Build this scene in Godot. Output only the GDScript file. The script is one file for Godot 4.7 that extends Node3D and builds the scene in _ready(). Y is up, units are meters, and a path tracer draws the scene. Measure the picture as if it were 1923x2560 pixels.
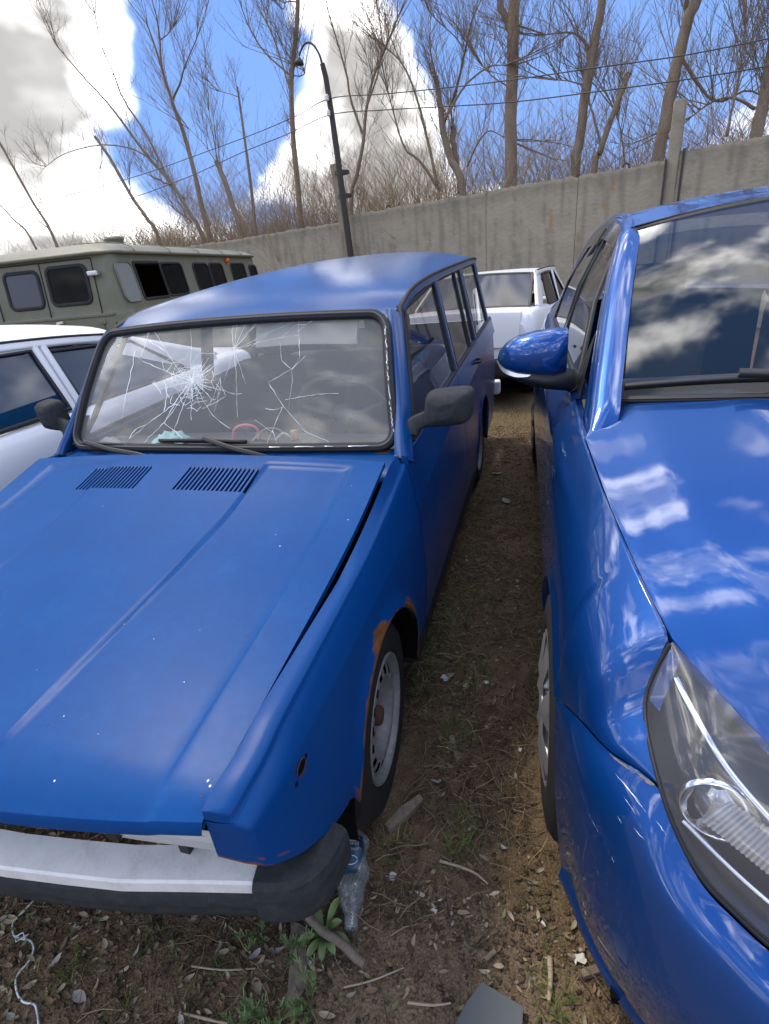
extends Node3D
# A yard of parked cars: a dented old blue station wagon beside a shiny blue car.
const CAM := Vector3(1.107, 1.387, 1.0017)
const CROT := Vector3(-24.748, 17.892, -5.525)
const FPX := 1300.12
var cam_basis := Basis.from_euler(Vector3(deg_to_rad(CROT.x), deg_to_rad(CROT.y), deg_to_rad(CROT.z)))
var rng := RandomNumberGenerator.new()
var names_used := {}
var M := {}

# ---------------------------------------------------------------- mesh collector
class MB:
	var v := PackedVector3Array()
	var n := PackedVector3Array()
	var c := PackedColorArray()
	var i := PackedInt32Array()
	var own_normals := false
	func grid(rows: Array, closed := false, col = null) -> void:
		var nr := rows.size()
		var nc: int = rows[0].size()
		var b := v.size()
		for r in nr:
			v.append_array(rows[r])
			if col != null:
				for k in nc:
					c.append(col if col is Color else col[r][k])
		for r in nr - 1:
			for k in (nc if closed else nc - 1):
				var k2 := (k + 1) % nc
				var a := b + r * nc + k
				var d := b + r * nc + k2
				i.append_array(PackedInt32Array([a, a + nc, d, d, a + nc, d + nc]))
	func poly(p: PackedVector3Array) -> void:
		var b := v.size()
		v.append_array(p)
		for k in range(1, p.size() - 1):
			i.append_array(PackedInt32Array([b, b + k, b + k + 1]))
	func box(lo: Vector3, hi: Vector3) -> void:
		var q := [Vector3(lo.x, lo.y, lo.z), Vector3(hi.x, lo.y, lo.z), Vector3(hi.x, hi.y, lo.z), Vector3(lo.x, hi.y, lo.z), Vector3(lo.x, lo.y, hi.z), Vector3(hi.x, lo.y, hi.z), Vector3(hi.x, hi.y, hi.z), Vector3(lo.x, hi.y, hi.z)]
		for f in [[0, 1, 2, 3], [5, 4, 7, 6], [4, 0, 3, 7], [1, 5, 6, 2], [3, 2, 6, 7], [4, 5, 1, 0]]:
			poly(PackedVector3Array([q[f[0]], q[f[1]], q[f[2]], q[f[3]]]))
	# a box with chamfered edges
	func rbox(lo: Vector3, hi: Vector3, r: float) -> void:
		var m := (lo + hi) * 0.5
		var h := (hi - lo) * 0.5
		r = min(r, min(h.x, min(h.y, h.z)) * 0.99)
		var rows := []
		var seg := [[-1.0, 0.0], [-0.92, 0.6], [-0.6, 0.92], [0.0, 1.0], [0.0, 1.0], [0.6, 0.92], [0.92, 0.6], [1.0, 0.0]]
		for s in 8:
			var y: float = (seg[s][0] * r) + (-(h.y - r) if s < 4 else (h.y - r))
			var o: float = seg[s][1] * r
			var row := PackedVector3Array()
			for q in 16:
				var cx := 1.0 if (q < 4 or q >= 12) else -1.0
				var cz := 1.0 if q < 8 else -1.0
				var a: float = (q / 4) * PI / 2 + (q % 4) * PI / 6
				row.append(m + Vector3(cx * (h.x - r) + cos(a) * o, y, cz * (h.z - r) + sin(a) * o))
			rows.append(row)
		grid(rows, true)
		poly(rows[0])
		poly(rows[7])
	func tube(p: PackedVector3Array, r0: float, r1: float, sides := 6, flat := 1.0) -> void:
		var b := v.size()
		var np := p.size()
		var ref := Vector3(0.31, 0.9, 0.28)
		var first := (p[np - 1] - p[0]).normalized()
		if absf(first.dot(ref)) > 0.9:
			ref = Vector3(0.95, 0.1, 0.3)
		for k in np:
			var t := (p[min(k + 1, np - 1)] - p[max(k - 1, 0)]).normalized()
			var x := t.cross(ref).normalized()
			var y := t.cross(x)
			var r := lerpf(r0, r1, float(k) / maxf(np - 1, 1))
			for s in sides:
				var a := TAU * s / sides
				v.append(p[k] + (x * cos(a) + y * sin(a) * flat) * r)
		for k in np - 1:
			for s in sides:
				var s2 := (s + 1) % sides
				var a := b + k * sides
				i.append_array(PackedInt32Array([a + s, a + sides + s, a + s2, a + s2, a + sides + s, a + sides + s2]))
		if sides > 4:
			for e in [0, np - 1]:
				for s in range(1, sides - 1):
					i.append_array(PackedInt32Array([b + e * sides, b + e * sides + s, b + e * sides + s + 1]))
	# a strip of rectangular section w (across, along side) by h swept along p; nrm gives the outward direction
	func bar(p: PackedVector3Array, w: float, h: float, nrm: Vector3, closed := false) -> void:
		var rows := [PackedVector3Array(), PackedVector3Array(), PackedVector3Array(), PackedVector3Array(), PackedVector3Array(), PackedVector3Array(), PackedVector3Array(), PackedVector3Array()]
		var np := p.size()
		for k in np:
			var a: Vector3 = p[(k - 1 + np) % np] if closed else p[max(k - 1, 0)]
			var e: Vector3 = p[(k + 1) % np] if closed else p[min(k + 1, np - 1)]
			var t := (e - a).normalized()
			var s := t.cross(nrm).normalized() * w * 0.5
			var u := nrm.normalized() * h * 0.5
			rows[0].append(p[k] - s - u)
			rows[1].append(p[k] - s + u * 0.5)
			rows[2].append(p[k] - s * 0.6 + u)
			rows[3].append(p[k] + s * 0.6 + u)
			rows[4].append(p[k] + s + u * 0.5)
			rows[5].append(p[k] + s - u)
			rows[6].append(p[k] - s - u)
		rows.resize(7)
		if closed:
			for q in rows:
				q.append(q[0])
		grid(rows)
		if not closed:
			for e in [0, np - 1]:
				poly(PackedVector3Array([rows[0][e], rows[1][e], rows[2][e], rows[3][e], rows[4][e], rows[5][e]]))
	func lathe(prof: Array, axis_at: Vector3, axis: Vector3, seg := 32) -> void:
		# prof: [along, radius]
		var z := axis.normalized()
		var x := z.cross(Vector3(0, 1, 0.01)).normalized()
		var y := z.cross(x)
		var rows := []
		for q in prof:
			var row := PackedVector3Array()
			for s in seg:
				var a := TAU * s / seg
				row.append(axis_at + z * q[0] + (x * cos(a) + y * sin(a)) * q[1])
			rows.append(row)
		grid(rows, true)
	func mesh() -> ArrayMesh:
		if not own_normals:
			n = PackedVector3Array()
			n.resize(v.size())
			var m := i.size() / 3
			for t in m:
				var a := i[t * 3]
				var b := i[t * 3 + 1]
				var d := i[t * 3 + 2]
				var f := (v[d] - v[a]).cross(v[b] - v[a])
				n[a] += f
				n[b] += f
				n[d] += f
			for k in n.size():
				n[k] = n[k].normalized() if n[k].length_squared() > 1e-20 else Vector3.UP
		var arr := []
		arr.resize(Mesh.ARRAY_MAX)
		arr[Mesh.ARRAY_VERTEX] = v
		arr[Mesh.ARRAY_NORMAL] = n
		arr[Mesh.ARRAY_INDEX] = i
		if c.size() == v.size():
			arr[Mesh.ARRAY_COLOR] = c
		var am := ArrayMesh.new()
		am.add_surface_from_arrays(Mesh.PRIMITIVE_TRIANGLES, arr)
		return am

# ---------------------------------------------------------------- helpers
func numbered(called: String) -> String:
	if not names_used.has(called):
		names_used[called] = 0
		return called
	names_used[called] += 1
	return "%s_%03d" % [called, names_used[called]]

func tag(o: Node3D, label: String, category: String, group := "", kind := "") -> Node3D:
	if label: o.set_meta("label", label)
	if category: o.set_meta("category", category)
	if group: o.set_meta("group", group)
	if kind: o.set_meta("kind", kind)
	return o

func thing(called: String, label: String, category: String, at := Vector3.ZERO, turn := 0.0, group := "") -> Node3D:
	var o := Node3D.new()
	o.name = numbered(called)
	add_child(o)
	o.position = at
	o.rotation.y = turn
	return tag(o, label, category, group)

func put(mb: MB, called: String, mat: Material, parent: Node3D = null) -> MeshInstance3D:
	var o := MeshInstance3D.new()
	o.mesh = mb.mesh()
	o.material_override = mat
	if parent == null:
		o.name = numbered(called)
		add_child(o)
	else:
		o.name = called
		parent.add_child(o, true)
	return o

func share(mesh: Mesh, called: String, mat: Material, parent: Node3D, xf := Transform3D.IDENTITY) -> MeshInstance3D:
	var o := MeshInstance3D.new()
	o.mesh = mesh
	o.material_override = mat
	o.transform = xf
	o.name = called
	parent.add_child(o, true)
	return o

func structure(mb: MB, called: String, mat: Material) -> MeshInstance3D:
	var o := put(mb, called, mat)
	o.set_meta("kind", "structure")
	return o

func V(x: float, y: float, z: float) -> Vector3:
	return Vector3(x, y, z)

# table lookup, linear
func tab(t: Array, x: float) -> float:
	if x <= t[0][0]: return t[0][1]
	for k in range(1, t.size()):
		if x <= t[k][0]:
			return lerpf(t[k - 1][1], t[k][1], (x - t[k - 1][0]) / (t[k][0] - t[k - 1][0]))
	return t[t.size() - 1][1]

# table lookup, smooth
func tabs(t: Array, x: float) -> float:
	var n := t.size()
	if x <= t[0][0]: return t[0][1]
	if x >= t[n - 1][0]: return t[n - 1][1]
	for k in range(1, n):
		if x <= t[k][0]:
			var x0: float = t[k - 1][0]
			var x1: float = t[k][0]
			var y0: float = t[k - 1][1]
			var y1: float = t[k][1]
			var h := x1 - x0
			var m0: float = (y1 - t[k - 2][1]) / (x1 - t[k - 2][0]) if k > 1 else (y1 - y0) / h
			var m1: float = (t[k + 1][1] - y0) / (t[k + 1][0] - x0) if k < n - 1 else (y1 - y0) / h
			var s := (x - x0) / h
			return (2 * s * s * s - 3 * s * s + 1) * y0 + (s * s * s - 2 * s * s + s) * h * m0 + (-2 * s * s * s + 3 * s * s) * y1 + (s * s * s - s * s) * h * m1
	return t[n - 1][1]

# smooth curve through points, n samples
func cr(p: Array, n: int) -> PackedVector3Array:
	var out := PackedVector3Array()
	var m := p.size()
	for k in n:
		var f := float(k) / (n - 1) * (m - 1)
		var a := clampi(int(f), 0, m - 2)
		var s := f - a
		var p0: Vector3 = p[max(a - 1, 0)]
		var p1: Vector3 = p[a]
		var p2: Vector3 = p[a + 1]
		var p3: Vector3 = p[min(a + 2, m - 1)]
		out.append(p1.cubic_interpolate(p2, p0, p3, s))
	return out

func loft(keys: Array, nu: int, nv: int) -> Array:
	var rr := []
	for k in keys: rr.append(cr(k, nu))
	var rows := []
	for r in nv: rows.append(PackedVector3Array())
	for u in nu:
		var colm := []
		for r in rr: colm.append(r[u])
		var s := cr(colm, nv)
		for r in nv: rows[r].append(s[r])
	return rows

func mirrored(rows: Array) -> Array:
	var out := []
	for r in rows:
		var q := PackedVector3Array()
		for k in range(r.size() - 1, -1, -1):
			q.append(Vector3(-r[k].x, r[k].y, r[k].z))
		out.append(q)
	return out

func mx(p: PackedVector3Array, s: float) -> PackedVector3Array:
	var q := PackedVector3Array()
	for a in p: q.append(Vector3(a.x * s, a.y, a.z))
	return q

# a grid panel plus folded-in edges
func panel(mb: MB, rows: Array, depth: float, inward: Vector3, col = null) -> void:
	mb.grid(rows, false, col)
	var e := []
	var nr := rows.size()
	var nc: int = rows[0].size()
	var top: PackedVector3Array = rows[0]
	var bot: PackedVector3Array = rows[nr - 1]
	var l := PackedVector3Array()
	var r := PackedVector3Array()
	for k in nr:
		l.append(rows[k][0])
		r.append(rows[k][nc - 1])
	for edge in [top, bot, l, r]:
		var inn := PackedVector3Array()
		for p in edge: inn.append(p + inward * depth)
		var cc = null
		if col != null:
			var a := []
			for q in 2:
				var b := PackedColorArray()
				b.resize(edge.size())
				b.fill(Color(0.01, 0.04, 0.2))
				a.append(b)
			cc = a
		mb.grid([edge, inn], false, cc)

func hole_at(p: Vector3, c: Vector3, n: Vector3) -> Vector3:
	return p

func ray(u: float, v: float) -> Vector3:
	return cam_basis * Vector3((u - 961.5) / FPX, -(v - 1280.0) / FPX, -1.0)

func at_y(u: float, v: float, y: float) -> Vector3:
	var d := ray(u, v)
	return CAM + d * ((y - CAM.y) / d.y)

func at_z(u: float, v: float, z: float) -> Vector3:
	var d := ray(u, v)
	return CAM + d * ((z - CAM.z) / d.z)

# point of that direction above the plan line z = k x + c
func at_line(u: float, v: float, k: float, c: float) -> Vector3:
	var d := ray(u, v)
	var t := (k * CAM.x + c - CAM.z) / (d.z - k * d.x)
	return CAM + d * t

func lin(r: float, g: float, b: float) -> Color:
	return Color(r, g, b).linear_to_srgb()

func mat(r: float, g: float, b: float, rough := 0.7, metal := 0.0, spec := 0.5) -> StandardMaterial3D:
	var m := StandardMaterial3D.new()
	m.albedo_color = lin(r, g, b)
	m.roughness = rough
	m.metallic = metal
	m.metallic_specular = spec
	return m

func glass(r: float, g: float, b: float, a: float, rough := 0.02) -> StandardMaterial3D:
	var m := StandardMaterial3D.new()
	var c := lin(r, g, b)
	m.albedo_color = Color(c.r, c.g, c.b, a)
	m.transparency = BaseMaterial3D.TRANSPARENCY_ALPHA
	m.roughness = rough
	m.metallic_specular = 0.6
	return m

func noise(seed_: int, freq: float, oct := 4) -> FastNoiseLite:
	var f := FastNoiseLite.new()
	f.seed = seed_
	f.frequency = freq
	f.fractal_octaves = oct
	f.noise_type = FastNoiseLite.TYPE_SIMPLEX_SMOOTH
	return f

# a colour texture from two noises through a list of linear colours
func tex(size: int, seed_: int, f1: float, f2: float, cols: Array, w2 := 0.5) -> ImageTexture:
	var a := noise(seed_, f1, 4).get_seamless_image(size, size)
	var b := noise(seed_ + 7, f2, 3).get_seamless_image(size, size)
	var da := a.get_data()
	var db := b.get_data()
	var out := PackedByteArray()
	out.resize(size * size * 3)
	var lut := PackedByteArray()
	for k in 256:
		var f := k / 255.0 * (cols.size() - 1)
		var q := clampi(int(f), 0, cols.size() - 2)
		var ca: Color = cols[q]
		var cb: Color = cols[q + 1]
		var c := ca.lerp(cb, f - q).linear_to_srgb()
		lut.append(int(c.r * 255)); lut.append(int(c.g * 255)); lut.append(int(c.b * 255))
	for k in size * size:
		var t := clampi(int(da[k] * (1.0 - w2) + db[k] * w2), 0, 255) * 3
		out[k * 3] = lut[t]; out[k * 3 + 1] = lut[t + 1]; out[k * 3 + 2] = lut[t + 2]
	return ImageTexture.create_from_image(Image.create_from_data(size, size, false, Image.FORMAT_RGB8, out))

func ntex(size: int, seed_: int, freq: float, strength: float, oct := 4) -> ImageTexture:
	var im := noise(seed_, freq, oct).get_seamless_image(size, size)
	im.convert(Image.FORMAT_RGBA8)
	im.bump_map_to_normal_map(strength)
	return ImageTexture.create_from_image(im)

func triplanar(m: StandardMaterial3D, scale: float, world := true) -> StandardMaterial3D:
	m.uv1_triplanar = true
	m.uv1_world_triplanar = world
	m.uv1_scale = Vector3.ONE * scale
	return m

# ---------------------------------------------------------------- camera, sky, sun
func make_view() -> void:
	var cam := Camera3D.new()
	cam.name = "camera"
	cam.position = CAM
	cam.rotation_degrees = CROT
	cam.fov = 89.106
	cam.near = 0.02
	cam.far = 600.0
	add_child(cam)
	var env := Environment.new()
	env.background_mode = Environment.BG_SKY
	env.tonemap_mode = Environment.TONE_MAPPER_LINEAR
	env.tonemap_exposure = 2.45
	env.sdfgi_enabled = true
	env.ssao_enabled = true
	env.ssil_enabled = true
	var sky := Sky.new()
	var sm := PanoramaSkyMaterial.new()
	sm.panorama = sky_picture()
	sky.sky_material = sm
	env.sky = sky
	env.background_energy_multiplier = 1.0
	var we := WorldEnvironment.new()
	we.name = "air"
	we.environment = env
	add_child(we)
	var sun := DirectionalLight3D.new()
	sun.name = "sun"
	sun.light_energy = 0.42
	sun.light_angular_distance = 10.0
	sun.light_color = Color(1.0, 0.94, 0.85)
	sun.shadow_enabled = true
	add_child(sun)
	sun.look_at_from_position(Vector3.ZERO, -SUN)

const SUN := Vector3(-0.42, 0.87, -0.25)

func sky_picture() -> ImageTexture:
	var w := 2048
	var h := 1024
	var data := PackedFloat32Array()
	data.resize(w * h * 3)
	var n1 := noise(11, 1.55, 6)
	var n2 := noise(23, 5.0, 4)
	var n3 := noise(31, 3.1, 5)
	var n4 := noise(37, 2.7, 5)
	# clouds and clear patches that the photograph shows: pixel, radius in pixels, strength
	var blobs := []
	for q in [[60, 130, 200, 0.7], [230, 40, 110, 0.4], [20, 340, 170, 0.45], [150, 500, 200, 0.5], [300, 240, 70, 0.3], [420, 450, 110, 0.35], [520, 570, 130, 0.35],
			[810, 330, 120, 0.55], [870, 60, 150, 0.55], [700, 420, 150, 0.5], [1000, 160, 130, 0.35], [1060, 320, 110, 0.3], [1500, 400, 150, 0.4], [1720, 400, 200, 0.45], [1250, 440, 120, 0.4], [570, 80, 45, 0.4], [630, 225, 25, 0.45], [930, 450, 120, 0.4],
			[440, 130, 190, -0.95], [560, 300, 130, -0.8], [650, 180, 120, -0.75], [390, 60, 110, -0.6], [1330, 190, 240, -0.75], [1700, 120, 300, -0.8], [1500, 240, 160, -0.5], [760, 180, 60, -0.4], [1150, 220, 110, -0.5], [1100, 60, 120, -0.4]]:
		blobs.append([ray(q[0], q[1]).normalized(), q[2] / FPX, q[3]])
	# grey undersides in the clouds at the left
	var shades := []
	for q in [[20, 70, 110, 0.4], [50, 330, 110, 0.45], [130, 420, 70, 0.3], [330, 380, 70, 0.3], [400, 250, 40, 0.2], [60, 600, 100, 0.2], [860, 130, 80, 0.3], [1010, 250, 70, 0.3], [740, 450, 60, 0.25]]:
		shades.append([ray(q[0], q[1]).normalized(), q[2] / FPX, q[3]])
	var sun := SUN.normalized()
	for y in range(0, h / 2 + 12):
		var el := PI / 2 - (y + 0.5) / h * PI
		var ce := cos(el)
		var se := sin(el)
		var se0 := maxf(se, 0.0)
		var up := pow(1.0 - se0, 1.0)
		var br := lerpf(0.045, 0.135, up)
		var bg := lerpf(0.12, 0.235, up)
		var bb := lerpf(0.37, 0.47, up)
		for x in w:
			var az := TAU * (x + 0.5) / w
			var d := Vector3(sin(az) * ce, se, -cos(az) * ce)
			var p := Vector3(d.x, d.y * 1.9, d.z)
			var c := n1.get_noise_3dv(p) * 0.95 + 0.03
			if d.z < 0.2:
				for b in blobs:
					var a: float = d.distance_squared_to(b[0]) / (b[1] * b[1])
					if a < 5.0:
						c += b[2] * 0.8 * exp(-a)
			var det := n2.get_noise_3dv(p)
			c += det * 0.40 + n4.get_noise_3dv(p) * 0.42
			var al := clampf((c + 0.10) / 0.52, 0.0, 1.0)
			al = al * al * (3.0 - 2.0 * al)
			var r := br
			var g := bg
			var b2 := bb
			if al > 0.0:
				var lump := clampf(n3.get_noise_3dv(p) * 1.5 + 0.40 + det * 0.5, 0.0, 1.0)
				if d.z < 0.2:
					for b in shades:
						var a: float = d.distance_squared_to(b[0]) / (b[1] * b[1])
						if a < 5.0: lump -= b[2] * exp(-a) * (1.0 + det)
				lump = maxf(lump, 0.0)
				var edge := clampf(1.0 - (c - 0.16) / 0.30, 0.0, 1.0)
				var near := maxf(d.dot(sun), 0.0)
				var lit := 0.22 + 2.5 * pow(maxf(lump, edge * 0.52 + det * 0.25), 1.45)
				lit *= 1.0 + 0.4 * near * near * near
				r = lerpf(r, lit * 1.02, al)
				g = lerpf(g, lit * 1.0, al)
				b2 = lerpf(b2, lit * 0.985, al)
			var k := (y * w + x) * 3
			data[k] = r
			data[k + 1] = g
			data[k + 2] = b2
	for y in range(h / 2 + 12, h):
		for x in w:
			var k := (y * w + x) * 3
			data[k] = 0.12
			data[k + 1] = 0.11
			data[k + 2] = 0.095
	var im := Image.create_from_data(w, h, false, Image.FORMAT_RGBF, data.to_byte_array())
	return ImageTexture.create_from_image(im)

func make_materials() -> void:
	var dirt := mat(1, 1, 1, 0.95, 0.0, 0.2)
	dirt.albedo_texture = tex(1024, 3, 0.012, 0.09, [Color(0.034, 0.024, 0.014), Color(0.092, 0.066, 0.040), Color(0.15, 0.109, 0.069), Color(0.215, 0.163, 0.109), Color(0.30, 0.238, 0.168)], 0.6)
	dirt.normal_enabled = true
	dirt.normal_texture = ntex(1024, 5, 0.06, 9.0, 5)
	dirt.normal_scale = 1.0
	dirt.vertex_color_use_as_albedo = true
	M.dirt = triplanar(dirt, 1.6)
	# faded paint of the station wagon
	var p := mat(1, 1, 1, 0.36, 0.0, 0.5)
	p.albedo_texture = tex(1024, 41, 0.004, 0.03, [Color(0.005, 0.042, 0.15), Color(0.002, 0.043, 0.166), Color(0.002, 0.048, 0.18), Color(0.004, 0.056, 0.20)], 0.25)
	p.roughness = 0.40
	M.hood_paint = triplanar(p.duplicate(), 1.3)
	M.hood_paint.metallic_specular = 0.22
	M.hood_paint.albedo_texture = tex(1024, 43, 0.003, 0.022, [Color(0.010, 0.056, 0.17), Color(0.004, 0.049, 0.18), Color(0.003, 0.053, 0.195), Color(0.004, 0.060, 0.21), Color(0.013, 0.073, 0.225)], 0.5)
	M.hood_paint.roughness = 0.5
	M.hood_paint.roughness_texture = tex(512, 46, 0.008, 0.05, [Color(0.42, 0.42, 0.42), Color(0.66, 0.66, 0.66)], 0.45)
	p.roughness = 0.24
	M.old_paint = triplanar(p, 1.3)
	var pv := p.duplicate()
	pv.roughness = 0.42
	pv.metallic_specular = 0.3
	pv.albedo_texture = null
	pv.albedo_color = Color.WHITE
	pv.vertex_color_use_as_albedo = true
	M.old_paint_rust = pv
	M.car_paint = mat(0.001, 0.056, 0.245, 0.36, 0.6, 0.5)
	M.car_paint.clearcoat_enabled = true
	M.car_paint.clearcoat = 1.0
	M.car_paint.clearcoat_roughness = 0.02
	M.black = mat(0.012, 0.013, 0.014, 0.55)
	M.black_gloss = mat(0.008, 0.008, 0.009, 0.12)
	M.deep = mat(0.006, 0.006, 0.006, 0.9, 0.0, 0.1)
	M.rubber = mat(0.014, 0.014, 0.015, 0.75)
	var dr := mat(1, 1, 1, 0.8, 0.0, 0.3)
	dr.albedo_texture = tex(512, 71, 0.02, 0.1, [Color(0.018, 0.02, 0.021), Color(0.03, 0.034, 0.036), Color(0.055, 0.058, 0.058)], 0.4)
	M.worn_plastic = triplanar(dr, 3.0)
	M.tyre = mat(0.02, 0.019, 0.018, 0.88, 0.0, 0.3)
	M.chrome = mat(0.7, 0.7, 0.7, 0.16, 1.0)
	M.silver = mat(0.55, 0.56, 0.57, 0.35, 0.8)
	var rim := mat(1, 1, 1, 0.5, 0.3, 0.5)
	rim.albedo_texture = tex(512, 61, 0.015, 0.07, [Color(0.09, 0.07, 0.05), Color(0.2, 0.195, 0.185), Color(0.26, 0.26, 0.255), Color(0.3, 0.3, 0.295)], 0.4)
	M.rim = triplanar(rim, 4.0, false)
	var ru := mat(1, 1, 1, 0.95, 0.0, 0.1)
	ru.albedo_texture = tex(256, 77, 0.05, 0.15, [Color(0.035, 0.016, 0.008), Color(0.11, 0.045, 0.016), Color(0.2, 0.09, 0.03)])
	M.rust = triplanar(ru, 6.0)
	var wp := mat(1, 1, 1, 0.4, 0.0, 0.5)
	wp.albedo_texture = tex(512, 81, 0.01, 0.08, [Color(0.5, 0.49, 0.45), Color(0.68, 0.675, 0.64), Color(0.75, 0.745, 0.72)], 0.35)
	M.white_bumper = triplanar(wp, 3.0)
	M.white_paint = mat(0.78, 0.79, 0.79, 0.22, 0.0, 0.5)
	M.white_paint.clearcoat_enabled = true
	M.white_paint.clearcoat = 0.6
	var van := mat(1, 1, 1, 0.5, 0.0, 0.4)
	van.albedo_texture = tex(512, 91, 0.008, 0.06, [Color(0.12, 0.118, 0.075), Color(0.15, 0.148, 0.10), Color(0.18, 0.178, 0.13)], 0.4)
	M.van_paint = triplanar(van, 0.8)
	M.dark_glass = mat(0.004, 0.005, 0.006, 0.03, 0.0, 0.2)
	M.blue_glass = mat(0.004, 0.035, 0.085, 0.03, 0.0, 0.45)
	M.pane = glass(0.25, 0.27, 0.27, 0.08)
	M.pane_dusty = glass(0.42, 0.42, 0.39, 0.28, 0.0)
	M.pane_dusty.metallic_specular = 0.35
	M.pane_tint = glass(0.02, 0.025, 0.03, 0.45)
	M.lens = glass(0.8, 0.82, 0.85, 0.06)
	M.crack = mat(0.75, 0.8, 0.8, 0.4)
	M.trim_grey = mat(0.085, 0.085, 0.085, 0.8)
	M.seat = mat(0.055, 0.05, 0.047, 0.9)
	M.cream = mat(0.55, 0.53, 0.45, 0.8)
	var con := mat(1, 1, 1, 0.92, 0.0, 0.2)
	con.albedo_texture = tex(1024, 101, 0.006, 0.06, [Color(0.22, 0.194, 0.147), Color(0.29, 0.260, 0.202), Color(0.325, 0.294, 0.233), Color(0.36, 0.328, 0.265)], 0.45)
	con.normal_enabled = true
	con.normal_texture = ntex(512, 103, 0.05, 2.0)
	con.vertex_color_use_as_albedo = true
	M.concrete = triplanar(con, 0.45)
	var bark := mat(1, 1, 1, 0.95, 0.0, 0.15)
	bark.albedo_texture = tex(512, 111, 0.03, 0.1, [Color(0.12, 0.092, 0.066), Color(0.25, 0.197, 0.145), Color(0.40, 0.33, 0.245)], 0.5)
	bark.vertex_color_use_as_albedo = true
	M.bark = triplanar(bark, 1.5)
	M.twig = mat(0.23, 0.178, 0.128, 0.95, 0.0, 0.1)
	M.shrub = mat(0.30, 0.228, 0.148, 0.95, 0.0, 0.1)
	M.vcol = mat(1, 1, 1, 0.9, 0.0, 0.2)
	M.vcol.vertex_color_use_as_albedo = true
	var wood := mat(1, 1, 1, 0.9, 0.0, 0.2)
	wood.albedo_texture = tex(512, 121, 0.02, 0.1, [Color(0.07, 0.055, 0.04), Color(0.16, 0.13, 0.1), Color(0.26, 0.22, 0.17)], 0.5)
	M.old_wood = triplanar(wood, 4.0)
	M.wire = mat(0.05, 0.048, 0.046, 0.7)
	M.leaf = mat(0.13, 0.19, 0.065, 0.5)
	M.leaf.backlight_enabled = true
	M.leaf.backlight = Color(0.15, 0.2, 0.05)

# ---------------------------------------------------------------- the ground
var gn1: FastNoiseLite
var gn2: FastNoiseLite
func ground_y(x: float, z: float) -> float:
	var near := clampf(1.0 - (Vector2(x, z + 1.0).length() - 4.0) / 10.0, 0.0, 1.0)
	return -0.018 + gn1.get_noise_2d(x, z) * (0.028 + 0.10 * (1.0 - near)) + gn2.get_noise_2d(x, z) * 0.014

func make_ground() -> void:
	gn1 = noise(201, 0.55, 3)
	gn2 = noise(203, 5.0, 3)
	var pn := noise(207, 0.9, 3)
	var moss := noise(209, 1.4, 3)
	var xs := PackedFloat32Array()
	for a in [-260.0, -120.0, -60.0, -30.0, -16.0, -9.0, -6.0, -4.5]: xs.append(a)
	var q := -3.5
	while q < 3.2:
		xs.append(q)
		q += 0.035 if (q > -0.6 and q < 1.6) else 0.12
	for a in [3.5, 4.5, 6.0, 9.0, 16.0, 30.0, 60.0, 120.0, 260.0]: xs.append(a)
	var zs := PackedFloat32Array()
	for a in [-260.0, -120.0, -60.0, -35.0, -22.0, -16.0, -12.0, -10.0, -8.5, -7.5]: zs.append(a)
	q = -6.5
	while q < 2.0:
		zs.append(q)
		q += 0.035 if (q > -2.5 and q < 0.95) else 0.1
	for a in [2.5, 4.0, 8.0, 20.0, 60.0, 200.0]: zs.append(a)
	var mb := MB.new()
	var rows := []
	var cols := []
	for z in zs:
		var r := PackedVector3Array()
		var c := PackedColorArray()
		for x in xs:
			r.append(Vector3(x, ground_y(x, z), z))
			var t := pn.get_noise_2d(x, z) * 0.5 + 0.5
			var dry := clampf(1.0 - Vector2(x - 0.95, (z - 0.5) * 1.3).length() / 0.42, 0.0, 1.0)
			dry = dry * dry * (3.0 - 2.0 * dry)
			var col := Color(0.72, 0.70, 0.68).lerp(Color(1.15, 1.08, 0.98), t * 0.7)
			col = col.lerp(Color(2.1, 2.08, 2.05), dry * 0.8)
			var g := clampf((moss.get_noise_2d(x, z) - 0.2) * 1.4, 0.0, 0.2)
			col = col.lerp(Color(0.55, 0.72, 0.45), g)
			c.append(col)
		rows.append(r)
		cols.append(c)
	mb.grid(rows, false, cols)
	structure(mb, "ground", M.dirt)

# ---------------------------------------------------------------- wall, posts, wires
const WK := 0.325
const WC := -10.869
func wall_pt(x: float, y: float, off := 0.0) -> Vector3:
	var n := Vector3(-WK, 0, 1).normalized()
	return Vector3(x, y, WK * x + WC) + n * off

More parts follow.
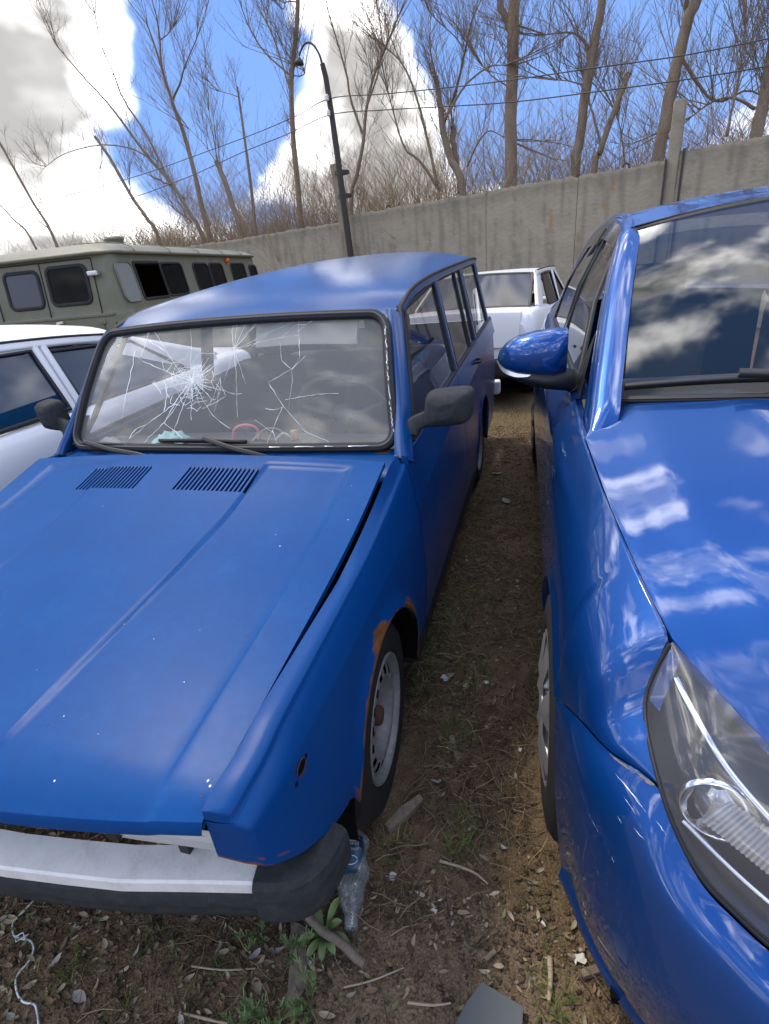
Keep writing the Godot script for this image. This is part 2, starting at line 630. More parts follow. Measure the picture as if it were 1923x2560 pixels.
func make_wall() -> void:
	var wall := thing("concrete_wall", "weathered grey concrete panel wall with rust streaks behind the parked cars", "wall", wall_pt(0, 0))
	var base := wall.position
	var st := noise(301, 2.6, 2)
	var ed := noise(305, 3.0, 3)
	var pit := noise(309, 6.0, 3)
	# panels: x from, x to, top height
	var id := 0
	for a in [[-21.0, -16.9, 2.46], [-16.89, -11.9, 2.5], [-11.89, -7.6, 2.52], [-7.59, -3.45, 2.50], [-3.44, -0.02, 2.60], [-0.012, 1.63, 2.61], [1.638, 2.98, 2.60], [3.06, 6.1, 2.69], [6.15, 10.2, 2.66], [10.25, 14.2, 2.7]]:
		id += 1
		var mb := MB.new()
		var rows := []
		var cols := []
		var nx := int((a[1] - a[0]) / 0.06)
		for j in 44:
			var r := PackedVector3Array()
			var c := PackedColorArray()
			for k in nx + 1:
				var x := lerpf(a[0], a[1], float(k) / nx)
				var top: float = a[2] + ed.get_noise_2d(x * 3.0, id * 5.0) * 0.035 + (0.05 * exp(-pow((x - a[1]) / 0.06, 2.0)) * -1.2 if id == 6 else 0.0)
				var f := j / 40.0
				var y := lerpf(-0.3, top, minf(f, 1.0))
				var off := 0.075 + pit.get_noise_2d(x * 2.0, y * 2.0) * 0.003
				if j == 41: off = 0.03
				elif j == 42: off = -0.03
				elif j == 43:
					off = -0.075
					y = -0.3
				elif j == 40: off = 0.06
				r.append(wall_pt(x, y, off) - base)
				# rain streaks, lichen and rust
				var s := st.get_noise_2d(x * 2.3, y * 0.22) + 0.35 * pit.get_noise_2d(x, y)
				var v := 1.0 - clampf((s - 0.1) * 0.8, 0.0, 0.24)
				var grime := clampf(1.0 - (top - y) / (0.16 + 0.2 * (0.5 + 0.5 * st.get_noise_2d(x * 4.0, 9.0))), 0.0, 1.0)
				v *= 1.0 - 0.35 * grime
				var col := Color(v, v * 0.985, v * 0.95)
				for q in [[1.21, 1.95, 0.22, 0.035], [2.2, 2.35, 0.10, 0.03], [-1.3, 2.0, 0.2, 0.02], [2.05, 2.1, 0.05, 0.05]]:
					var e := exp(-pow((x - q[0]) / q[3], 2.0) - pow((y - q[1]) / q[2], 2.0)) + pit.get_noise_2d(x * 3.0, y) * 0.12
					if e > 0.3:
						col = col.lerp(Color(1.25, 0.62, 0.24), minf((e - 0.3) * 1.6, 0.75))
				c.append(col)
			rows.append(r)
			cols.append(c)
		mb.grid(rows, false, cols)
		# panel ends
		for e in [0, nx]:
			var l := PackedVector3Array()
			var l2 := PackedVector3Array()
			var cc := PackedColorArray()
			for j in 41:
				l.append(rows[j][e])
				l2.append(rows[j][e] - Vector3(-WK, 0, 1).normalized() * 0.14)
				cc.append(Color(0.7, 0.69, 0.66))
			mb.grid([l, l2], false, [cc, cc])
		put(mb, "panel", M.concrete, wall)
	# lifting loops on the wall top
	for x in [-2.2, 2.35]:
		var lm := MB.new()
		var lp := PackedVector3Array()
		for k in 11:
			var a := PI * k / 10
			lp.append(wall_pt(x + cos(a) * 0.05, 2.57 + sin(a) * 0.10) - base)
		lm.tube(lp, 0.011, 0.011, 6)
		put(lm, "lifting_loop", M.rust, wall)

func concrete_post(called: String, label: String, x: float, top: float, w: float, off: float, lean: float) -> Node3D:
	var p := wall_pt(x, 0.0, off)
	var t := thing(called, label, "post", p)
	var mb := MB.new()
	var n := Vector3(-WK, 0, 1).normalized()
	var s := n.cross(Vector3.UP)
	var rows := []
	var cols := []
	for k in 24:
		var y := lerpf(-0.3, top, k / 22.0)
		var sh := 1.0
		if k == 23:
			y = top + 0.012
			sh = 0.8
		var row := PackedVector3Array()
		var cc := PackedColorArray()
		for q in [[-1, -0.8], [-0.8, -1], [0.8, -1], [1, -0.8], [1, 0.8], [0.8, 1], [-0.8, 1], [-1, 0.8]]:
			var j := rng.randf_range(-0.004, 0.004)
			row.append(Vector3(0, y, 0) + s * (q[0] * w * 0.5 * sh + lean * y + j) + n * (q[1] * w * 0.5 * sh + j))
			var v := rng.randf_range(0.82, 1.05)
			cc.append(Color(v, v * 0.98, v * 0.93))
		rows.append(row)
		cols.append(cc)
	mb.grid(rows, true, cols)
	mb.poly(rows[23])
	for k in 8: mb.c.append(Color(0.9, 0.88, 0.83))
	put(mb, "shaft", M.concrete, t)
	return t

func make_posts() -> void:
	var r := concrete_post("fence_post", "bare grey concrete post standing taller than the wall at a panel joint", 3.03, 3.36, 0.17, 0.02, 0.0)
	# rusty strap angle next to the post
	var mb := MB.new()
	mb.box(Vector3(0.105, -0.2, 0.06), Vector3(0.135, 2.72, 0.12))
	put(mb, "steel_strap", M.bark_dark, r)
	var mb2 := MB.new()
	mb2.box(Vector3(-0.135, -0.2, 0.06), Vector3(-0.105, 2.6, 0.11))
	put(mb2, "steel_strap", M.bark_dark, r)
	var t := thing("street_lamp", "leaning dark utility pole with hooked lamp arm, strapped to concrete stub", "street lamp", wall_pt(-3.43, 0.0, 0.16))
	var o := t.position
	var sb := MB.new()
	var rows := []
	var cols := []
	for k in 14:
		var y := lerpf(-0.3, 3.62, k / 13.0)
		var row := PackedVector3Array()
		var cc := PackedColorArray()
		for q in [[-1, -0.75], [-0.75, -1], [0.75, -1], [1, -0.75], [1, 0.75], [0.75, 1], [-0.75, 1], [-1, 0.75]]:
			row.append(Vector3(q[0] * 0.10 + 0.24 - 0.055 * y, y, q[1] * 0.09 - 0.12))
			var v := rng.randf_range(0.72, 0.98)
			cc.append(Color(v, v * 0.97, v * 0.9))
		rows.append(row)
		cols.append(cc)
	sb.grid(rows, true, cols)
	sb.poly(rows[13])
	for k in 8: sb.c.append(Color(0.8, 0.78, 0.72))
	put(sb, "concrete_stub", M.concrete, t)
	var pb := MB.new()
	var pts := PackedVector3Array()
	for q in [[868, 600], [858, 500], [846, 404], [830, 290], [815, 195], [806, 160]]:
		pts.append(at_line(q[0], q[1], WK, WC + 0.45) - o)
	pts[0] = Vector3(0.26, 1.3, 0.05)
	pb.tube(pts, 0.075, 0.052, 10)
	var po := put(pb, "pole", M.bark_dark, t)
	var ab := MB.new()
	var ap := []
	for q in [[806, 165], [800, 140], [786, 115], [772, 106], [760, 112], [752, 128], [748, 140]]:
		ap.append(at_line(q[0], q[1], WK, WC + 0.45) - o)
	ab.tube(cr(ap, 18), 0.024, 0.018, 8)
	put(ab, "lamp_arm", M.wire, t)
	var lb := MB.new()
	var hp := at_line(747, 143, WK, WC + 0.45) - o
	lb.lathe([[0.0, 0.02], [0.02, 0.05], [0.07, 0.09], [0.12, 0.10], [0.125, 0.0]], hp, Vector3(-0.1, -1, 0), 14)
	put(lb, "lamp_head", M.wire, t)
	for y in [248.0, 286.0]:
		var ib := MB.new()
		var ip := at_line(822 + (y - 248) * 0.1, y, WK, WC + 0.45) - o
		ib.lathe([[-0.05, 0.0], [-0.05, 0.03], [-0.02, 0.045], [0.0, 0.03], [0.02, 0.045], [0.06, 0.02], [0.06, 0.0]], ip + Vector3(0.0, 0, 0.1), Vector3.UP, 10)
		put(ib, "insulator", M.white_bumper, t)
	for y in [395.0, 455.0]:
		var cb := MB.new()
		var cp := at_line(848 + (y - 404) * 0.13, y + 30.0, WK, WC + 0.45) - o
		cb.lathe([[-0.03, 0.165], [0.03, 0.165]], Vector3(cp.x - 0.05, cp.y, 0.02), Vector3.UP, 14)
		put(cb, "strap", M.wire, t)
	# the two overhead cables, sagging past the pole
	for w in [[[[-140, 560], [0, 531], [160, 491], [347, 439], [500, 385], [635, 335], [740, 290], [826, 246], [960, 235], [1120, 219], [1279, 200], [1500, 168], [1707, 139], [1923, 96], [2100, 55]], "upper overhead cable running past the lamp pole to the right trees"],
			[[[-140, 608], [0, 578], [160, 541], [323, 497], [470, 443], [606, 381], [720, 335], [826, 287], [960, 275], [1120, 266], [1284, 255], [1500, 228], [1707, 200], [1923, 165], [2100, 128]], "lower overhead cable running past the lamp pole to the right trees"]]:
		var wb := MB.new()
		var wp := []
		for q in w[0]: wp.append(at_line(q[0], q[1], WK, WC + 0.5))
		wb.tube(cr(wp, 60), 0.009, 0.009, 5)
		tag(put(wb, "overhead_cable", M.wire), w[1], "cable", "overhead cables")

# ---------------------------------------------------------------- bare trees
func twig(mb: MB, p: Vector3, d: Vector3, ln: float, r: float, depth: int, up: float, bend: float) -> void:
	var pts := PackedVector3Array()
	var q := p
	var dd := d
	var n := 4 if depth > 0 else 3
	for k in n:
		pts.append(q)
		dd = (dd + Vector3(rng.randf_range(-1, 1), rng.randf_range(-0.6, 0.8) + up, rng.randf_range(-1, 1)) * bend).normalized()
		q += dd * ln / (n - 1)
	mb.tube(pts, r, r * 0.35, 3 if depth < 2 else 4)
	if depth <= 0:
		return
	var kids := rng.randi_range(4, 6) if depth > 1 else rng.randi_range(3, 5)
	for k in kids:
		var f := rng.randf_range(0.2, 1.0)
		var a := f * (n - 1)
		var ia := mini(int(a), n - 2)
		var at := pts[ia].lerp(pts[ia + 1], a - ia)
		var side := Vector3(rng.randf_range(-1, 1), rng.randf_range(-0.1, 0.7), rng.randf_range(-1, 1)).normalized()
		var nd := (dd * 0.7 + side * 0.75 + Vector3(0, up, 0)).normalized()
		twig(mb, at, nd, ln * rng.randf_range(0.4, 0.65), maxf(r * 0.5, 0.0028), depth - 1, up, bend)

# trunk through pixels at that distance behind the wall line
func tree(label: String, pix: Array, off: float, r0: float, r1: float, shoots: int, slen: float, from: float, limbs := [], topped := false, up := 0.8) -> void:
	var pts := []
	for q in pix: pts.append(at_line(q[0], q[1], WK, WC - off))
	var b: Vector3 = pts[0]
	var lower: Vector3 = pts[0] + (pts[0] - pts[1]).normalized() * 0.3
	var root := Vector3(b.x + (lower.x - b.x) * 1.5, -0.25, b.z)
	if b.y > 0.3: pts.push_front(root)
	var t := thing("bare_tree", label, "tree", root, 0.0, "bare trees behind the wall")
	var sp := cr(pts, 22)
	var lp := PackedVector3Array()
	for s in sp:
		lp.append(s - root + Vector3(rng.randf_range(-1, 1), 0, rng.randf_range(-1, 1)) * r1 * 0.12)
	var tb := MB.new()
	tb.tube(lp, r0 * 0.8, r1 * 0.8, 9)
	var cols := PackedColorArray()
	cols.resize(tb.v.size())
	for k in cols.size():
		var v := rng.randf_range(0.8, 1.15)
		cols[k] = Color(v, v * 0.98, v * 0.95)
	tb.c = cols
	put(tb, "trunk", M.bark, t)
	var paths := [[lp, r0, r1]]
	for l in limbs:
		var lps := []
		for q in l[0]: lps.append(at_line(q[0], q[1], WK, WC - off - l[3]) - root)
		var ls := cr(lps, 12)
		for k in ls.size():
			ls[k] += Vector3(rng.randf_range(-1, 1), rng.randf_range(-1, 1), rng.randf_range(-1, 1)) * l[2] * 0.5
		var lb := MB.new()
		lb.tube(ls, l[1] * 0.8, l[2] * 0.8, 7)
		var lc := PackedColorArray()
		lc.resize(lb.v.size())
		lc.fill(Color(0.9, 0.87, 0.83))
		lb.c = lc
		put(lb, "limb", M.bark, t)
		paths.append([ls, l[1], l[2]])
	var cb := MB.new()
	for pi in paths.size():
		var pa: PackedVector3Array = paths[pi][0]
		var m := int(shoots * 0.8) if pi == 0 else int(shoots * 0.38)
		for k in m:
			var f := rng.randf_range(from if pi == 0 else 0.25, 1.0)
			var a := f * (pa.size() - 1)
			var ia := mini(int(a), pa.size() - 2)
			var at := pa[ia].lerp(pa[ia + 1], a - ia)
			var along := (pa[ia + 1] - pa[ia]).normalized()
			var side := Vector3(rng.randf_range(-1, 1), rng.randf_range(0.0, 0.5), rng.randf_range(-1, 1)).normalized()
			var d := (along * 0.6 + side * 0.7 + Vector3(0, up, 0)).normalized()
			twig(cb, at, d, slen * rng.randf_range(0.5, 1.1), 0.0085, 2, up * 0.16, 0.22)
		if not topped or pi > 0:
			for k in 4:
				var al := (pa[pa.size() - 1] - pa[pa.size() - 3]).normalized()
				twig(cb, pa[pa.size() - 1], (al + Vector3(rng.randf_range(-0.4, 0.4), 0.2, rng.randf_range(-0.4, 0.4))).normalized(), slen * rng.randf_range(0.8, 1.4), 0.012, 2, up * 0.16, 0.2)
	put(cb, "crown", M.twig, t)

func z1(a: float, b: float) -> Array:
	return [a * 0.5776, b * 0.5776]
func z2(a: float, b: float) -> Array:
	return [960.0 + a * 0.5794, b * 0.5794]

func make_trees() -> void:
	tree("thin bare tree leaning left beyond the army van roof", [z1(150, 1062), z1(60, 950), z1(-20, 870), z1(-150, 740)], 2.5, 0.07, 0.03, 10, 1.1, 0.4)
	tree("bare tree with long straight leaning trunk beyond the army van", [z1(240, 1045), z1(140, 870), z1(0, 620), z1(-120, 420)], 2.0, 0.085, 0.04, 14, 1.2, 0.35, [[[z1(205, 985), z1(100, 900), z1(0, 840), z1(-60, 800)], 0.03, 0.012, 0.2]])
	tree("broken-off leaning trunk with splintered tip above the van", [z1(690, 1040), z1(640, 950), z1(570, 850), z1(480, 690), z1(412, 592)], 2.2, 0.10, 0.055, 10, 0.9, 0.5, [[[z1(440, 640), z1(442, 690)], 0.03, 0.01, 0.0], [[z1(565, 840), z1(560, 770)], 0.03, 0.02, 0.0]], true)
	tree("multi-stemmed bare tree with long limbs sweeping up and left", [z1(890, 1055), z1(820, 920), z1(740, 790), z1(650, 690), z1(560, 570), z1(470, 450), z1(350, 320), z1(240, 190)], 2.6, 0.10, 0.02, 34, 1.25, 0.3,
		[[[z1(640, 680), z1(560, 640), z1(420, 628), z1(270, 670), z1(200, 720)], 0.035, 0.012, 0.3], [[z1(740, 800), z1(640, 590), z1(540, 440), z1(490, 310), z1(440, 200), z1(412, 60)], 0.05, 0.014, -0.3], [[z1(800, 860), z1(730, 800), z1(665, 768)], 0.05, 0.035, 0.1], [[z1(830, 960), z1(790, 930), z1(755, 905)], 0.04, 0.03, 0.2]])
	tree("tall bare forked tree rising in front of the blue sky gap", [z1(912, 1045), z1(870, 880), z1(850, 780), z1(800, 590), z1(760, 480), z1(720, 360), z1(690, 260), z1(640, 110)], 2.0, 0.13, 0.025, 26, 1.2, 0.4,
		[[[z1(745, 440), z1(780, 360), z1(800, 290), z1(850, 170)], 0.045, 0.015, 0.3], [[z1(700, 300), z1(690, 160), z1(675, 60), z1(640, -60)], 0.04, 0.012, -0.3], [[z1(690, 175), z1(725, 150), z1(748, 120)], 0.02, 0.008, 0.1]])
	tree("pollarded stub tree with thin shoots rising from its cut top", [z1(1048, 1022), z1(1010, 900), z1(975, 790), z1(938, 700)], 1.8, 0.105, 0.095, 12, 1.5, 0.8, [[[z1(945, 710), z1(925, 600), z1(905, 480)], 0.02, 0.007, 0.1], [[z1(935, 700), z1(880, 620), z1(820, 560)], 0.02, 0.006, -0.2]], true, 1.1)
	tree("slim bare trunk snapped at the top between stub tree and lamp pole", [z1(1108, 1010), z1(1092, 850), z1(1070, 680), z1(1048, 520), z1(1028, 375)], 1.6, 0.075, 0.03, 7, 0.8, 0.5, [[[z1(1034, 420), z1(990, 405), z1(950, 395)], 0.016, 0.006, 0.1]], true)
	tree("tall bare tree with twisted twigs next to the hooked lamp", [z1(1306, 985), z1(1290, 800), z1(1270, 600), z1(1262, 430), z1(1265, 300), z1(1285, 120), z1(1290, -60), z1(1300, -200)], 1.6, 0.10, 0.055, 34, 1.3, 0.3,
		[[[z1(1262, 330), z1(1150, 230), z1(1080, 120), z1(1035, 0), z1(1000, -80)], 0.03, 0.010, 0.4], [[z1(1265, 420), z1(1190, 180), z1(1120, 30), z1(1080, -60)], 0.03, 0.010, -0.3], [[z1(1265, 325), z1(1300, 330), z1(1322, 312), z1(1285, 290)], 0.02, 0.010, 0.0], [[z1(1290, 10), z1(1240, 8), z1(1225, 40), z1(1195, 8)], 0.018, 0.008, 0.0]])
	tree("forked bare tree standing just right of the lamp pole", [z1(1520, 900), z1(1545, 760), z1(1572, 620), z1(1585, 480), z1(1615, 340), z1(1660, 230), z1(1720, 80)], 1.4, 0.075, 0.02, 30, 1.2, 0.3,
		[[[z1(1570, 580), z1(1520, 440), z1(1500, 320), z1(1460, 180), z1(1430, 80), z1(1400, -40)], 0.04, 0.012, 0.2], [[z1(1585, 470), z1(1640, 300), z1(1650, 150), z1(1630, 0)], 0.03, 0.010, -0.2]])
	tree("many-stemmed willow clump with a thick cut stem", [z2(340, 832), z2(290, 690), z2(255, 560), z2(240, 440), z2(225, 332)], 1.6, 0.12, 0.065, 26, 1.2, 0.35,
		[[[z2(335, 825), z2(310, 680), z2(295, 535)], 0.10, 0.075, 0.2], [[z2(240, 820), z2(160, 700), z2(90, 640), z2(50, 520), z2(20, 400)], 0.05, 0.014, 0.3], [[z2(230, 800), z2(200, 660), z2(150, 450), z2(90, 290), z2(20, 215)], 0.05, 0.014, -0.2], [[z2(250, 560), z2(310, 390), z2(350, 220), z2(380, 90), z2(420, 0)], 0.045, 0.012, 0.3], [[z2(260, 520), z2(350, 370), z2(450, 290), z2(520, 282)], 0.035, 0.010, -0.3], [[z2(360, 720), z2(395, 640), z2(450, 565), z2(530, 600)], 0.03, 0.010, 0.2], [[z2(350, 230), z2(310, 160), z2(230, 90), z2(190, 40)], 0.02, 0.008, 0.1]])
	tree("thick straight pale trunk with a fork at the top behind the wall", [z2(545, 810), z2(548, 600), z2(550, 400), z2(555, 200), z2(563, 0), z2(566, -160)], 1.5, 0.17, 0.125, 26, 1.4, 0.35, [[[z2(545, 130), z2(515, 60), z2(485, -30), z2(450, -140)], 0.09, 0.06, 0.2], [[z2(545, 380), z2(470, 330), z2(430, 290)], 0.02, 0.008, 0.2]])
	tree("slender leaning tree with a side limb pointing left", [z2(822, 770), z2(845, 600), z2(870, 400), z2(905, 200), z2(932, 60), z2(960, -120)], 1.4, 0.12, 0.085, 30, 1.3, 0.3, [[[z2(893, 220), z2(850, 165), z2(805, 142), z2(700, 148)], 0.04, 0.012, 0.2], [[z2(868, 370), z2(800, 350), z2(745, 345)], 0.02, 0.008, 0.1]])
	tree("short sawn-off leaning stem between two taller trees", [z2(905, 742), z2(930, 660), z2(960, 570), z2(1005, 450), z2(1058, 312)], 1.2, 0.085, 0.055, 9, 0.8, 0.4, [[[z2(940, 640), z2(910, 520), z2(880, 420)], 0.035, 0.014, 0.2]], true)
	tree("thick forked tree leaning right above the bare fence post", [z2(1180, 700), z2(1210, 560), z2(1240, 370), z2(1275, 230), z2(1310, 90), z2(1350, 0), z2(1410, -140)], 1.3, 0.14, 0.10, 32, 1.4, 0.3, [[[z2(1290, 160), z2(1300, 60), z2(1305, -60)], 0.05, 0.035, 0.2], [[z2(1290, 260), z2(1360, 370), z2(1440, 440), z2(1560, 390), z2(1640, 420)], 0.04, 0.012, 0.4], [[z2(1040, 700), z2(1020, 560), z2(1000, 480)], 0.02, 0.01, 0.2]])
	tree("dark trunk among dense twigs at the far end of the wall", [z2(1605, 600), z2(1635, 440), z2(1665, 280), z2(1700, 120), z2(1740, -80)], 1.3, 0.13, 0.08, 40, 1.4, 0.2, [[[z2(1600, 470), z2(1530, 430), z2(1440, 430), z2(1330, 500)], 0.035, 0.012, 0.3], [[z2(1480, 590), z2(1500, 480), z2(1530, 330), z2(1560, 120)], 0.03, 0.010, -0.3]])
	# thicket behind: three shapes of shrub, copied
	var protos := []
	for k in 4:
		var mb := MB.new()
		for s in 44:
			var a := rng.randf() * TAU
			var rr := sqrt(rng.randf()) * 0.9
			var p := Vector3(cos(a) * rr, -0.2, sin(a) * rr)
			var d := Vector3(cos(a) * 0.22 + rng.randf_range(-0.15, 0.15), 1.0, sin(a) * 0.22 + rng.randf_range(-0.15, 0.15)).normalized()
			twig(mb, p, d, rng.randf_range(1.6, 3.0), 0.011, 2, 0.03, 0.13)
		protos.append(mb.mesh())
	var sid := 0
	var spots := []
	for k in 34:
		var x := lerpf(-19.0, 11.0, (k + 0.5) / 34.0) + rng.randf_range(-0.4, 0.4)
		spots.append([x, -1.9 - rng.randf() * 1.2, 1.05 + rng.randf() * 0.25])
	for k in 26:
		var x := lerpf(-26.0, 13.0, (k + 0.5) / 26.0) + rng.randf_range(-0.5, 0.5)
		spots.append([x, -3.6 - rng.randf() * 4.0, 1.2 + rng.randf() * 0.4])
	for s in spots:
		var o := MeshInstance3D.new()
		o.mesh = protos[sid % 4]
		o.material_override = M.shrub
		o.name = numbered("bare_shrub")
		add_child(o)
		var tall := 1.0
		if s[0] > -1.0: tall = 0.88
		o.transform = Transform3D(Basis(Vector3.UP, rng.randf() * TAU).scaled(Vector3(s[2], s[2] * tall, s[2])), wall_pt(s[0], 0.0, s[1]))
		tag(o, "bare brown shrub in the thicket behind the concrete wall", "shrub", "thicket of bare shrubs behind the wall")
		sid += 1

# ---------------------------------------------------------------- the old blue station wagon
const L_EDGE := [[-0.42, 0.872], [-0.393, 0.866], [-0.2, 0.812], [-0.045, 0.778], [0.185, 0.742], [0.425, 0.71], [0.606, 0.684], [0.7, 0.665]]
const L_CREASE := [[-0.52, 0.838], [-0.466, 0.824], [-0.219, 0.776], [-0.029, 0.750], [0.303, 0.733], [0.443, 0.726], [0.489, 0.718], [0.56, 0.708], [0.609, 0.690]]
const L_SIDE := [[-3.45, 0.88], [-2.63, 0.835], [-1.53, 0.778], [-0.86, 0.725], [-0.468, 0.674], [-0.2, 0.660], [0.245, 0.664], [0.517, 0.668], [0.62, 0.660]]
const L_BELT := [[-3.45, 0.99], [-3.25, 0.98], [-1.59, 0.908], [-0.53, 0.858], [-0.4, 0.85]]
const L_RAIL := [[-3.22, 1.405], [-3.04, 1.411], [-2.4, 1.389], [-1.74, 1.362], [-1.28, 1.334], [-1.05, 1.305], [-0.93, 1.268], [-0.86, 1.25]]
const L_ROOFC := [[-3.24, 1.475], [-3.0, 1.495], [-2.4, 1.485], [-1.8, 1.452], [-1.3, 1.402], [-1.0, 1.345], [-0.86, 1.303], [-0.80, 1.278]]

func l_hw(z: float) -> float:
	return tab([[-0.42, 0.668], [0.62, 0.65]], z)

func hood_y(x: float, z: float) -> float:
	var u := absf(x) / l_hw(z)
	var y := tabs(L_EDGE, z) + 0.020 * (1.0 - u * u)
	# pressed side panels: sunk between the centre ridge and the rim
	var cx := tab([[-0.4, 0.292], [0.6, 0.228]], z)
	var a := smoothstep(cx - 0.006, cx + 0.012, absf(x)) * (1.0 - smoothstep(0.555, 0.575, absf(x))) * smoothstep(-0.378, -0.362, z)
	y -= 0.007 * a * (0.45 + 0.55 * smoothstep(0.75, -0.2, z))
	y -= 0.05 * pow(clampf((z - 0.55) / 0.12, 0.0, 1.0), 2.0)
	return y

func hood_front(x: float) -> float:
	return 0.605 + 0.055 * (1.0 - pow(absf(x) / 0.65, 2.0))

func lada_arch(z: float, cz: float, cy: float, r: float) -> float:
	var d := z - cz
	if absf(d) >= r: return -1.0
	return cy + sqrt(r * r - d * d)

func side_x(z: float, y: float) -> float:
	# half width of the body side at that height, below the side crease
	var sy := tabs(L_SIDE, z)
	if y >= sy:
		return lerpf(0.738, 0.708, clampf((y - sy) / maxf(tab(L_BELT, z) - sy, 0.02), 0.0, 1.0))
	var f := (sy - y) / maxf(sy - 0.2, 0.05)
	return 0.738 + 0.016 * sin(clampf(f * 2.2, 0.0, PI / 2 + 0.6)) - 0.035 * maxf(f - 0.55, 0.0)

func make_lada() -> Node3D:
	var car := thing("blue_station_wagon", "faded blue boxy station wagon with a smashed windscreen and rusty wheel arches", "car")
	var rn := noise(401, 16.0, 3)
	# --- hood with vent slots
	var xs := []
	for k in 47: xs.append(lerpf(-0.655, 0.655, k / 46.0))
	var slots := []
	for q in [[0.03, 0.285], [-0.345, -0.105]]:
		var n := 17
		for k in n:
			var p: float = (q[1] - q[0]) / n
			var a: float = q[0] + p * (k + 0.22)
			var b: float = q[0] + p * (k + 0.80)
			xs.append(a)
			xs.append(b)
			slots.append([a, b])
	for a in [0.285, 0.292, 0.30, 0.56, 0.57, 0.58]:
		xs.append(a)
		xs.append(-a)
	xs.sort()
	var zsr := []
	for k in 51: zsr.append(lerpf(-0.41, 0.60, k / 50.0))
	for a in [-0.352, -0.348, -0.240, -0.236, -0.378, -0.370, -0.362, 0.57, 0.585]: zsr.append(a)
	zsr.sort()
	var mb := MB.new()
	var rows := []
	for z in zsr:
		var r := PackedVector3Array()
		var f: float = (z + 0.41) / 1.01
		for x in xs:
			var xx: float = x * l_hw(z) / 0.655
			var zz := lerpf(-0.41, hood_front(xx), f)
			r.append(Vector3(xx, hood_y(xx, zz), zz))
		rows.append(r)
	var b0 := mb.v.size()
	for r in rows: mb.v.append_array(r)
	var nc := xs.size()
	for j in rows.size() - 1:
		var zm: float = (zsr[j] + zsr[j + 1]) * 0.5
		for k in nc - 1:
			var xm: float = (xs[k] + xs[k + 1]) * 0.5
			var cut := false
			if zm > -0.35 and zm < -0.238:
				for s in slots:
					if xm > s[0] and xm < s[1]: cut = true
			if cut: continue
			var a := b0 + j * nc + k
			mb.i.append_array(PackedInt32Array([a, a + nc, a + 1, a + 1, a + nc, a + nc + 1]))
	# slot walls and folded edges
	for s in slots:
		for e in [0, 1]:
			var p1 := PackedVector3Array()
			var p2 := PackedVector3Array()
			for k in 5:
				var z := lerpf(-0.35, -0.238, k / 4.0)
				var xx: float = s[e] * l_hw(z) / 0.655
				var zz := lerpf(-0.41, hood_front(xx), (z + 0.41) / 1.01)
				var y := hood_y(xx, zz)
				p1.append(Vector3(xx, y, zz))
				p2.append(Vector3(xx - 0.004, y - 0.012, zz))
			mb.grid([p1, p2])
	var fr: PackedVector3Array = rows[rows.size() - 1]
	var l1 := PackedVector3Array()
	var l2 := PackedVector3Array()
	var l3 := PackedVector3Array()
	for p in fr:
		l1.append(p)
		l2.append(p + Vector3(0, -0.018, 0.008))
		l3.append(p + Vector3(0, -0.032, 0.0))
	mb.grid([l1, l2, l3])
	for e in [0, nc - 1]:
		var s1 := PackedVector3Array()
		var s2 := PackedVector3Array()
		for r in rows:
			s1.append(r[e])
			s2.append(r[e] + Vector3(-signf(r[e].x) * 0.004, -0.022, 0))
		mb.grid([s1, s2])
	var bk1: PackedVector3Array = rows[0]
	var bk2 := PackedVector3Array()
	for p in bk1: bk2.append(p + Vector3(0, -0.018, 0.002))
	mb.grid([bk1, bk2])
	var hood := put(mb, "hood", M.hood_paint, car)
	# chips of rust, paint scrapes and bird marks on the hood
	var chips := [[362, 1508, 0.004, 1], [617, 1590, 0.004, 1], [182, 1480, 0.0025, 1], [190, 1630, 0.003, 1], [120, 1812, 0.003, 1], [700, 1365, 0.003, 0], [690, 1337, 0.0025, 0], [258, 1265, 0.0035, 2], [136, 1952, 0.003, 0], [160, 1790, 0.0025, 0], [92, 1675, 0.0025, 2], [245, 1835, 0.0025, 2], [870, 1300, 0.0025, 0], [880, 1224, 0.002, 0], [460, 1705, 0.002, 0], [310, 1560, 0.0025, 2], [500, 1575, 0.0016, 0], [385, 1597, 0.002, 0], [520, 1952, 0.0035, 0], [525, 1965, 0.003, 0], [505, 1990, 0.004, 1]]
	for q in chips:
		var p := at_y(q[0], q[1], 0.76)
		for it in 6: p = at_y(q[0], q[1], hood_y(p.x, p.z) + 0.001)
		if absf(p.x) > 0.64: continue
		var cb := MB.new()
		var row := PackedVector3Array()
		var n := 8
		for k in n:
			var a := TAU * k / n
			var rr: float = q[2] * 0.42 * rng.randf_range(0.5, 1.5)
			var x := p.x + cos(a) * rr
			var z := p.z + sin(a) * rr * 1.3
			row.append(Vector3(x, hood_y(x, z) + 0.0008, z))
		cb.poly(row)
		put(cb, "paint_chip", [M.crack, M.rust, M.trim_beige][q[3]], hood)
	# dark tray below the vents
	var tb := MB.new()
	tb.box(Vector3(-0.62, 0.55, -0.47), Vector3(0.62, 0.56, 0.30))
	tb.box(Vector3(-0.63, 0.30, -0.5), Vector3(0.63, 0.80, -0.47))
	for s in [-1.0, 1.0]:
		tb.grid([PackedVector3Array([V(0.635 * s, 0.30, -0.47), V(0.625 * s, 0.30, 0.1), V(0.612 * s, 0.36, 0.54)]), PackedVector3Array([V(0.645 * s, 0.79, -0.47), V(0.635 * s, 0.735, 0.1), V(0.62 * s, 0.66, 0.54)])])
	put(tb, "engine_bay", M.deep, car)
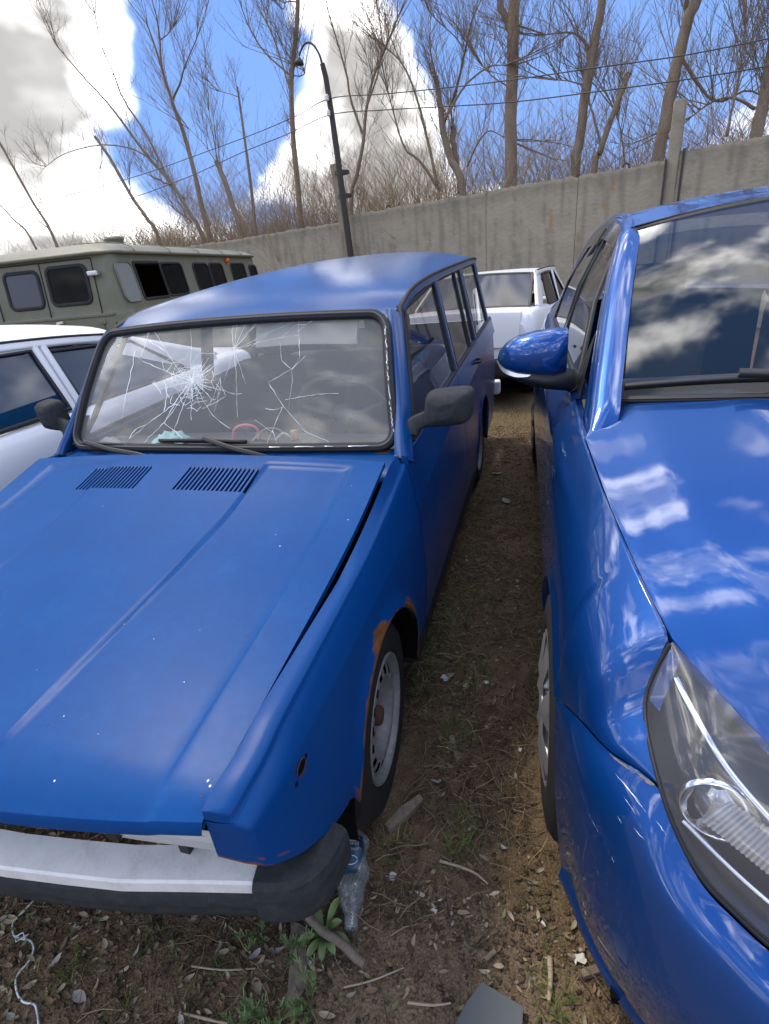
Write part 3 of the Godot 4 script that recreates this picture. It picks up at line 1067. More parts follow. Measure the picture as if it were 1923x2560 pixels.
	# --- front fenders
	for s in [1.0, -1.0]:
		var fb := MB.new()
		var fr2 := []
		var fc := []
		var zst := []
		for k in 71: zst.append(lerpf(-0.497, 0.590, k / 70.0))
		for a in [0.595, 0.599, 0.602, 0.602]: zst.append(a)
		for zi in zst.size():
			var z: float = zst[zi]
			var cy := tabs(L_CREASE, z)
			var sy := minf(tabs(L_SIDE, z), cy - 0.018)
			var gx := l_hw(z) + 0.009
			var iy := maxf(cy + 0.003, tabs(L_EDGE, z) - 0.014)
			var yb := lada_arch(z, -0.01, 0.25, 0.315)
			if yb < 0.0: yb = 0.205 if z < 0.0 else 0.36
			if z > 0.30: yb = maxf(yb, tab([[0.30, 0.36], [0.42, 0.425], [0.52, 0.505], [0.585, 0.57], [0.6, 0.59]], z))
			var inn := 0.0
			if z > 0.50: inn = 0.011 * pow((minf(z, 0.59) - 0.50) / 0.09, 2.0)
			if zi >= 71: inn += [0.003, 0.009, 0.03, 0.09][zi - 71]
			var ctl := [Vector2(gx, cy - 0.045), Vector2(gx + 0.001, iy - 0.006), Vector2(gx + 0.004, iy), Vector2(0.692, cy + 0.003), Vector2(0.704, cy), Vector2(0.7085, cy - 0.006), Vector2(0.711, cy - 0.012), Vector2(0.7135, cy - 0.018), Vector2(0.7255, lerpf(cy, sy, 0.5)), Vector2(0.7345, sy + 0.005), Vector2(0.7375, sy), Vector2(0.7378, sy - 0.006)]
			var row := PackedVector3Array()
			var cc := PackedColorArray()
			for c in ctl:
				row.append(Vector3(s * maxf(c.x - inn, 0.654), c.y, z))
				cc.append(Color(0.003, 0.047, 0.178))
			for k in 26:
				var f := (k + 1) / 26.0
				var y := lerpf(sy - 0.006, yb, pow(f, 0.9))
				var x := side_x(z, y)
				var da := 9.0
				if z > -0.36 and z < 0.40:
					da = Vector2(z + 0.01, y - 0.25).length() - 0.315
					x += 0.013 * exp(-pow(da / 0.03, 2.0))
				x = maxf(x - inn, 0.654)
				if f >= 1.0 and da < 0.05: x -= 0.004
				row.append(Vector3(s * x, y, z))
				var col := Color(0.003, 0.047, 0.178)
				# rust eats the lip of the arch
				var w := 0.004 + 0.034 * exp(-pow((z - 0.03) / 0.055, 4.0)) + 0.028 * exp(-pow((z + 0.235) / 0.035, 4.0)) + 0.010 * exp(-pow((z - 0.19) / 0.10, 2.0)) + rn.get_noise_2d(z * 1.2, s * 7.0) * 0.006
				if da < w + rn.get_noise_2d(z * 3.0, y * 3.0) * 0.010:
					var g := rn.get_noise_2d(z * 5.0 + 9.0, y * 5.0) * 0.5 + 0.5
					col = Color(0.07, 0.028, 0.012).lerp(Color(0.24, 0.105, 0.035), g)
				elif y < yb + 0.02 and z > 0.5 and rn.get_noise_2d(z * 3.0, y) > 0.1:
					col = Color(0.19, 0.055, 0.02)
				cc.append(col)
			fr2.append(row)
			fc.append(cc)
		# the top strip and the side meet in a crisp edge
		var ra := []
		var rb_ := []
		var ca := []
		var cb_ := []
		for k in fr2.size():
			ra.append(fr2[k].slice(0, 6))
			rb_.append(fr2[k].slice(5))
			ca.append(fc[k].slice(0, 6))
			cb_.append(fc[k].slice(5))
		fb.grid(ra, false, ca)
		fb.grid(rb_, false, cb_)
		var fender := put(fb, "fender", M.old_paint_rust, car)
		# inner lip of the arch and the dark liner
		var ib := MB.new()
		var o1 := PackedVector3Array()
		var o2 := PackedVector3Array()
		for k in 33:
			var a := lerpf(-0.15, PI + 0.15, k / 32.0)
			o1.append(Vector3(s * 0.745, 0.25 + sin(a) * 0.317, -0.01 + cos(a) * 0.317))
			o2.append(Vector3(s * 0.50, 0.25 + sin(a) * 0.325, -0.01 + cos(a) * 0.325))
		ib.grid([o1, o2])
		var bw := PackedVector3Array([Vector3(s * 0.50, 0.2, -0.01)])
		bw.append_array(o2)
		ib.poly(bw)
		put(ib, "wheel_arch_liner", M.deep, car)
		# side lamp holes: flat black discs, the shade inside put into their colour
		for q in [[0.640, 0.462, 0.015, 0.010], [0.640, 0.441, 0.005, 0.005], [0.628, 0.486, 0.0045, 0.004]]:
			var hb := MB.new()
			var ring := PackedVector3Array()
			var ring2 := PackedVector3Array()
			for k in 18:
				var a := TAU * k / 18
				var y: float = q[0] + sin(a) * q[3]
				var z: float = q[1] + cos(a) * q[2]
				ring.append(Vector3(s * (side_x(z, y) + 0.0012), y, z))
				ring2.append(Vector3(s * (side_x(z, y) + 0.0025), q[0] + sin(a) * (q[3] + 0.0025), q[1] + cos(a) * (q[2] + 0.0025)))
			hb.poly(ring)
			put(hb, "painted_hole", M.deep, fender)
			if q[2] > 0.012:
				var rb := MB.new()
				rb.tube(ring2, 0.0009, 0.0009, 5)
				put(rb, "hole_rim", M.rust, fender)
	# --- cowl below the windscreen
	var cw := MB.new()
	var k1 := []
	for k in 25:
		var x := lerpf(-0.69, 0.69, k / 24.0)
		var a := 1.0 - pow(absf(x) / 0.69, 2.0)
		k1.append([Vector3(x, 0.80, -0.42), Vector3(x, 0.826 + 0.012 * a, -0.435), Vector3(x, 0.836 + 0.016 * a, -0.50 + 0.02 * a), Vector3(x, 0.853 + 0.012 * a, -0.585 + 0.05 * a)])
	var crow := []
	for j in 4:
		var r := PackedVector3Array()
		for k in 25: r.append(k1[k][j])
		crow.append(r)
	cw.grid(crow)
	put(cw, "cowl", M.old_paint, car)
	for q in [[0.62, 0.03, 0.018], [0.42, 0.02, 0.012], [-0.12, 0.03, 0.01], [-0.52, 0.05, 0.014], [-0.3, 0.02, 0.01], [0.22, 0.025, 0.009]]:
		var rb := MB.new()
		var n := 9
		var row := PackedVector3Array()
		for k in n:
			var a := TAU * k / n
			var x: float = q[0] + cos(a) * q[1] * rng.randf_range(0.7, 1.3)
			var aa := 1.0 - pow(absf(x) / 0.69, 2.0)
			row.append(Vector3(x, 0.8495 + 0.0145 * aa + sin(a) * q[2] * 0.25, -0.566 + 0.042 * aa + sin(a) * -q[2]))
		rb.poly(row)
		put(rb, "rust_patch", M.rust, car)
	# --- doors and rear quarters
	for s in [1.0, -1.0]:
		for d in [["front_door", -1.588, -0.504, -0.01], ["rear_door", -2.40, -1.596, 0.0], ["rear_quarter", -3.44, -2.408, 0.0]]:
			var db := MB.new()
			var dr := []
			var nz := 36
			for k in nz + 1:
				var z: float = lerpf(d[1], d[2], float(k) / nz)
				var by := tab(L_BELT, z)
				var sy := tabs(L_SIDE, z)
				var yb := lada_arch(z, -2.412, 0.285, 0.31)
				if yb < 0.0: yb = 0.215
				var row := PackedVector3Array()
				for q in [[0.690, by - 0.004], [0.702, by], [0.712, by - 0.008]]: row.append(Vector3(s * q[0], q[1], z))
				for j in 5:
					var y := lerpf(by - 0.03, sy + 0.006, j / 4.0)
					row.append(Vector3(s * side_x(z, y), y, z))
				row.append(Vector3(s * 0.7395, sy, z))
				for j in 16:
					var y := lerpf(sy - 0.008, yb, j / 15.0)
					var x := side_x(z, y)
					var da := Vector2(z + 2.412, y - 0.285).length() - 0.31
					x += 0.012 * exp(-pow(da / 0.04, 2.0))
					if z < -3.3: x -= 0.03 * pow((-3.3 - z) / 0.14, 2.0)
					row.append(Vector3(s * x, y, z))
				dr.append(row)
			panel(db, dr, 0.02, Vector3(-s, 0, 0))
			var door := put(db, d[0], M.old_paint, car)
			if d[0] != "rear_quarter":
				var hz: float = d[1] + 0.16
				var hy := tabs(L_SIDE, hz) + 0.035
				var hb := MB.new()
				hb.tube(cr([V(s * 0.728, hy, hz - 0.06), V(s * 0.753, hy, hz - 0.05), V(s * 0.756, hy, hz), V(s * 0.753, hy, hz + 0.05), V(s * 0.728, hy, hz + 0.06)], 14), 0.009, 0.009, 6)
				put(hb, "door_handle", M.black if d[0] == "rear_door" else M.chrome, door)
				var ib := MB.new()
				ib.box(Vector3(s * 0.67 - 0.008, 0.28, d[1] + 0.02), Vector3(s * 0.67 + 0.008, tab(L_BELT, d[1]) - 0.06, d[2] - 0.02))
				put(ib, "door_trim", M.trim_grey, door)
		# chrome moulding along the belt
		var mb2 := MB.new()
		var mp := PackedVector3Array()
		for k in 20:
			var z := lerpf(-3.38, -0.66, k / 19.0)
			mp.append(Vector3(s * 0.706, tab(L_BELT, z) + 0.006, z))
		mb2.bar(mp, 0.014, 0.012, Vector3(s, 0.5, 0))
		put(mb2, "belt_moulding", M.black, car)
		# sill
		var sb := MB.new()
		var s1 := PackedVector3Array()
		for z in [-2.07, -1.3, -0.36]: s1.append(Vector3(s * 0.69, 0.20, z))
		sb.bar(s1, 0.10, 0.10, Vector3(s, 0, 0))
		put(sb, "sill", M.black, car)
		# rear arch liner
		var ib2 := MB.new()
		var o1 := PackedVector3Array()
		var o2 := PackedVector3Array()
		for k in 25:
			var a := lerpf(-0.2, PI + 0.2, k / 24.0)
			o1.append(Vector3(s * 0.745, 0.285 + sin(a) * 0.312, -2.412 + cos(a) * 0.312))
			o2.append(Vector3(s * 0.48, 0.285 + sin(a) * 0.32, -2.412 + cos(a) * 0.32))
		ib2.grid([o1, o2])
		ib2.poly(o2)
		put(ib2, "wheel_arch_liner", M.deep, car)
		# --- window frames and glass of the side
		var rail := func(z: float) -> Vector3: return Vector3(s * 0.612, tabs(L_RAIL, z) - 0.030, z)
		var belt := func(z: float) -> Vector3: return Vector3(s * 0.700, tab(L_BELT, z) + 0.004, z)
		var nrm := Vector3(s * 1.0, 0.25, 0)
		# A pillar
		var ap := MB.new()
		ap.bar(cr([V(s * 0.700, 0.835, -0.525), V(s * 0.672, 0.985, -0.655), V(s * 0.640, 1.13, -0.765), V(s * 0.617, 1.225, -0.845), V(s * 0.609, 1.252, -0.872)], 16), 0.062, 0.034, Vector3(s * 0.8, 0.2, 0.5))
		put(ap, "windscreen_pillar", M.old_paint, car)
		var wins := [[-0.70, -1.56, 0.955, -1.565, -0.595], [-1.64, -2.16, 0, 0, 0], [-2.18, -2.37, 0, 0, 0], [-2.47, -3.16, 0, 0, 0]]
		for wi in wins.size():
			var za: float = wins[wi][0]
			var zb: float = wins[wi][1]
			var zta := za
			if wi == 0: zta = -0.985
			var q := [belt.call(za + (0.03 if wi == 0 else 0.0)), belt.call(zb), rail.call(zb + 0.0), rail.call(zta)]
			if wi == 3: q[2] = rail.call(zb + 0.08)
			if wi == 2: q[2] = rail.call(zb + 0.0)
			var gb := MB.new()
			gb.poly(PackedVector3Array(q))
			var glassn := "side_window"
			put(gb, glassn, M.pane, car)
			var fbm := MB.new()
			var loop := PackedVector3Array()
			for a in 4:
				for e in 5: loop.append(q[a].lerp(q[(a + 1) % 4], e / 5.0) + Vector3(s * 0.003, 0, 0))
			fbm.bar(loop, 0.020, 0.016, nrm, true)
			put(fbm, "window_seal", M.rubber, car)
		# pillars and painted frames
		for pz in [[-1.6, 0.075], [-2.42, 0.075], [-3.22, 0.11]]:
			var pb := MB.new()
			var zt: float = pz[0] + (0.06 if pz[0] < -3.0 else 0.0)
			pb.bar(PackedVector3Array([belt.call(pz[0]), belt.call(pz[0]).lerp(rail.call(zt), 0.5), rail.call(zt) + Vector3(0, 0.02, 0)]), pz[1], 0.022, nrm)
			put(pb, "door_pillar", M.old_paint, car)
		var tfb := MB.new()
		var tp := PackedVector3Array()
		for k in 24:
			var z := lerpf(-3.2, -0.93, k / 23.0)
			tp.append(Vector3(s * 0.612, tabs(L_RAIL, z) - 0.014, z))
		tfb.bar(tp, 0.036, 0.03, nrm)
		put(tfb, "roof_rail", M.old_paint, car)
		var drb := MB.new()
		var dp := PackedVector3Array()
		for k in 30:
			var z := lerpf(-3.21, -0.90, k / 29.0)
			dp.append(Vector3(s * 0.622, tabs(L_RAIL, z) + 0.004, z))
		dp.append(V(s * 0.652, 1.17, -0.83))
		dp.append(V(s * 0.688, 1.0, -0.70))
		dp.append(V(s * 0.712, 0.875, -0.60))
		drb.bar(dp, 0.014, 0.016, Vector3(s, 0.4, 0.2))
		put(drb, "drip_rail", M.rubber, car)
	# --- roof
	var rb2 := MB.new()
	var rrw := []
	for k in 49:
		var z := lerpf(-3.24, -0.80, k / 48.0)
		var row := PackedVector3Array()
		var fr_ := clampf((z + 0.98) / 0.18, 0.0, 1.0)
		for j in 33:
			var u := lerpf(-1.0, 1.0, j / 32.0)
			var cy := tabs(L_ROOFC, z)
			var ry := tabs(L_RAIL, z) + 0.008
			var zz := z - 0.06 * fr_ * pow(absf(u), 3.0)
			if z > -0.88: ry = lerpf(ry, 1.248, (z + 0.88) / 0.08)
			row.append(Vector3(u * lerpf(0.618, 0.600, fr_), lerpf(cy, ry, pow(absf(u), 2.6)), zz))
		rrw.append(row)
	rb2.grid(rrw)
	put(rb2, "roof", M.old_paint, car)
	var lb := MB.new()
	var lr := []
	for k in 9:
		var z := lerpf(-3.15, -0.88, k / 8.0)
		var row := PackedVector3Array()
		for j in 9:
			var u := lerpf(-1.0, 1.0, j / 8.0)
			row.append(Vector3(u * 0.59, lerpf(tabs(L_ROOFC, z), tabs(L_RAIL, z), pow(absf(u), 2.6)) - 0.035, z))
		lr.append(row)
	lb.grid(lr)
	put(lb, "headliner", M.trim_grey, car)
	# --- tailgate
	var tg := MB.new()
	tg.grid(loft([[V(-0.70, 0.30, -3.43), V(-0.35, 0.30, -3.47), V(0.35, 0.30, -3.47), V(0.70, 0.30, -3.43)], [V(-0.72, 0.65, -3.44), V(-0.35, 0.65, -3.48), V(0.35, 0.65, -3.48), V(0.72, 0.65, -3.44)], [V(-0.69, 0.97, -3.40), V(-0.35, 0.97, -3.43), V(0.35, 0.97, -3.43), V(0.69, 0.97, -3.40)]], 20, 10))
	var tgn := put(tg, "tailgate", M.old_paint, car)
	var rw := MB.new()
	rw.grid(loft([[V(-0.68, 0.975, -3.40), V(0.0, 0.975, -3.43), V(0.68, 0.975, -3.40)], [V(-0.60, 1.40, -3.22), V(0.0, 1.45, -3.25), V(0.60, 1.40, -3.22)]], 10, 6))
	put(rw, "rear_window", M.pane_tint, car)
	var bmr := MB.new()
	bmr.rbox(Vector3(-0.78, 0.36, -3.58), Vector3(0.78, 0.47, -3.47), 0.02)
	put(bmr, "rear_bumper", M.white_bumper, car)
	# --- windscreen, its seal and the cracks
	var wb := MB.new()
	var wr := []
	for j in 17:
		var row := PackedVector3Array()
		for k in 33: row.append(ws_point(lerpf(-1.0, 1.0, k / 32.0), j / 16.0))
		wr.append(row)
	wb.grid(wr)
	var ws := put(wb, "windscreen", M.pane_dusty, car)
	ws.set_meta("label", "windscreen shattered in a star of white cracks")
	var sl := MB.new()
	var lp := PackedVector3Array()
	var cs := [[-1.0, 0.0], [1.0, 0.0], [1.0, 1.0], [-1.0, 1.0]]
	var ring := []
	var rad := 0.14
	# rounded outline in the pane's own coordinates
	for k in 4:
		var a0 := [PI, -PI / 2, 0.0, PI / 2][k] as float
		var cxu := [-1.0 + 0.09, 1.0 - 0.09, 1.0 - 0.09, -1.0 + 0.09][k] as float
		var cyu := [0.14, 0.14, 0.86, 0.86][k] as float
		for e in 7:
			var a := a0 + (PI / 2) * e / 6.0
			ring.append([cxu + cos(a) * 0.09, cyu + sin(a) * 0.14])
	var dense := []
	for k in ring.size():
		var a: Array = ring[k]
		var b: Array = ring[(k + 1) % ring.size()]
		var n := 1
		if absf(a[0] - b[0]) > 0.3: n = 16
		elif absf(a[1] - b[1]) > 0.3: n = 10
		for e in n: dense.append([lerpf(a[0], b[0], float(e) / n), lerpf(a[1], b[1], float(e) / n)])
	for q in dense: lp.append(ws_point(q[0], q[1]) + Vector3(0, 0.004, 0.008))
	sl.bar(lp, 0.030, 0.024, Vector3(0, 0.55, 0.84), true)
	var seal := put(sl, "windscreen_seal", M.rubber, car)
	var ins := MB.new()
	var ip := PackedVector3Array()
	for q in dense: ip.append(ws_point(q[0] * 1.0, 0.5 + (q[1] - 0.5) * 1.0) + Vector3(0, 0.011, 0.019))
	ins.bar(ip, 0.007, 0.006, Vector3(0, 0.55, 0.84), true)
	put(ins, "seal_insert", M.trim_grey, seal)
	# shiny perished strip of the insert on the driver's side
	for seg in [[0.10, 0.88, 1.0], [0.3, 0.3, 0.0]]:
		var rag := MB.new()
		var rp := PackedVector3Array()
		if seg[2] > 0.5:
			for k in 60:
				rp.append(ws_point(1.0, lerpf(0.10, 0.90, k / 59.0)) + Vector3(rng.randf_range(-0.003, 0.003), 0.013, 0.023 + rng.randf_range(-0.001, 0.0015)))
		else:
			for k in 30:
				rp.append(ws_point(lerpf(0.35, 0.93, k / 29.0), 0.0) + Vector3(0, 0.013 + rng.randf_range(-0.001, 0.001), 0.023))
		var from := 0
		while from < rp.size() - 3:
			var to := mini(from + rng.randi_range(3, 9), rp.size())
			rag.tube(rp.slice(from, to), 0.0024, 0.0012, 5)
			from = to + rng.randi_range(0, 1 if seg[2] > 0.5 else 4)
		put(rag, "perished_trim", M.silver, seal)
	make_cracks(ws)
	# --- wipers
	for q in [[[705, 1158], [600, 1128], [520, 1100]], [[395, 1150], [300, 1130], [225, 1108]]]:
		var wi := thing_part(car, "wiper")
		var pv := ws_px(q[0][0], q[0][1], 0.03)
		var kn := ws_px(q[1][0], q[1][1], 0.045)
		var tip := ws_px(q[2][0], q[2][1], 0.03)
		var ab := MB.new()
		ab.bar(PackedVector3Array([pv, pv.lerp(kn, 0.35) + Vector3(0, 0.008, 0.008), kn, tip]), 0.017, 0.010, Vector3(0, 0.5, 0.85))
		put(ab, "arm", M.black, wi)
		var cb := MB.new()
		cb.lathe([[-0.03, 0.0], [-0.03, 0.017], [0.010, 0.015], [0.016, 0.008], [0.016, 0.0]], pv, Vector3(0, 0.6, 0.8), 14)
		put(cb, "pivot", M.black, wi)
		var bb := MB.new()
		var bl := PackedVector3Array()
		var far := ws_px(q[2][0] - (115 if q[2][0] > 400 else 35), q[2][1] + 3, 0.012)
		var nearp := ws_px(q[2][0] + (100 if q[2][0] > 400 else 110), q[2][1] + 6, 0.012)
		for k in 12:
			var t := k / 11.0
			var p := far.lerp(nearp, t)
			bl.append(p + Vector3(0, 0.5, 0.85) * 0.016 * sin(PI * t))
		bb.bar(bl, 0.010, 0.008, Vector3(0, 0.5, 0.85))
		put(bb, "blade_frame", M.black, wi)
		var rb3 := MB.new()
		rb3.bar(PackedVector3Array([far, far.lerp(nearp, 0.5), nearp]), 0.012, 0.014, Vector3(0, 0.5, 0.85))
		put(rb3, "blade_rubber", M.rubber, wi)
	# --- mirrors
	for s in [1.0, -1.0]:
		var mn := thing_part(car, "door_mirror")
		var hb := MB.new()
		var cx := 0.826 if s > 0 else 0.79
		var mw := 0.079 if s > 0 else 0.038
		var sec := []
		# section widths from the back of the shell to its mouth
		for q in [[0.045, 0.35, 0.40], [0.036, 0.74, 0.78], [0.015, 0.93, 0.94], [-0.02, 1.0, 1.0], [-0.045, 1.0, 1.0], [-0.05, 0.94, 0.92], [-0.04, 0.9, 0.88]]:
			var row := PackedVector3Array()
			for k in 28:
				var a := TAU * k / 28
				var ex := signf(cos(a)) * pow(absf(cos(a)), 0.42)
				var ey := signf(sin(a)) * pow(absf(sin(a)), 0.42)
				row.append(Vector3(s * (cx + ex * mw * q[1] + ey * 0.006), 0.975 + ey * 0.058 * q[2] + ex * 0.006, -0.625 + q[0]))
			sec.append(row)
		hb.grid(sec, true)
		hb.poly(sec[0])
		put(hb, "mirror_shell", M.worn_plastic, mn)
		var gb := MB.new()
		gb.poly(sec[6])
		put(gb, "mirror_glass", M.chrome, mn)
		var stb := MB.new()
		stb.bar(cr([V(s * 0.705, 0.90, -0.60), V(s * 0.715, 0.925, -0.61), V(s * 0.735, 0.935, -0.618), V(s * 0.765, 0.945, -0.622)], 10), 0.05, 0.03, Vector3(0, 0.3, 1))
		put(stb, "mirror_stalk", M.worn_plastic, mn)
		var tb2 := MB.new()
		tb2.grid([PackedVector3Array([V(s * 0.712, 0.865, -0.60), V(s * 0.712, 0.87, -0.70)]), PackedVector3Array([V(s * 0.690, 0.965, -0.665), V(s * 0.695, 0.95, -0.72)])])
		put(tb2, "mirror_base", M.worn_plastic, mn)
	# --- front end: headlamp trim, bumper
	for s in [1.0, -1.0]:
		var hb := MB.new()
		var top := []
		var bot := []
		for q in [[0.265, 0.580, 0.598, 0.574], [0.34, 0.592, 0.598, 0.556], [0.44, 0.604, 0.597, 0.552], [0.57, 0.588, 0.588, 0.556], [0.71, 0.576, 0.576, 0.570]]:
			top.append(V(s * q[0], q[1] + 0.012, q[2] - 0.012))
			bot.append(V(s * q[0], q[3], q[2] - 0.006))
		var mid := []
		var mid2 := []
		for k in 5:
			mid.append(top[k].lerp(bot[k], 0.45) + Vector3(0, 0, 0.006))
			mid2.append(top[k].lerp(bot[k], 0.5) + Vector3(0, -0.002, 0.014))
		var g1 := loft([top, mid], 30, 4)
		hb.grid(g1)
		hb.grid(loft([mid2, bot], 30, 5))
		hb.grid([cr(mid, 30), cr(mid2, 30)])
		var under := []
		for k in 5: under.append(bot[k] + Vector3(0, 0.006, -0.05))
		hb.grid([cr(bot, 30), cr(under, 30)])
		var tr := put(hb, "headlamp_trim", M.white_trim, car)
		var kb := MB.new()
		kb.box(Vector3(s * 0.45 - 0.011, 0.568, 0.585), Vector3(s * 0.45 + 0.011, 0.600, 0.606))
		put(kb, "clip", M.black, tr)
		var kb2 := MB.new()
		kb2.box(Vector3(s * 0.53 - 0.010, 0.48, 0.54), Vector3(s * 0.53 + 0.010, 0.53, 0.555))
		put(kb2, "bracket", M.black, tr)
	var lwr := MB.new()
	lwr.grid(loft([[V(-0.64, 0.47, 0.44), V(0, 0.47, 0.46), V(0.64, 0.47, 0.44)], [V(-0.64, 0.30, 0.38), V(0, 0.30, 0.40), V(0.64, 0.30, 0.38)]], 12, 3))
	put(lwr, "front_apron", M.deep, car)
	var bp := thing_part(car, "front_bumper")
	# plan line of the bent bar: x, z of the front lip
	var plan := [[-0.69, 0.566], [-0.56, 0.594], [-0.43, 0.620], [-0.28, 0.640], [-0.12, 0.652], [0.04, 0.658], [0.20, 0.648], [0.32, 0.634], [0.435, 0.619], [0.56, 0.592], [0.685, 0.566]]
	var path := []
	for q in plan: path.append(Vector3(q[0], 0, q[1]))
	var cp := PackedVector3Array()
	for k in path.size() - 1:
		for e in 6: cp.append(path[k].lerp(path[k + 1], e / 6.0))
	cp.append(path[path.size() - 1])
	var bys := [[-0.062, 0.470], [-0.060, 0.476], [-0.004, 0.470], [0.0, 0.466], [0.001, 0.444], [-0.006, 0.440]]
	var brs := []
	for q in bys:
		var row := PackedVector3Array()
		for k in cp.size():
			var n := (cp[mini(k + 1, 60)] - cp[max(k - 1, 0)]).cross(Vector3.UP).normalized() * -1.0
			if n.z < 0: n = -n
			row.append(cp[k] + n * q[0] + Vector3(0, q[1], 0))
		brs.append(row)
	var wbm := MB.new()
	for q in brs.size() - 1: wbm.grid([brs[q], brs[q + 1]])
	put(wbm, "white_bar", M.white_bumper, bp)
	var bbm := MB.new()
	var bbs := []
	for q in [[-0.055, 0.440], [-0.004, 0.441], [0.004, 0.436], [0.006, 0.41], [-0.004, 0.395], [0.0, 0.385], [-0.006, 0.362], [-0.03, 0.345], [-0.07, 0.345]]:
		var row := PackedVector3Array()
		for k in cp.size():
			var n := (cp[mini(k + 1, 60)] - cp[max(k - 1, 0)]).cross(Vector3.UP).normalized() * -1.0
			if n.z < 0: n = -n
			row.append(cp[k] + n * q[0] + Vector3(0, q[1] + 0.0012 * sin(k * 0.7), 0))
		bbs.append(row)
	bbm.grid(bbs)
	put(bbm, "rubber_strip", M.worn_plastic, bp)
	for s in [1.0, -1.0]:
		var eb := MB.new()
		var keys := []
		for q in [[0.640, 0.520, 0.585, 0.575], [0.700, 0.512, 0.568, 0.555], [0.752, 0.490, 0.545, 0.53], [0.782, 0.455, 0.50, 0.50], [0.792, 0.42, 0.455, 0.46], [0.792, 0.375, 0.40, 0.42]]:
			# x, z inner, z outer top, z outer bottom
			pass
		var out := [V(0.672, 0, 0.578), V(0.702, 0, 0.572), V(0.738, 0, 0.556), V(0.764, 0, 0.522), V(0.777, 0, 0.475), V(0.780, 0, 0.415)]
		var nn := [V(0.15, 0, 1), V(0.25, 0, 1), V(0.5, 0, 0.85), V(0.85, 0, 0.5), V(0.97, 0, 0.2), V(1, 0, 0.05)]
		var tilt := [0.0, -0.002, -0.008, -0.018, -0.03, -0.045]
		for pr in [[-0.070, 0.474], [-0.055, 0.480], [-0.010, 0.474], [-0.001, 0.464], [0.002, 0.44], [0.0, 0.385], [-0.006, 0.365], [-0.025, 0.350], [-0.06, 0.345]]:
			var rowk := []
			for k in 6:
				var p: Vector3 = out[k] + nn[k].normalized() * pr[0] + Vector3(0, pr[1] + tilt[k], 0)
				rowk.append(Vector3(s * p.x, p.y, p.z))
			keys.append(rowk)
		var g := []
		for kr in keys: g.append(cr(kr, 26))
		for q in g.size() - 1: eb.grid([g[q], g[q + 1]])
		var cap := PackedVector3Array()
		for r in g: cap.append(r[25])
		eb.poly(cap)
		put(eb, "end_cap", M.worn_plastic, bp)
	# --- wheels
	for w in [[0.727, -0.005, -3.0], [-0.727, -0.005, 3.0], [0.722, -2.412, 0.0], [-0.722, -2.412, 0.0]]:
		var wn := thing_part(car, "wheel")
		wn.position = Vector3(w[0], 0.27, w[1])
		wn.rotation.y = deg_to_rad(w[2]) * signf(w[0]) * -1.0
		steel_wheel(wn, signf(w[0]))
	# --- inside
	var da := MB.new()
	da.grid(loft([[V(-0.64, 0.84, -0.60), V(0, 0.86, -0.55), V(0.64, 0.84, -0.60)], [V(-0.64, 0.855, -0.72), V(0, 0.87, -0.70), V(0.64, 0.855, -0.72)], [V(-0.64, 0.80, -0.80), V(0, 0.82, -0.80), V(0.64, 0.80, -0.80)], [V(-0.64, 0.55, -0.82), V(0, 0.55, -0.84), V(0.64, 0.55, -0.82)]], 16, 14))
	put(da, "dashboard", M.trim_grey, car)
	var sw := thing_part(car, "steering_wheel")
	var swb := MB.new()
	var sp := PackedVector3Array()
	var swc := Vector3(0.33, 0.86, -1.0)
	var ax := Vector3(0, 0.45, -0.89).normalized()
	var ux := Vector3(1, 0, 0)
	var uy := ax.cross(ux).normalized()
	for k in 41:
		var a := TAU * k / 40
		sp.append(swc + (ux * cos(a) + uy * sin(a)) * 0.195)
	swb.tube(sp, 0.012, 0.012, 8)
	put(swb, "rim", M.trim_grey, sw)
	var sp2 := MB.new()
	for a in [PI * 1.1, PI * 1.9]:
		sp2.tube(PackedVector3Array([swc - ax * 0.02, swc + (ux * cos(a) + uy * sin(a)) * 0.19]), 0.02, 0.014, 6, 0.4)
	sp2.lathe([[-0.05, 0.03], [0.0, 0.05], [0.015, 0.05], [0.02, 0.0]], swc, ax, 14)
	sp2.tube(PackedVector3Array([swc, swc + Vector3(0, -0.15, 0.25)]), 0.03, 0.03, 8)
	put(sp2, "hub", M.trim_grey, sw)
	for s in [-1.0, 1.0]:
		var st := thing_part(car, "front_seat")
		var s1 := MB.new()
		s1.rbox(Vector3(s * 0.34 - 0.24, 0.30, -1.55), Vector3(s * 0.34 + 0.24, 0.46, -1.05), 0.05)
		put(s1, "seat_cushion", M.seat, st)
		var s2 := MB.new()
		s2.grid(loft([[V(s * 0.34 - 0.24, 0.42, -1.5), V(s * 0.34, 0.42, -1.52), V(s * 0.34 + 0.24, 0.42, -1.5)], [V(s * 0.34 - 0.24, 0.75, -1.58), V(s * 0.34, 0.75, -1.60), V(s * 0.34 + 0.24, 0.75, -1.58)], [V(s * 0.34 - 0.19, 1.0, -1.66), V(s * 0.34, 1.02, -1.67), V(s * 0.34 + 0.19, 1.0, -1.66)]], 9, 9))
		s2.grid(loft([[V(s * 0.34 - 0.24, 0.42, -1.6), V(s * 0.34, 0.42, -1.62), V(s * 0.34 + 0.24, 0.42, -1.6)], [V(s * 0.34 - 0.19, 1.0, -1.72), V(s * 0.34, 1.02, -1.74), V(s * 0.34 + 0.19, 1.0, -1.72)]], 9, 5))
		put(s2, "seat_back", M.seat, st)
		var s3 := MB.new()
		s3.rbox(Vector3(s * 0.34 - 0.12, 1.03, -1.76), Vector3(s * 0.34 + 0.12, 1.19, -1.68), 0.035)
		put(s3, "head_rest", M.seat, st)
	var rs := MB.new()
	rs.rbox(Vector3(-0.62, 0.30, -2.45), Vector3(0.62, 0.48, -1.95), 0.05)
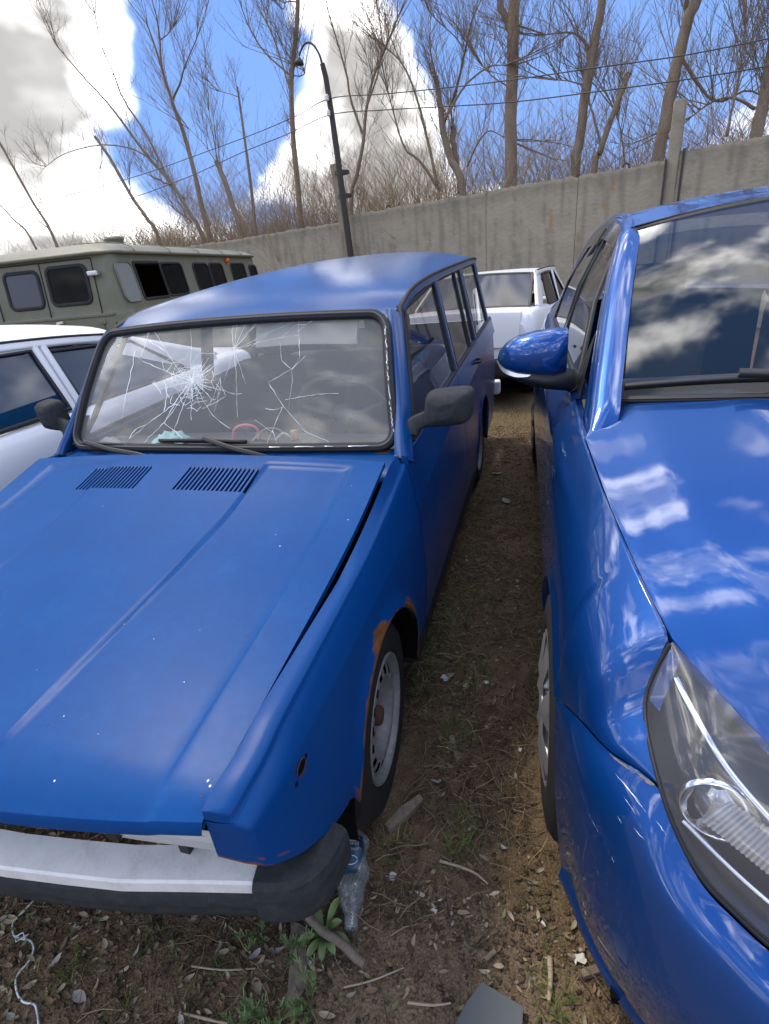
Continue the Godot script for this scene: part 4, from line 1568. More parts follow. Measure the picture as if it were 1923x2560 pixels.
	rs.rbox(Vector3(-0.62, 0.42, -2.62), Vector3(0.62, 0.92, -2.45), 0.05)
	put(rs, "rear_seat", M.seat, car)
	var fl := MB.new()
	fl.box(Vector3(-0.68, 0.19, -3.42), Vector3(0.68, 0.205, -0.48))
	put(fl, "floor_pan", M.deep, car)
	var vs := MB.new()
	vs.bar(PackedVector3Array([V(0.085, 1.225, -0.838), V(0.27, 1.228, -0.834), V(0.475, 1.215, -0.856)]), 0.125, 0.016, Vector3(0, 0.52, 0.85))
	var vis := put(vs, "sun_visor", M.cream, car)
	return car

func thing_part(parent: Node3D, called: String) -> Node3D:
	var o := Node3D.new()
	o.name = called
	parent.add_child(o, true)
	return o

# the windscreen: u -1 .. 1 across, t 0 .. 1 up
func ws_point(u: float, t: float) -> Vector3:
	var b := 1.0 - u * u
	var hw := lerpf(0.662, 0.592, t)
	return Vector3(u * hw, lerpf(0.862 + 0.008 * b, 1.252 + 0.018 * b, t), lerpf(-0.574 + 0.045 * b, -0.833 + 0.045 * b, t) + 0.02 * sin(PI * t) )

func ws_px(u: float, v: float, off := 0.0) -> Vector3:
	# where that direction meets the windscreen
	var z := -0.65
	var p := Vector3.ZERO
	for k in 8:
		p = at_z(u, v, z)
		var t := clampf((p.y - 0.866) / 0.396, -0.2, 1.2)
		var uu := clampf(p.x / lerpf(0.662, 0.592, t), -1.1, 1.1)
		z = ws_point(uu, t).z
	return p + Vector3(0, 0.5, 0.85) * off

func crack_line(mb: MB, pts: Array, w0: float, w1: float, jag := 1.0) -> void:
	# pts in zoomed pixels of the photograph
	var fine := []
	for k in pts.size() - 1:
		var n := maxi(2, int(Vector2(pts[k][0] - pts[k + 1][0], pts[k][1] - pts[k + 1][1]).length() / 28.0))
		for e in n:
			var f := float(e) / n
			var j := jag * (5.0 if e > 0 else 0.0)
			fine.append(Vector2(lerpf(pts[k][0], pts[k + 1][0], f) + rng.randf_range(-j, j), lerpf(pts[k][1], pts[k + 1][1], f) + rng.randf_range(-j, j)))
	fine.append(Vector2(pts[-1][0], pts[-1][1]))
	var m := fine.size()
	var l := PackedVector3Array()
	var r := PackedVector3Array()
	for k in m:
		var q: Vector2 = fine[k]
		var p := ws_px(180.0 + q.x * 0.361, 740.0 + q.y * 0.361, 0.0025)
		var a: Vector2 = fine[max(k - 1, 0)]
		var b: Vector2 = fine[min(k + 1, m - 1)]
		var t := (b - a).normalized()
		var w := lerpf(w0, w1, float(k) / m) * rng.randf_range(0.35, 1.5)
		var s := Vector3(-t.y, -t.x * 0.85, t.x * 0.45) * w * 0.5
		l.append(p - s)
		r.append(p + s)
	mb.grid([l, r])

func make_cracks(ws: MeshInstance3D) -> void:
	rng.seed = 900
	var mb := MB.new()
	var c := [840, 590]
	for l in [[c, [730, 500], [660, 385], [590, 270], [545, 210]], [c, [700, 545], [600, 500], [490, 450], [430, 400]], [c, [690, 630], [600, 650], [570, 590]], [c, [760, 720], [680, 830], [640, 880]], [[820, 600], [700, 760], [560, 860], [400, 990]], [c, [830, 780], [830, 860]],
			[c, [920, 740], [980, 830], [1040, 880], [1100, 920]], [c, [950, 630], [1140, 680], [1180, 675]], [[880, 570], [980, 490], [1120, 385]], [[870, 560], [970, 478], [1115, 378]], [c, [900, 500], [950, 430]], [[830, 540], [825, 420], [830, 300], [825, 230]],
			[[810, 600], [720, 740], [650, 870], [560, 960], [500, 1020]], [[830, 610], [790, 720], [740, 850], [700, 960]], [[860, 600], [980, 720], [1030, 560], [1035, 640], [990, 800]], [[650, 385], [520, 300], [540, 220]], [[640, 880], [720, 940], [770, 985]], [[640, 800], [660, 700], [650, 600]],
			[[440, 380], [420, 500], [380, 680], [350, 850]], [[560, 600], [600, 640], [620, 680]], [[545, 240], [510, 330], [480, 420]], [[400, 990], [440, 930], [520, 890]]]:
		crack_line(mb, l, 0.0027, 0.0010)
	var h := [1125, 375]
	for l in [[h, [1250, 335], [1440, 290], [1565, 275]], [h, [1200, 270], [1330, 140]], [h, [1140, 250], [1150, 150]], [h, [1170, 500], [1205, 610]], [h, [1140, 520], [1145, 680], [1150, 840]], [h, [1090, 500], [1050, 600]], [h, [1000, 400], [880, 400], [850, 450]], [h, [1190, 230], [1225, 145]], [h, [1240, 240], [1340, 150]], [h, [1110, 250], [1130, 160]], [h, [1280, 300], [1420, 200]]]:
		crack_line(mb, l, 0.0021, 0.0008, 0.6)
	for l in [[[1440, 315], [1455, 450], [1525, 510], [1528, 600], [1500, 800]], [[1570, 170], [1580, 430], [1525, 510]], [[1365, 605], [1470, 770], [1620, 940], [1780, 1010]], [[1460, 770], [1390, 930], [1340, 1050]], [[1390, 930], [1430, 1050]], [[1250, 350], [1540, 120]], [[1330, 270], [1660, 130]], [[1560, 250], [1720, 130]], [[1525, 510], [1620, 415]], [[1360, 600], [1520, 510]], [[1480, 720], [1700, 680], [1850, 675]], [[1340, 780], [1400, 790], [1460, 770]], [[1270, 860], [1400, 950]], [[1440, 300], [1560, 200], [1620, 200]]]:
		crack_line(mb, l, 0.0015, 0.0007, 0.5)
	put(mb, "crack", M.crack, ws)
	# rings round the impact
	var rb := MB.new()
	for r in [[28, 1.0], [42, 1.0], [58, 0.95], [74, 0.9], [92, 0.8], [112, 0.7], [140, 0.5], [175, 0.35], [215, 0.25]]:
		var a := rng.randf() * TAU
		var end := a + TAU
		while a < end:
			var seg := rng.randf_range(0.25, 0.8)
			if rng.randf() < r[1]:
				var pl := []
				for k in 4:
					var b := a + seg * k / 3.0
					var rr: float = r[0] * rng.randf_range(0.88, 1.14)
					pl.append([835 + cos(b) * rr * 1.05, 600 + sin(b) * rr * 1.05])
				crack_line(rb, pl, 0.0021, 0.0014, 0.7)
			a += seg
	for k in 64:
		var a := rng.randf() * TAU
		var r1 := rng.randf_range(15, 60)
		var r2 := r1 + rng.randf_range(50, 130)
		crack_line(rb, [[838 + cos(a) * r1, 596 + sin(a) * r1], [838 + cos(a + 0.05) * r2, 596 + sin(a + 0.05) * r2]], 0.0014, 0.0006, 0.8)
	# crushed glass round the impact
	for k in 260:
		var a := rng.randf() * TAU
		var rr := 4.0 + pow(rng.randf(), 1.8) * 95.0
		var cx := 838 + cos(a) * rr
		var cy := 596 + sin(a) * rr
		var tri := PackedVector3Array()
		for e in 3:
			var b := a + TAU * e / 3.0 + rng.randf_range(-0.6, 0.6)
			var l := rng.randf_range(1.5, 5.5)
			tri.append(ws_px(180.0 + (cx + cos(b) * l) * 0.361, 740.0 + (cy + sin(b) * l * 0.8) * 0.361, 0.003 + rng.randf() * 0.002))
		rb.poly(tri)
	for k in 16:
		var a := rng.randf() * TAU
		var r1 := rng.randf_range(6, 26)
		crack_line(rb, [[838 + cos(a) * r1, 594 + sin(a) * r1], [838 + cos(a + 1.2) * r1, 594 + sin(a + 1.2) * r1]], 0.005, 0.005, 0.3)
	put(rb, "impact_star", M.crack, ws)

func steel_wheel(wn: Node3D, s: float) -> void:
	var tb := MB.new()
	# profile along the axle: outwards is +s x
	var ax := Vector3(s, 0, 0)
	tb.lathe([[0.0, 0.172], [0.008, 0.188], [0.010, 0.218], [0.004, 0.247], [-0.012, 0.262], [-0.03, 0.269], [-0.075, 0.270], [-0.12, 0.269], [-0.15, 0.262], [-0.16, 0.22], [-0.155, 0.172]], Vector3.ZERO, ax, 56)
	put(tb, "tyre", M.tyre, wn)
	var rb := MB.new()
	rb.lathe([[-0.002, 0.176], [0.006, 0.172], [0.007, 0.167], [-0.001, 0.162], [-0.010, 0.158], [-0.014, 0.154], [-0.018, 0.150]], Vector3.ZERO, ax, 56)
	put(rb, "rim", M.rim, wn)
	# disc with its ring of holes
	var db := MB.new()
	var n := 16
	var rows := []
	var rad := [[-0.016, 0.151], [-0.010, 0.142], [-0.005, 0.130], [-0.002, 0.117], [-0.004, 0.109]]
	var sub := 6
	var z := ax
	var b := db.v.size()
	for q in rad:
		for k in n * sub:
			var a := TAU * k / (n * sub)
			db.v.append(Vector3(s * q[0], sin(a) * q[1], cos(a) * q[1]))
	var nc := n * sub
	for j in rad.size() - 1:
		for k in nc:
			var inside := (k % sub) < 3 and (j == 1 or j == 2)
			if inside: continue
			var k2 := (k + 1) % nc
			db.i.append_array(PackedInt32Array([b + j * nc + k, b + (j + 1) * nc + k, b + j * nc + k2, b + j * nc + k2, b + (j + 1) * nc + k, b + (j + 1) * nc + k2]))
	db.lathe([[-0.004, 0.109], [-0.008, 0.102], [-0.020, 0.092], [-0.034, 0.080], [-0.042, 0.062], [-0.040, 0.040], [-0.036, 0.030]], Vector3.ZERO, ax, 40)
	put(db, "wheel_disc", M.rim, wn)
	var kb := MB.new()
	kb.lathe([[-0.08, 0.145], [-0.08, 0.0]], Vector3.ZERO, ax, 24)
	put(kb, "brake_drum", M.deep, wn)
	var hb := MB.new()
	hb.lathe([[-0.05, 0.030], [-0.014, 0.027], [-0.008, 0.022], [-0.006, 0.0]], Vector3.ZERO, ax, 18)
	put(hb, "hub_cap", M.rust_dark, wn)
	for k in 4:
		var a := PI / 4 + k * PI / 2
		var nb := MB.new()
		nb.lathe([[-0.045, 0.010], [-0.026, 0.009], [-0.024, 0.0]], Vector3(0, sin(a) * 0.05, cos(a) * 0.05), ax, 6)
		put(nb, "wheel_bolt", M.rust, wn)

# ---------------------------------------------------------------- the shiny blue car (own coordinates: front axle at the origin, +z forward)
const C_ZR := [[0.0, -0.335], [0.2, -0.345], [0.38, -0.375], [0.60, -0.425], [0.70, -0.452], [0.735, -0.44], [0.78, -0.37], [0.806, -0.29]]
const C_ZF := [[0.0, 0.75], [0.2, 0.735], [0.42, 0.68], [0.55, 0.60], [0.645, 0.50], [0.69, 0.44], [0.736, 0.367], [0.751, 0.317], [0.765, 0.25], [0.78, 0.14], [0.792, 0.01], [0.806, -0.285]]
const C_YE := [[-0.46, 0.985], [-0.29, 0.955], [0.01, 0.925], [0.14, 0.908], [0.25, 0.887], [0.317, 0.865], [0.367, 0.842], [0.44, 0.815], [0.50, 0.79], [0.60, 0.74], [0.68, 0.69], [0.75, 0.65]]
const C_YC := [[-0.46, 1.035], [-0.34, 1.02], [0.0, 0.982], [0.3, 0.915], [0.5, 0.845], [0.6, 0.79], [0.68, 0.735], [0.75, 0.66]]
const C_XM := [[-0.46, 0.81], [-0.29, 0.806], [0.01, 0.792], [0.14, 0.78], [0.25, 0.765], [0.317, 0.751], [0.367, 0.736], [0.44, 0.69], [0.50, 0.645], [0.60, 0.55], [0.68, 0.42], [0.735, 0.2], [0.75, 0.05]]

func soft(t: Array, x: float) -> float:
	var sum := 0.0
	var ws := 0.0
	for k in range(-7, 8):
		var w := exp(-k * k / 9.0)
		sum += tab(t, x + k * 0.025) * w
		ws += w
	return sum / ws

func c_hood_y(x: float, z: float) -> float:
	var xm := soft(C_XM, z)
	var ye := soft(C_YE, z)
	var yc := soft(C_YC, z)
	var u := clampf(absf(x) / xm, 0.0, 1.0)
	var y := lerpf(yc, ye, pow(u, 2.3))
	var cx := soft([[-0.45, 0.715], [0.1, 0.705], [0.3, 0.665], [0.45, 0.60], [0.6, 0.47], [0.75, 0.3]], z)
	y += 0.007 * (1.0 - smoothstep(cx - 0.06, cx + 0.03, absf(x))) * (1.0 - smoothstep(0.45, 0.74, z)) - 0.004 * (1.0 - smoothstep(0.45, 0.74, z))
	# centre ridges
	var rx := soft([[-0.4, 0.42], [0.7, 0.26]], z)
	y += 0.004 * exp(-pow((absf(x) - rx) / 0.05, 2.0)) * (1.0 - smoothstep(0.3, 0.7, z))
	return y

func c_side_x(z: float, y: float, xt: float, yt: float) -> float:
	var ow := 0.888 - 0.065 * pow(clampf((z - 0.18) / 0.36, 0.0, 1.0), 1.7)
	if z < -2.2: ow -= 0.10 * pow((-2.2 - z) / 1.4, 2.0)
	var s := maxf(yt - y, 0.0)
	var x := xt + (ow - xt) * (1.0 - exp(-s / 0.085))
	x -= 0.045 * pow(clampf((0.48 - y) / 0.28, 0.0, 1.2), 1.6)
	# shoulder crease
	x += 0.006 * exp(-pow((y - (0.86 + 0.02 * -z)) / 0.02, 2.0)) * smoothstep(0.1, -0.4, z)
	return x

const C_BELT := [[-3.5, 1.05], [-2.6, 1.045], [-1.6, 1.01], [-0.9, 0.985], [-0.62, 0.972], [-0.45, 0.968]]
const C_ROOFY := [[-2.75, 1.40], [-2.4, 1.46], [-1.9, 1.51], [-1.5, 1.512], [-1.25, 1.482], [-1.15, 1.462]]

func make_corolla() -> Node3D:
	var car := thing("blue_sedan", "glossy bright blue sedan reflecting clouds, scratched bumper corner", "car", Vector3(2.039, 0.0, -0.112), 0.034)
	# hood
	var hb := MB.new()
	var rows := []
	var xs := []
	for k in 81: xs.append(lerpf(-1.0, 1.0, k / 80.0))
	for u in xs:
		var x: float = signf(u) * 0.806 * pow(absf(u), 0.85)
		var za := tabs(C_ZR, absf(x))
		var zb := tabs(C_ZF, absf(x))
		var r := PackedVector3Array()
		for j in 61:
			var z := lerpf(za, zb, j / 60.0)
			r.append(Vector3(x, c_hood_y(x, z), z))
		rows.append(r)
	panel(hb, rows, 0.016, Vector3(0, -1, 0))
	put(hb, "hood", M.car_paint, car)
	# dark tray below the gaps
	var tb := MB.new()
	tb.grid(loft([[V(-0.79, 0.88, -0.40), V(0, 0.94, -0.42), V(0.79, 0.88, -0.40)], [V(-0.76, 0.83, 0.15), V(0, 0.87, 0.2), V(0.76, 0.83, 0.15)], [V(-0.55, 0.62, 0.50), V(0, 0.62, 0.66), V(0.55, 0.62, 0.50)]], 12, 12))
	put(tb, "engine_cover", M.deep, car)
	# cowl
	var cb := MB.new()
	var c1 := PackedVector3Array()
	var c2 := PackedVector3Array()
	var c3 := PackedVector3Array()
	for k in 33:
		var x := lerpf(-0.70, 0.70, k / 32.0)
		var z := tabs(C_ZR, absf(x))
		c1.append(V(x, c_hood_y(x, z) - 0.02, z + 0.03))
		c2.append(V(x, c_hood_y(x, z) - 0.012, z - 0.02))
		c3.append(cw_point(x / 0.70, 0.0) + Vector3(0, 0.002, 0.01))
	cb.grid([c1, c2, c3])
	put(cb, "cowl", M.black, car)
	for s in [-1.0, 1.0]:
		# fender
		var fb := MB.new()
		var fr := []
		var zs := []
		for k in 91: zs.append(lerpf(-0.625, 0.507, k / 90.0))
		for z in zs:
			var xt := 0.0
			var yt := 0.0
			if z < -0.29:
				xt = tab([[-0.63, 0.806], [-0.29, 0.811]], z)
				yt = tab([[-0.63, 0.975], [-0.45, 0.975], [-0.29, 0.957]], z)
			elif z < 0.367:
				xt = lerpf(soft(C_XM, z), tab(C_XM, z), smoothstep(0.2, 0.36, z)) + 0.005
				yt = lerpf(soft(C_YE, z), tab(C_YE, z), smoothstep(0.2, 0.36, z)) + 0.001
			else:
				xt = tab([[0.367, 0.742], [0.405, 0.775], [0.45, 0.775], [0.51, 0.768]], z)
				yt = tab([[0.367, 0.842], [0.405, 0.745], [0.45, 0.725], [0.51, 0.693]], z)
			var yb := -1.0
			if absf(z - 0.0) < 0.338: yb = 0.315 + sqrt(0.338 * 0.338 - z * z)
			if z <= -0.338 or yb < 0.205: yb = 0.205
			if z > 0.225: yb = minf(tab([[0.225, 0.565], [0.35, 0.645], [0.44, 0.672], [0.507, 0.69]], z), yt - 0.002)
			var row := PackedVector3Array()
			row.append(V(s * (xt - 0.004), yt - 0.02, z))
			for j in 34:
				var f := j / 33.0
				var y := lerpf(yt, yb, pow(f, 1.25))
				var x := c_side_x(z, y, xt, yt)
				if z > 0.225: x = lerpf(x, tab([[0.225, 0.886], [0.35, 0.862], [0.44, 0.824], [0.507, 0.768]], z), f * f)
				var da := Vector2(z, y - 0.315).length() - 0.338
				x += 0.008 * exp(-pow(da / 0.03, 2.0)) * (1.0 - smoothstep(0.2, 0.3, z))
				row.append(V(s * x, y, z))
			fr.append(row)
		panel(fb, fr, 0.02, Vector3(-s, 0, 0))
		put(fb, "fender", M.car_paint, car)
		var ib := MB.new()
		for cz in [0.0, -2.70]:
			var o1 := PackedVector3Array()
			var o2 := PackedVector3Array()
			for k in 29:
				var a := lerpf(-0.3, PI + 0.3, k / 28.0)
				o1.append(V(s * 0.87, 0.315 + sin(a) * 0.336, cz + cos(a) * 0.336))
				o2.append(V(s * 0.60, 0.315 + sin(a) * 0.34, cz + cos(a) * 0.34))
			ib.grid([o1, o2])
			ib.poly(o2)
		put(ib, "wheel_arch_liner", M.deep, car)
		# doors and quarter
		for d in [["front_door", -1.60, -0.633], ["rear_door", -2.42, -1.608], ["rear_quarter", -3.52, -2.428]]:
			var db := MB.new()
			var dr := []
			for k in 41:
				var z: float = lerpf(d[1], d[2], k / 40.0)
				var yt := tab(C_BELT, z)
				var xt := 0.805 - (0.09 * pow((-2.4 - z) / 1.1, 2.0) if z < -2.4 else 0.0)
				var yb := 0.205
				if absf(z + 2.70) < 0.338: yb = maxf(yb, 0.315 + sqrt(0.338 * 0.338 - (z + 2.70) * (z + 2.70)))
				var row := PackedVector3Array()
				row.append(V(s * (xt - 0.03), yt + 0.002, z))
				for j in 26:
					var y := lerpf(yt, yb, pow(j / 25.0, 1.2))
					row.append(V(s * c_side_x(z, y, xt, yt), y, z))
				dr.append(row)
			panel(db, dr, 0.02, Vector3(-s, 0, 0))
			var dn := put(db, d[0], M.car_paint, car)
			if d[0] != "rear_quarter":
				var hz: float = d[1] + 0.14
				var hy := 0.93
				var hx := c_side_x(hz, hy, 0.805, tab(C_BELT, hz))
				var hm := MB.new()
				hm.tube(cr([V(s * (hx - 0.01), hy, hz - 0.1), V(s * (hx + 0.028), hy, hz - 0.08), V(s * (hx + 0.034), hy, hz), V(s * (hx + 0.028), hy, hz + 0.08), V(s * (hx - 0.01), hy, hz + 0.1)], 16), 0.014, 0.014, 8)
				put(hm, "door_handle", M.car_paint, dn)
		# sill
		var sb := MB.new()
		sb.bar(PackedVector3Array([V(s * 0.80, 0.20, -2.36), V(s * 0.81, 0.20, -1.3), V(s * 0.80, 0.20, -0.34)]), 0.12, 0.10, Vector3(s, 0, 0))
		put(sb, "sill", M.car_paint, car)
		# A pillar and roof side
		var pb := MB.new()
		var ap := cr([V(s * 0.780, 0.915, -0.28), V(s * 0.768, 0.982, -0.43), V(s * 0.735, 1.10, -0.62), V(s * 0.695, 1.235, -0.84), V(s * 0.645, 1.37, -1.09), V(s * 0.605, 1.438, -1.30), V(s * 0.585, 1.482, -1.6), V(s * 0.58, 1.485, -2.0), V(s * 0.60, 1.425, -2.45), V(s * 0.65, 1.25, -2.9), V(s * 0.69, 1.10, -3.2)], 60)
		var prow := []
		for k in ap.size():
			var t := (ap[min(k + 1, 59)] - ap[max(k - 1, 0)]).normalized()
			var outn := Vector3(s * 0.85, 0.45, 0.0)
			var side: Vector3 = t.cross(outn).normalized() * s
			outn = side.cross(t).normalized() * s
			if outn.x * s < 0: outn = -outn
			if side.y < 0 and k < 25: pass
			var row := PackedVector3Array()
			var w := lerpf(0.062, 0.05, clampf(k / 30.0, 0.0, 1.0)) * smoothstep(-1.0, 6.0, k)
			for q in [[-1.0, -0.6], [-0.92, -0.1], [-0.6, 0.28], [-0.2, 0.40], [0.05, 0.36], [0.18, 0.22], [0.28, 0.30], [0.6, 0.30], [0.9, 0.05], [1.0, -0.5]]:
				row.append(ap[k] + side * q[0] * w + outn * q[1] * 0.06)
			prow.append(row)
		pb.grid(prow)
		put(pb, "roof_pillar", M.car_paint, car)
		# side glass
		for w in [[-0.80, -1.58, -1.28, -1.58, 0.008], [-1.66, -2.36, -1.66, -2.28, 0.0]]:
			var gb := MB.new()
			var ga := V(s * 0.785, tab(C_BELT, w[0]) + 0.002, w[0])
			var gb2 := V(s * 0.785, tab(C_BELT, w[1]) + 0.002, w[1])
			var gc := V(s * 0.612, tabs(C_ROOFY, w[3]) - 0.045, w[3])
			var gd := V(s * 0.618, tabs(C_ROOFY, w[2]) - 0.055, w[2])
			gb.grid(loft([[ga, ga.lerp(gb2, 0.5), gb2], [ga.lerp(gd, 0.5) + Vector3(s * 0.02, 0.01, 0), gd.lerp(gc, 0.5).lerp(ga.lerp(gb2, 0.5), 0.5) + Vector3(s * 0.02, 0.01, 0), gb2.lerp(gc, 0.5) + Vector3(s * 0.02, 0.01, 0)], [gd, gd.lerp(gc, 0.5), gc]], 9, 9))
			put(gb, "side_window", M.pane_tint, car)
			var fm := MB.new()
			var lp := PackedVector3Array()
			var q4 := [ga, gb2, gb2.lerp(gc, 0.5) + Vector3(s * 0.02, 0.01, 0), gc, gd, gd.lerp(ga, 0.5) + Vector3(s * 0.02, 0.01, 0)]
			for a in 6:
				for e in 4: lp.append(q4[a].lerp(q4[(a + 1) % 6], e / 4.0) + Vector3(s * 0.002, 0, 0))
			fm.bar(lp, 0.024, 0.014, Vector3(s, 0.4, 0), true)
			put(fm, "window_frame", M.black, car)
		var bpl := MB.new()
		bpl.bar(cr([V(s * 0.79, 1.008, -1.62), V(s * 0.715, 1.24, -1.62), V(s * 0.612, 1.42, -1.62)], 9), 0.085, 0.012, Vector3(s, 0.45, 0))
		put(bpl, "door_pillar", M.black_gloss, car)
		# small triangle ahead of the mirror
		var tri := MB.new()
		tri.poly(PackedVector3Array([V(s * 0.797, 0.978, -0.60), V(s * 0.792, 0.988, -0.83), V(s * 0.735, 1.15, -0.83)]))
		put(tri, "mirror_triangle", M.black, car)
		# rain visors above the side windows
		for w in [[-1.64, -2.26], [-1.22, -1.60]]:
			var rv := MB.new()
			var r1 := PackedVector3Array()
			var r2 := PackedVector3Array()
			for k in 12:
				var z := lerpf(w[0], w[1], k / 11.0)
				r1.append(V(s * 0.618, tabs(C_ROOFY, z) - 0.028, z))
				r2.append(V(s * (0.668 if w[0] < -1.5 else 0.655), tabs(C_ROOFY, z) - (0.105 if w[0] < -1.5 else 0.085), z))
			rv.grid([r1, r2])
			put(rv, "rain_visor", M.black_gloss, car)
		# mirror
		var mn := thing_part(car, "door_mirror")
		var msh := MB.new()
		var sec := []
		# sections across the width, inboard to tip: x, z centre, half height, half depth, y centre
		for q in [[0.828, -0.755, 0.066, 0.03, 1.10], [0.832, -0.752, 0.075, 0.055, 1.10], [0.87, -0.745, 0.077, 0.072, 1.10], [0.93, -0.745, 0.074, 0.078, 1.098], [0.985, -0.752, 0.064, 0.07, 1.095], [1.02, -0.765, 0.047, 0.055, 1.09], [1.043, -0.778, 0.026, 0.035, 1.085], [1.05, -0.785, 0.006, 0.008, 1.083]]:
			var row := PackedVector3Array()
			for k in 24:
				var a := TAU * k / 24
				var ey := signf(sin(a)) * pow(absf(sin(a)), 0.75)
				var ez := signf(cos(a)) * pow(absf(cos(a)), 0.75)
				if ez < 0: ez *= 0.45
				row.append(V(s * q[0], q[4] + ey * q[2], q[1] + ez * q[3]))
			sec.append(row)
		msh.grid(sec, true)
		msh.poly(sec[0])
		put(msh, "mirror_shell", M.car_paint, mn)
		var mlow := MB.new()
		var sl := []
		for q in [[0.80, -0.755, 0.035, 0.05, 1.005], [0.84, -0.752, 0.038, 0.07, 1.015], [0.90, -0.748, 0.036, 0.080, 1.022], [0.96, -0.752, 0.032, 0.078, 1.035], [1.01, -0.765, 0.026, 0.062, 1.05], [1.045, -0.78, 0.010, 0.03, 1.068]]:
			var row := PackedVector3Array()
			for k in 20:
				var a := TAU * k / 20
				var ez := cos(a)
				if ez < 0: ez *= 0.5
				row.append(V(s * q[0], q[4] + sin(a) * q[2], q[1] + ez * q[3]))
			sl.append(row)
		mlow.grid(sl, true)
		mlow.poly(sl[0])
		mlow.tube(cr([V(s * 0.79, 0.985, -0.755), V(s * 0.80, 1.0, -0.755), V(s * 0.83, 1.01, -0.752)], 6), 0.05, 0.04, 10, 0.6)
		put(mlow, "mirror_foot", M.black, mn)
		var sig := MB.new()
		sig.grid(loft([[V(s * 1.052, 1.083, -0.775), V(s * 1.03, 1.066, -0.716), V(s * 0.99, 1.052, -0.682), V(s * 0.94, 1.047, -0.664)], [V(s * 1.052, 1.076, -0.772), V(s * 1.03, 1.052, -0.712), V(s * 0.99, 1.040, -0.676), V(s * 0.95, 1.042, -0.662)]], 12, 3))
		put(sig, "turn_signal", M.silver, mn)
		# headlamp: lens, dark bowl, chrome strip, projector, reflector
		var A := [V(s * 0.737, 0.839, 0.372), V(s * 0.69, 0.811, 0.445), V(s * 0.645, 0.786, 0.505), V(s * 0.55, 0.736, 0.606), V(s * 0.42, 0.686, 0.686)]
		var Bc := [V(s * 0.741, 0.835, 0.372), V(s * 0.771, 0.747, 0.405), V(s * 0.765, 0.692, 0.507), V(s * 0.73, 0.623, 0.565), V(s * 0.684, 0.583, 0.596), V(s * 0.60, 0.548, 0.634), V(s * 0.45, 0.598, 0.704)]
		var ua := cr(A, 30)
		var ub := cr(Bc, 30)
		var ln := MB.new()
		var inner := MB.new()
		var lr := []
		var ir := []
		for j in 16:
			var f := j / 15.0
			var row := PackedVector3Array()
			var row2 := PackedVector3Array()
			for k in 30:
				var p := ua[k].lerp(ub[k], f)
				var w := ua[k].distance_to(ub[k])
				var bulge := Vector3(s * 0.5, 0.35, 0.8).normalized() * (0.17 * w * sin(PI * f))
				row.append(p + bulge)
				row2.append(p - Vector3(s * 0.5, 0.25, 0.8).normalized() * (0.09 * sin(PI * clampf(f, 0.0, 1.0)) * clampf(w / 0.08, 0.0, 1.0)) - Vector3(s, 0.5, 1.2) * 0.004)
			lr.append(row)
			ir.append(row2)
		ln.grid(lr)
		inner.grid(ir)
		var hl := thing_part(car, "headlamp")
		put(ln, "lens", M.lens, hl)
		put(inner, "housing", M.lamp_grey, hl)
		var ch := MB.new()
		var e1 := PackedVector3Array()
		for k in 24:
			var i := 4 + k
			if i < 30: e1.append(ua[i].lerp(ub[i], 0.30) + Vector3(s * 0.01, 0.004, 0.012))
		ch.bar(e1, 0.009, 0.006, Vector3(s * 0.4, 0.5, 0.8))
		put(ch, "chrome_strip", M.chrome, hl)
		var c0 := V(s * 0.697, 0.682, 0.528)
		var axd := Vector3(s * 0.28, 0.10, 0.95).normalized()
		var bo := MB.new()
		bo.lathe([[-0.05, 0.012], [-0.035, 0.028], [-0.015, 0.038], [0.004, 0.044], [0.007, 0.047], [0.0, 0.050]], c0, axd, 30)
		put(bo, "reflector_bowl", M.chrome, hl)
		var pj := MB.new()
		pj.lathe([[-0.012, 0.030], [0.0, 0.027], [0.010, 0.017], [0.014, 0.0]], c0, axd, 24)
		put(pj, "projector_lens", M.lens, hl)
		var fl := MB.new()
		var f1 := PackedVector3Array()
		var f2 := PackedVector3Array()
		for k in 60:
			var t := k / 59.0
			var pa := V(s * 0.735, 0.655, 0.545).lerp(V(s * 0.585, 0.600, 0.640), t)
			var pbb := V(s * 0.705, 0.700, 0.545).lerp(V(s * 0.570, 0.665, 0.630), t)
			var rip := Vector3(s * 0.4, 0.3, 0.8) * (0.0022 if k % 2 == 0 else -0.0022)
			f1.append(pa + rip - Vector3(s * 0.02, 0, 0.02))
			f2.append(pbb + rip - Vector3(s * 0.02, 0, 0.02))
		fl.grid([f1, f2])
		put(fl, "fluted_reflector", M.silver, hl)
		var ed := MB.new()
		var ep := PackedVector3Array()
		for k in 20: ep.append(V(s * 0.737, 0.655, 0.528).lerp(V(s * 0.585, 0.597, 0.632), k / 19.0) + Vector3(0, -0.012 * sin(PI * k / 19.0), 0.004))
		ed.bar(ep, 0.007, 0.006, Vector3(s * 0.4, 0.6, 0.7))
		put(ed, "chrome_edge", M.chrome, hl)
		var lp2 := MB.new()
		var l1 := PackedVector3Array()
		for k in 30: l1.append(ub[k] + Vector3(s * 0.001, 0.0, 0.001))
		lp2.bar(l1, 0.006, 0.008, Vector3(s * 0.6, 0.3, 0.7))
		put(lp2, "lamp_seal", M.black, hl)
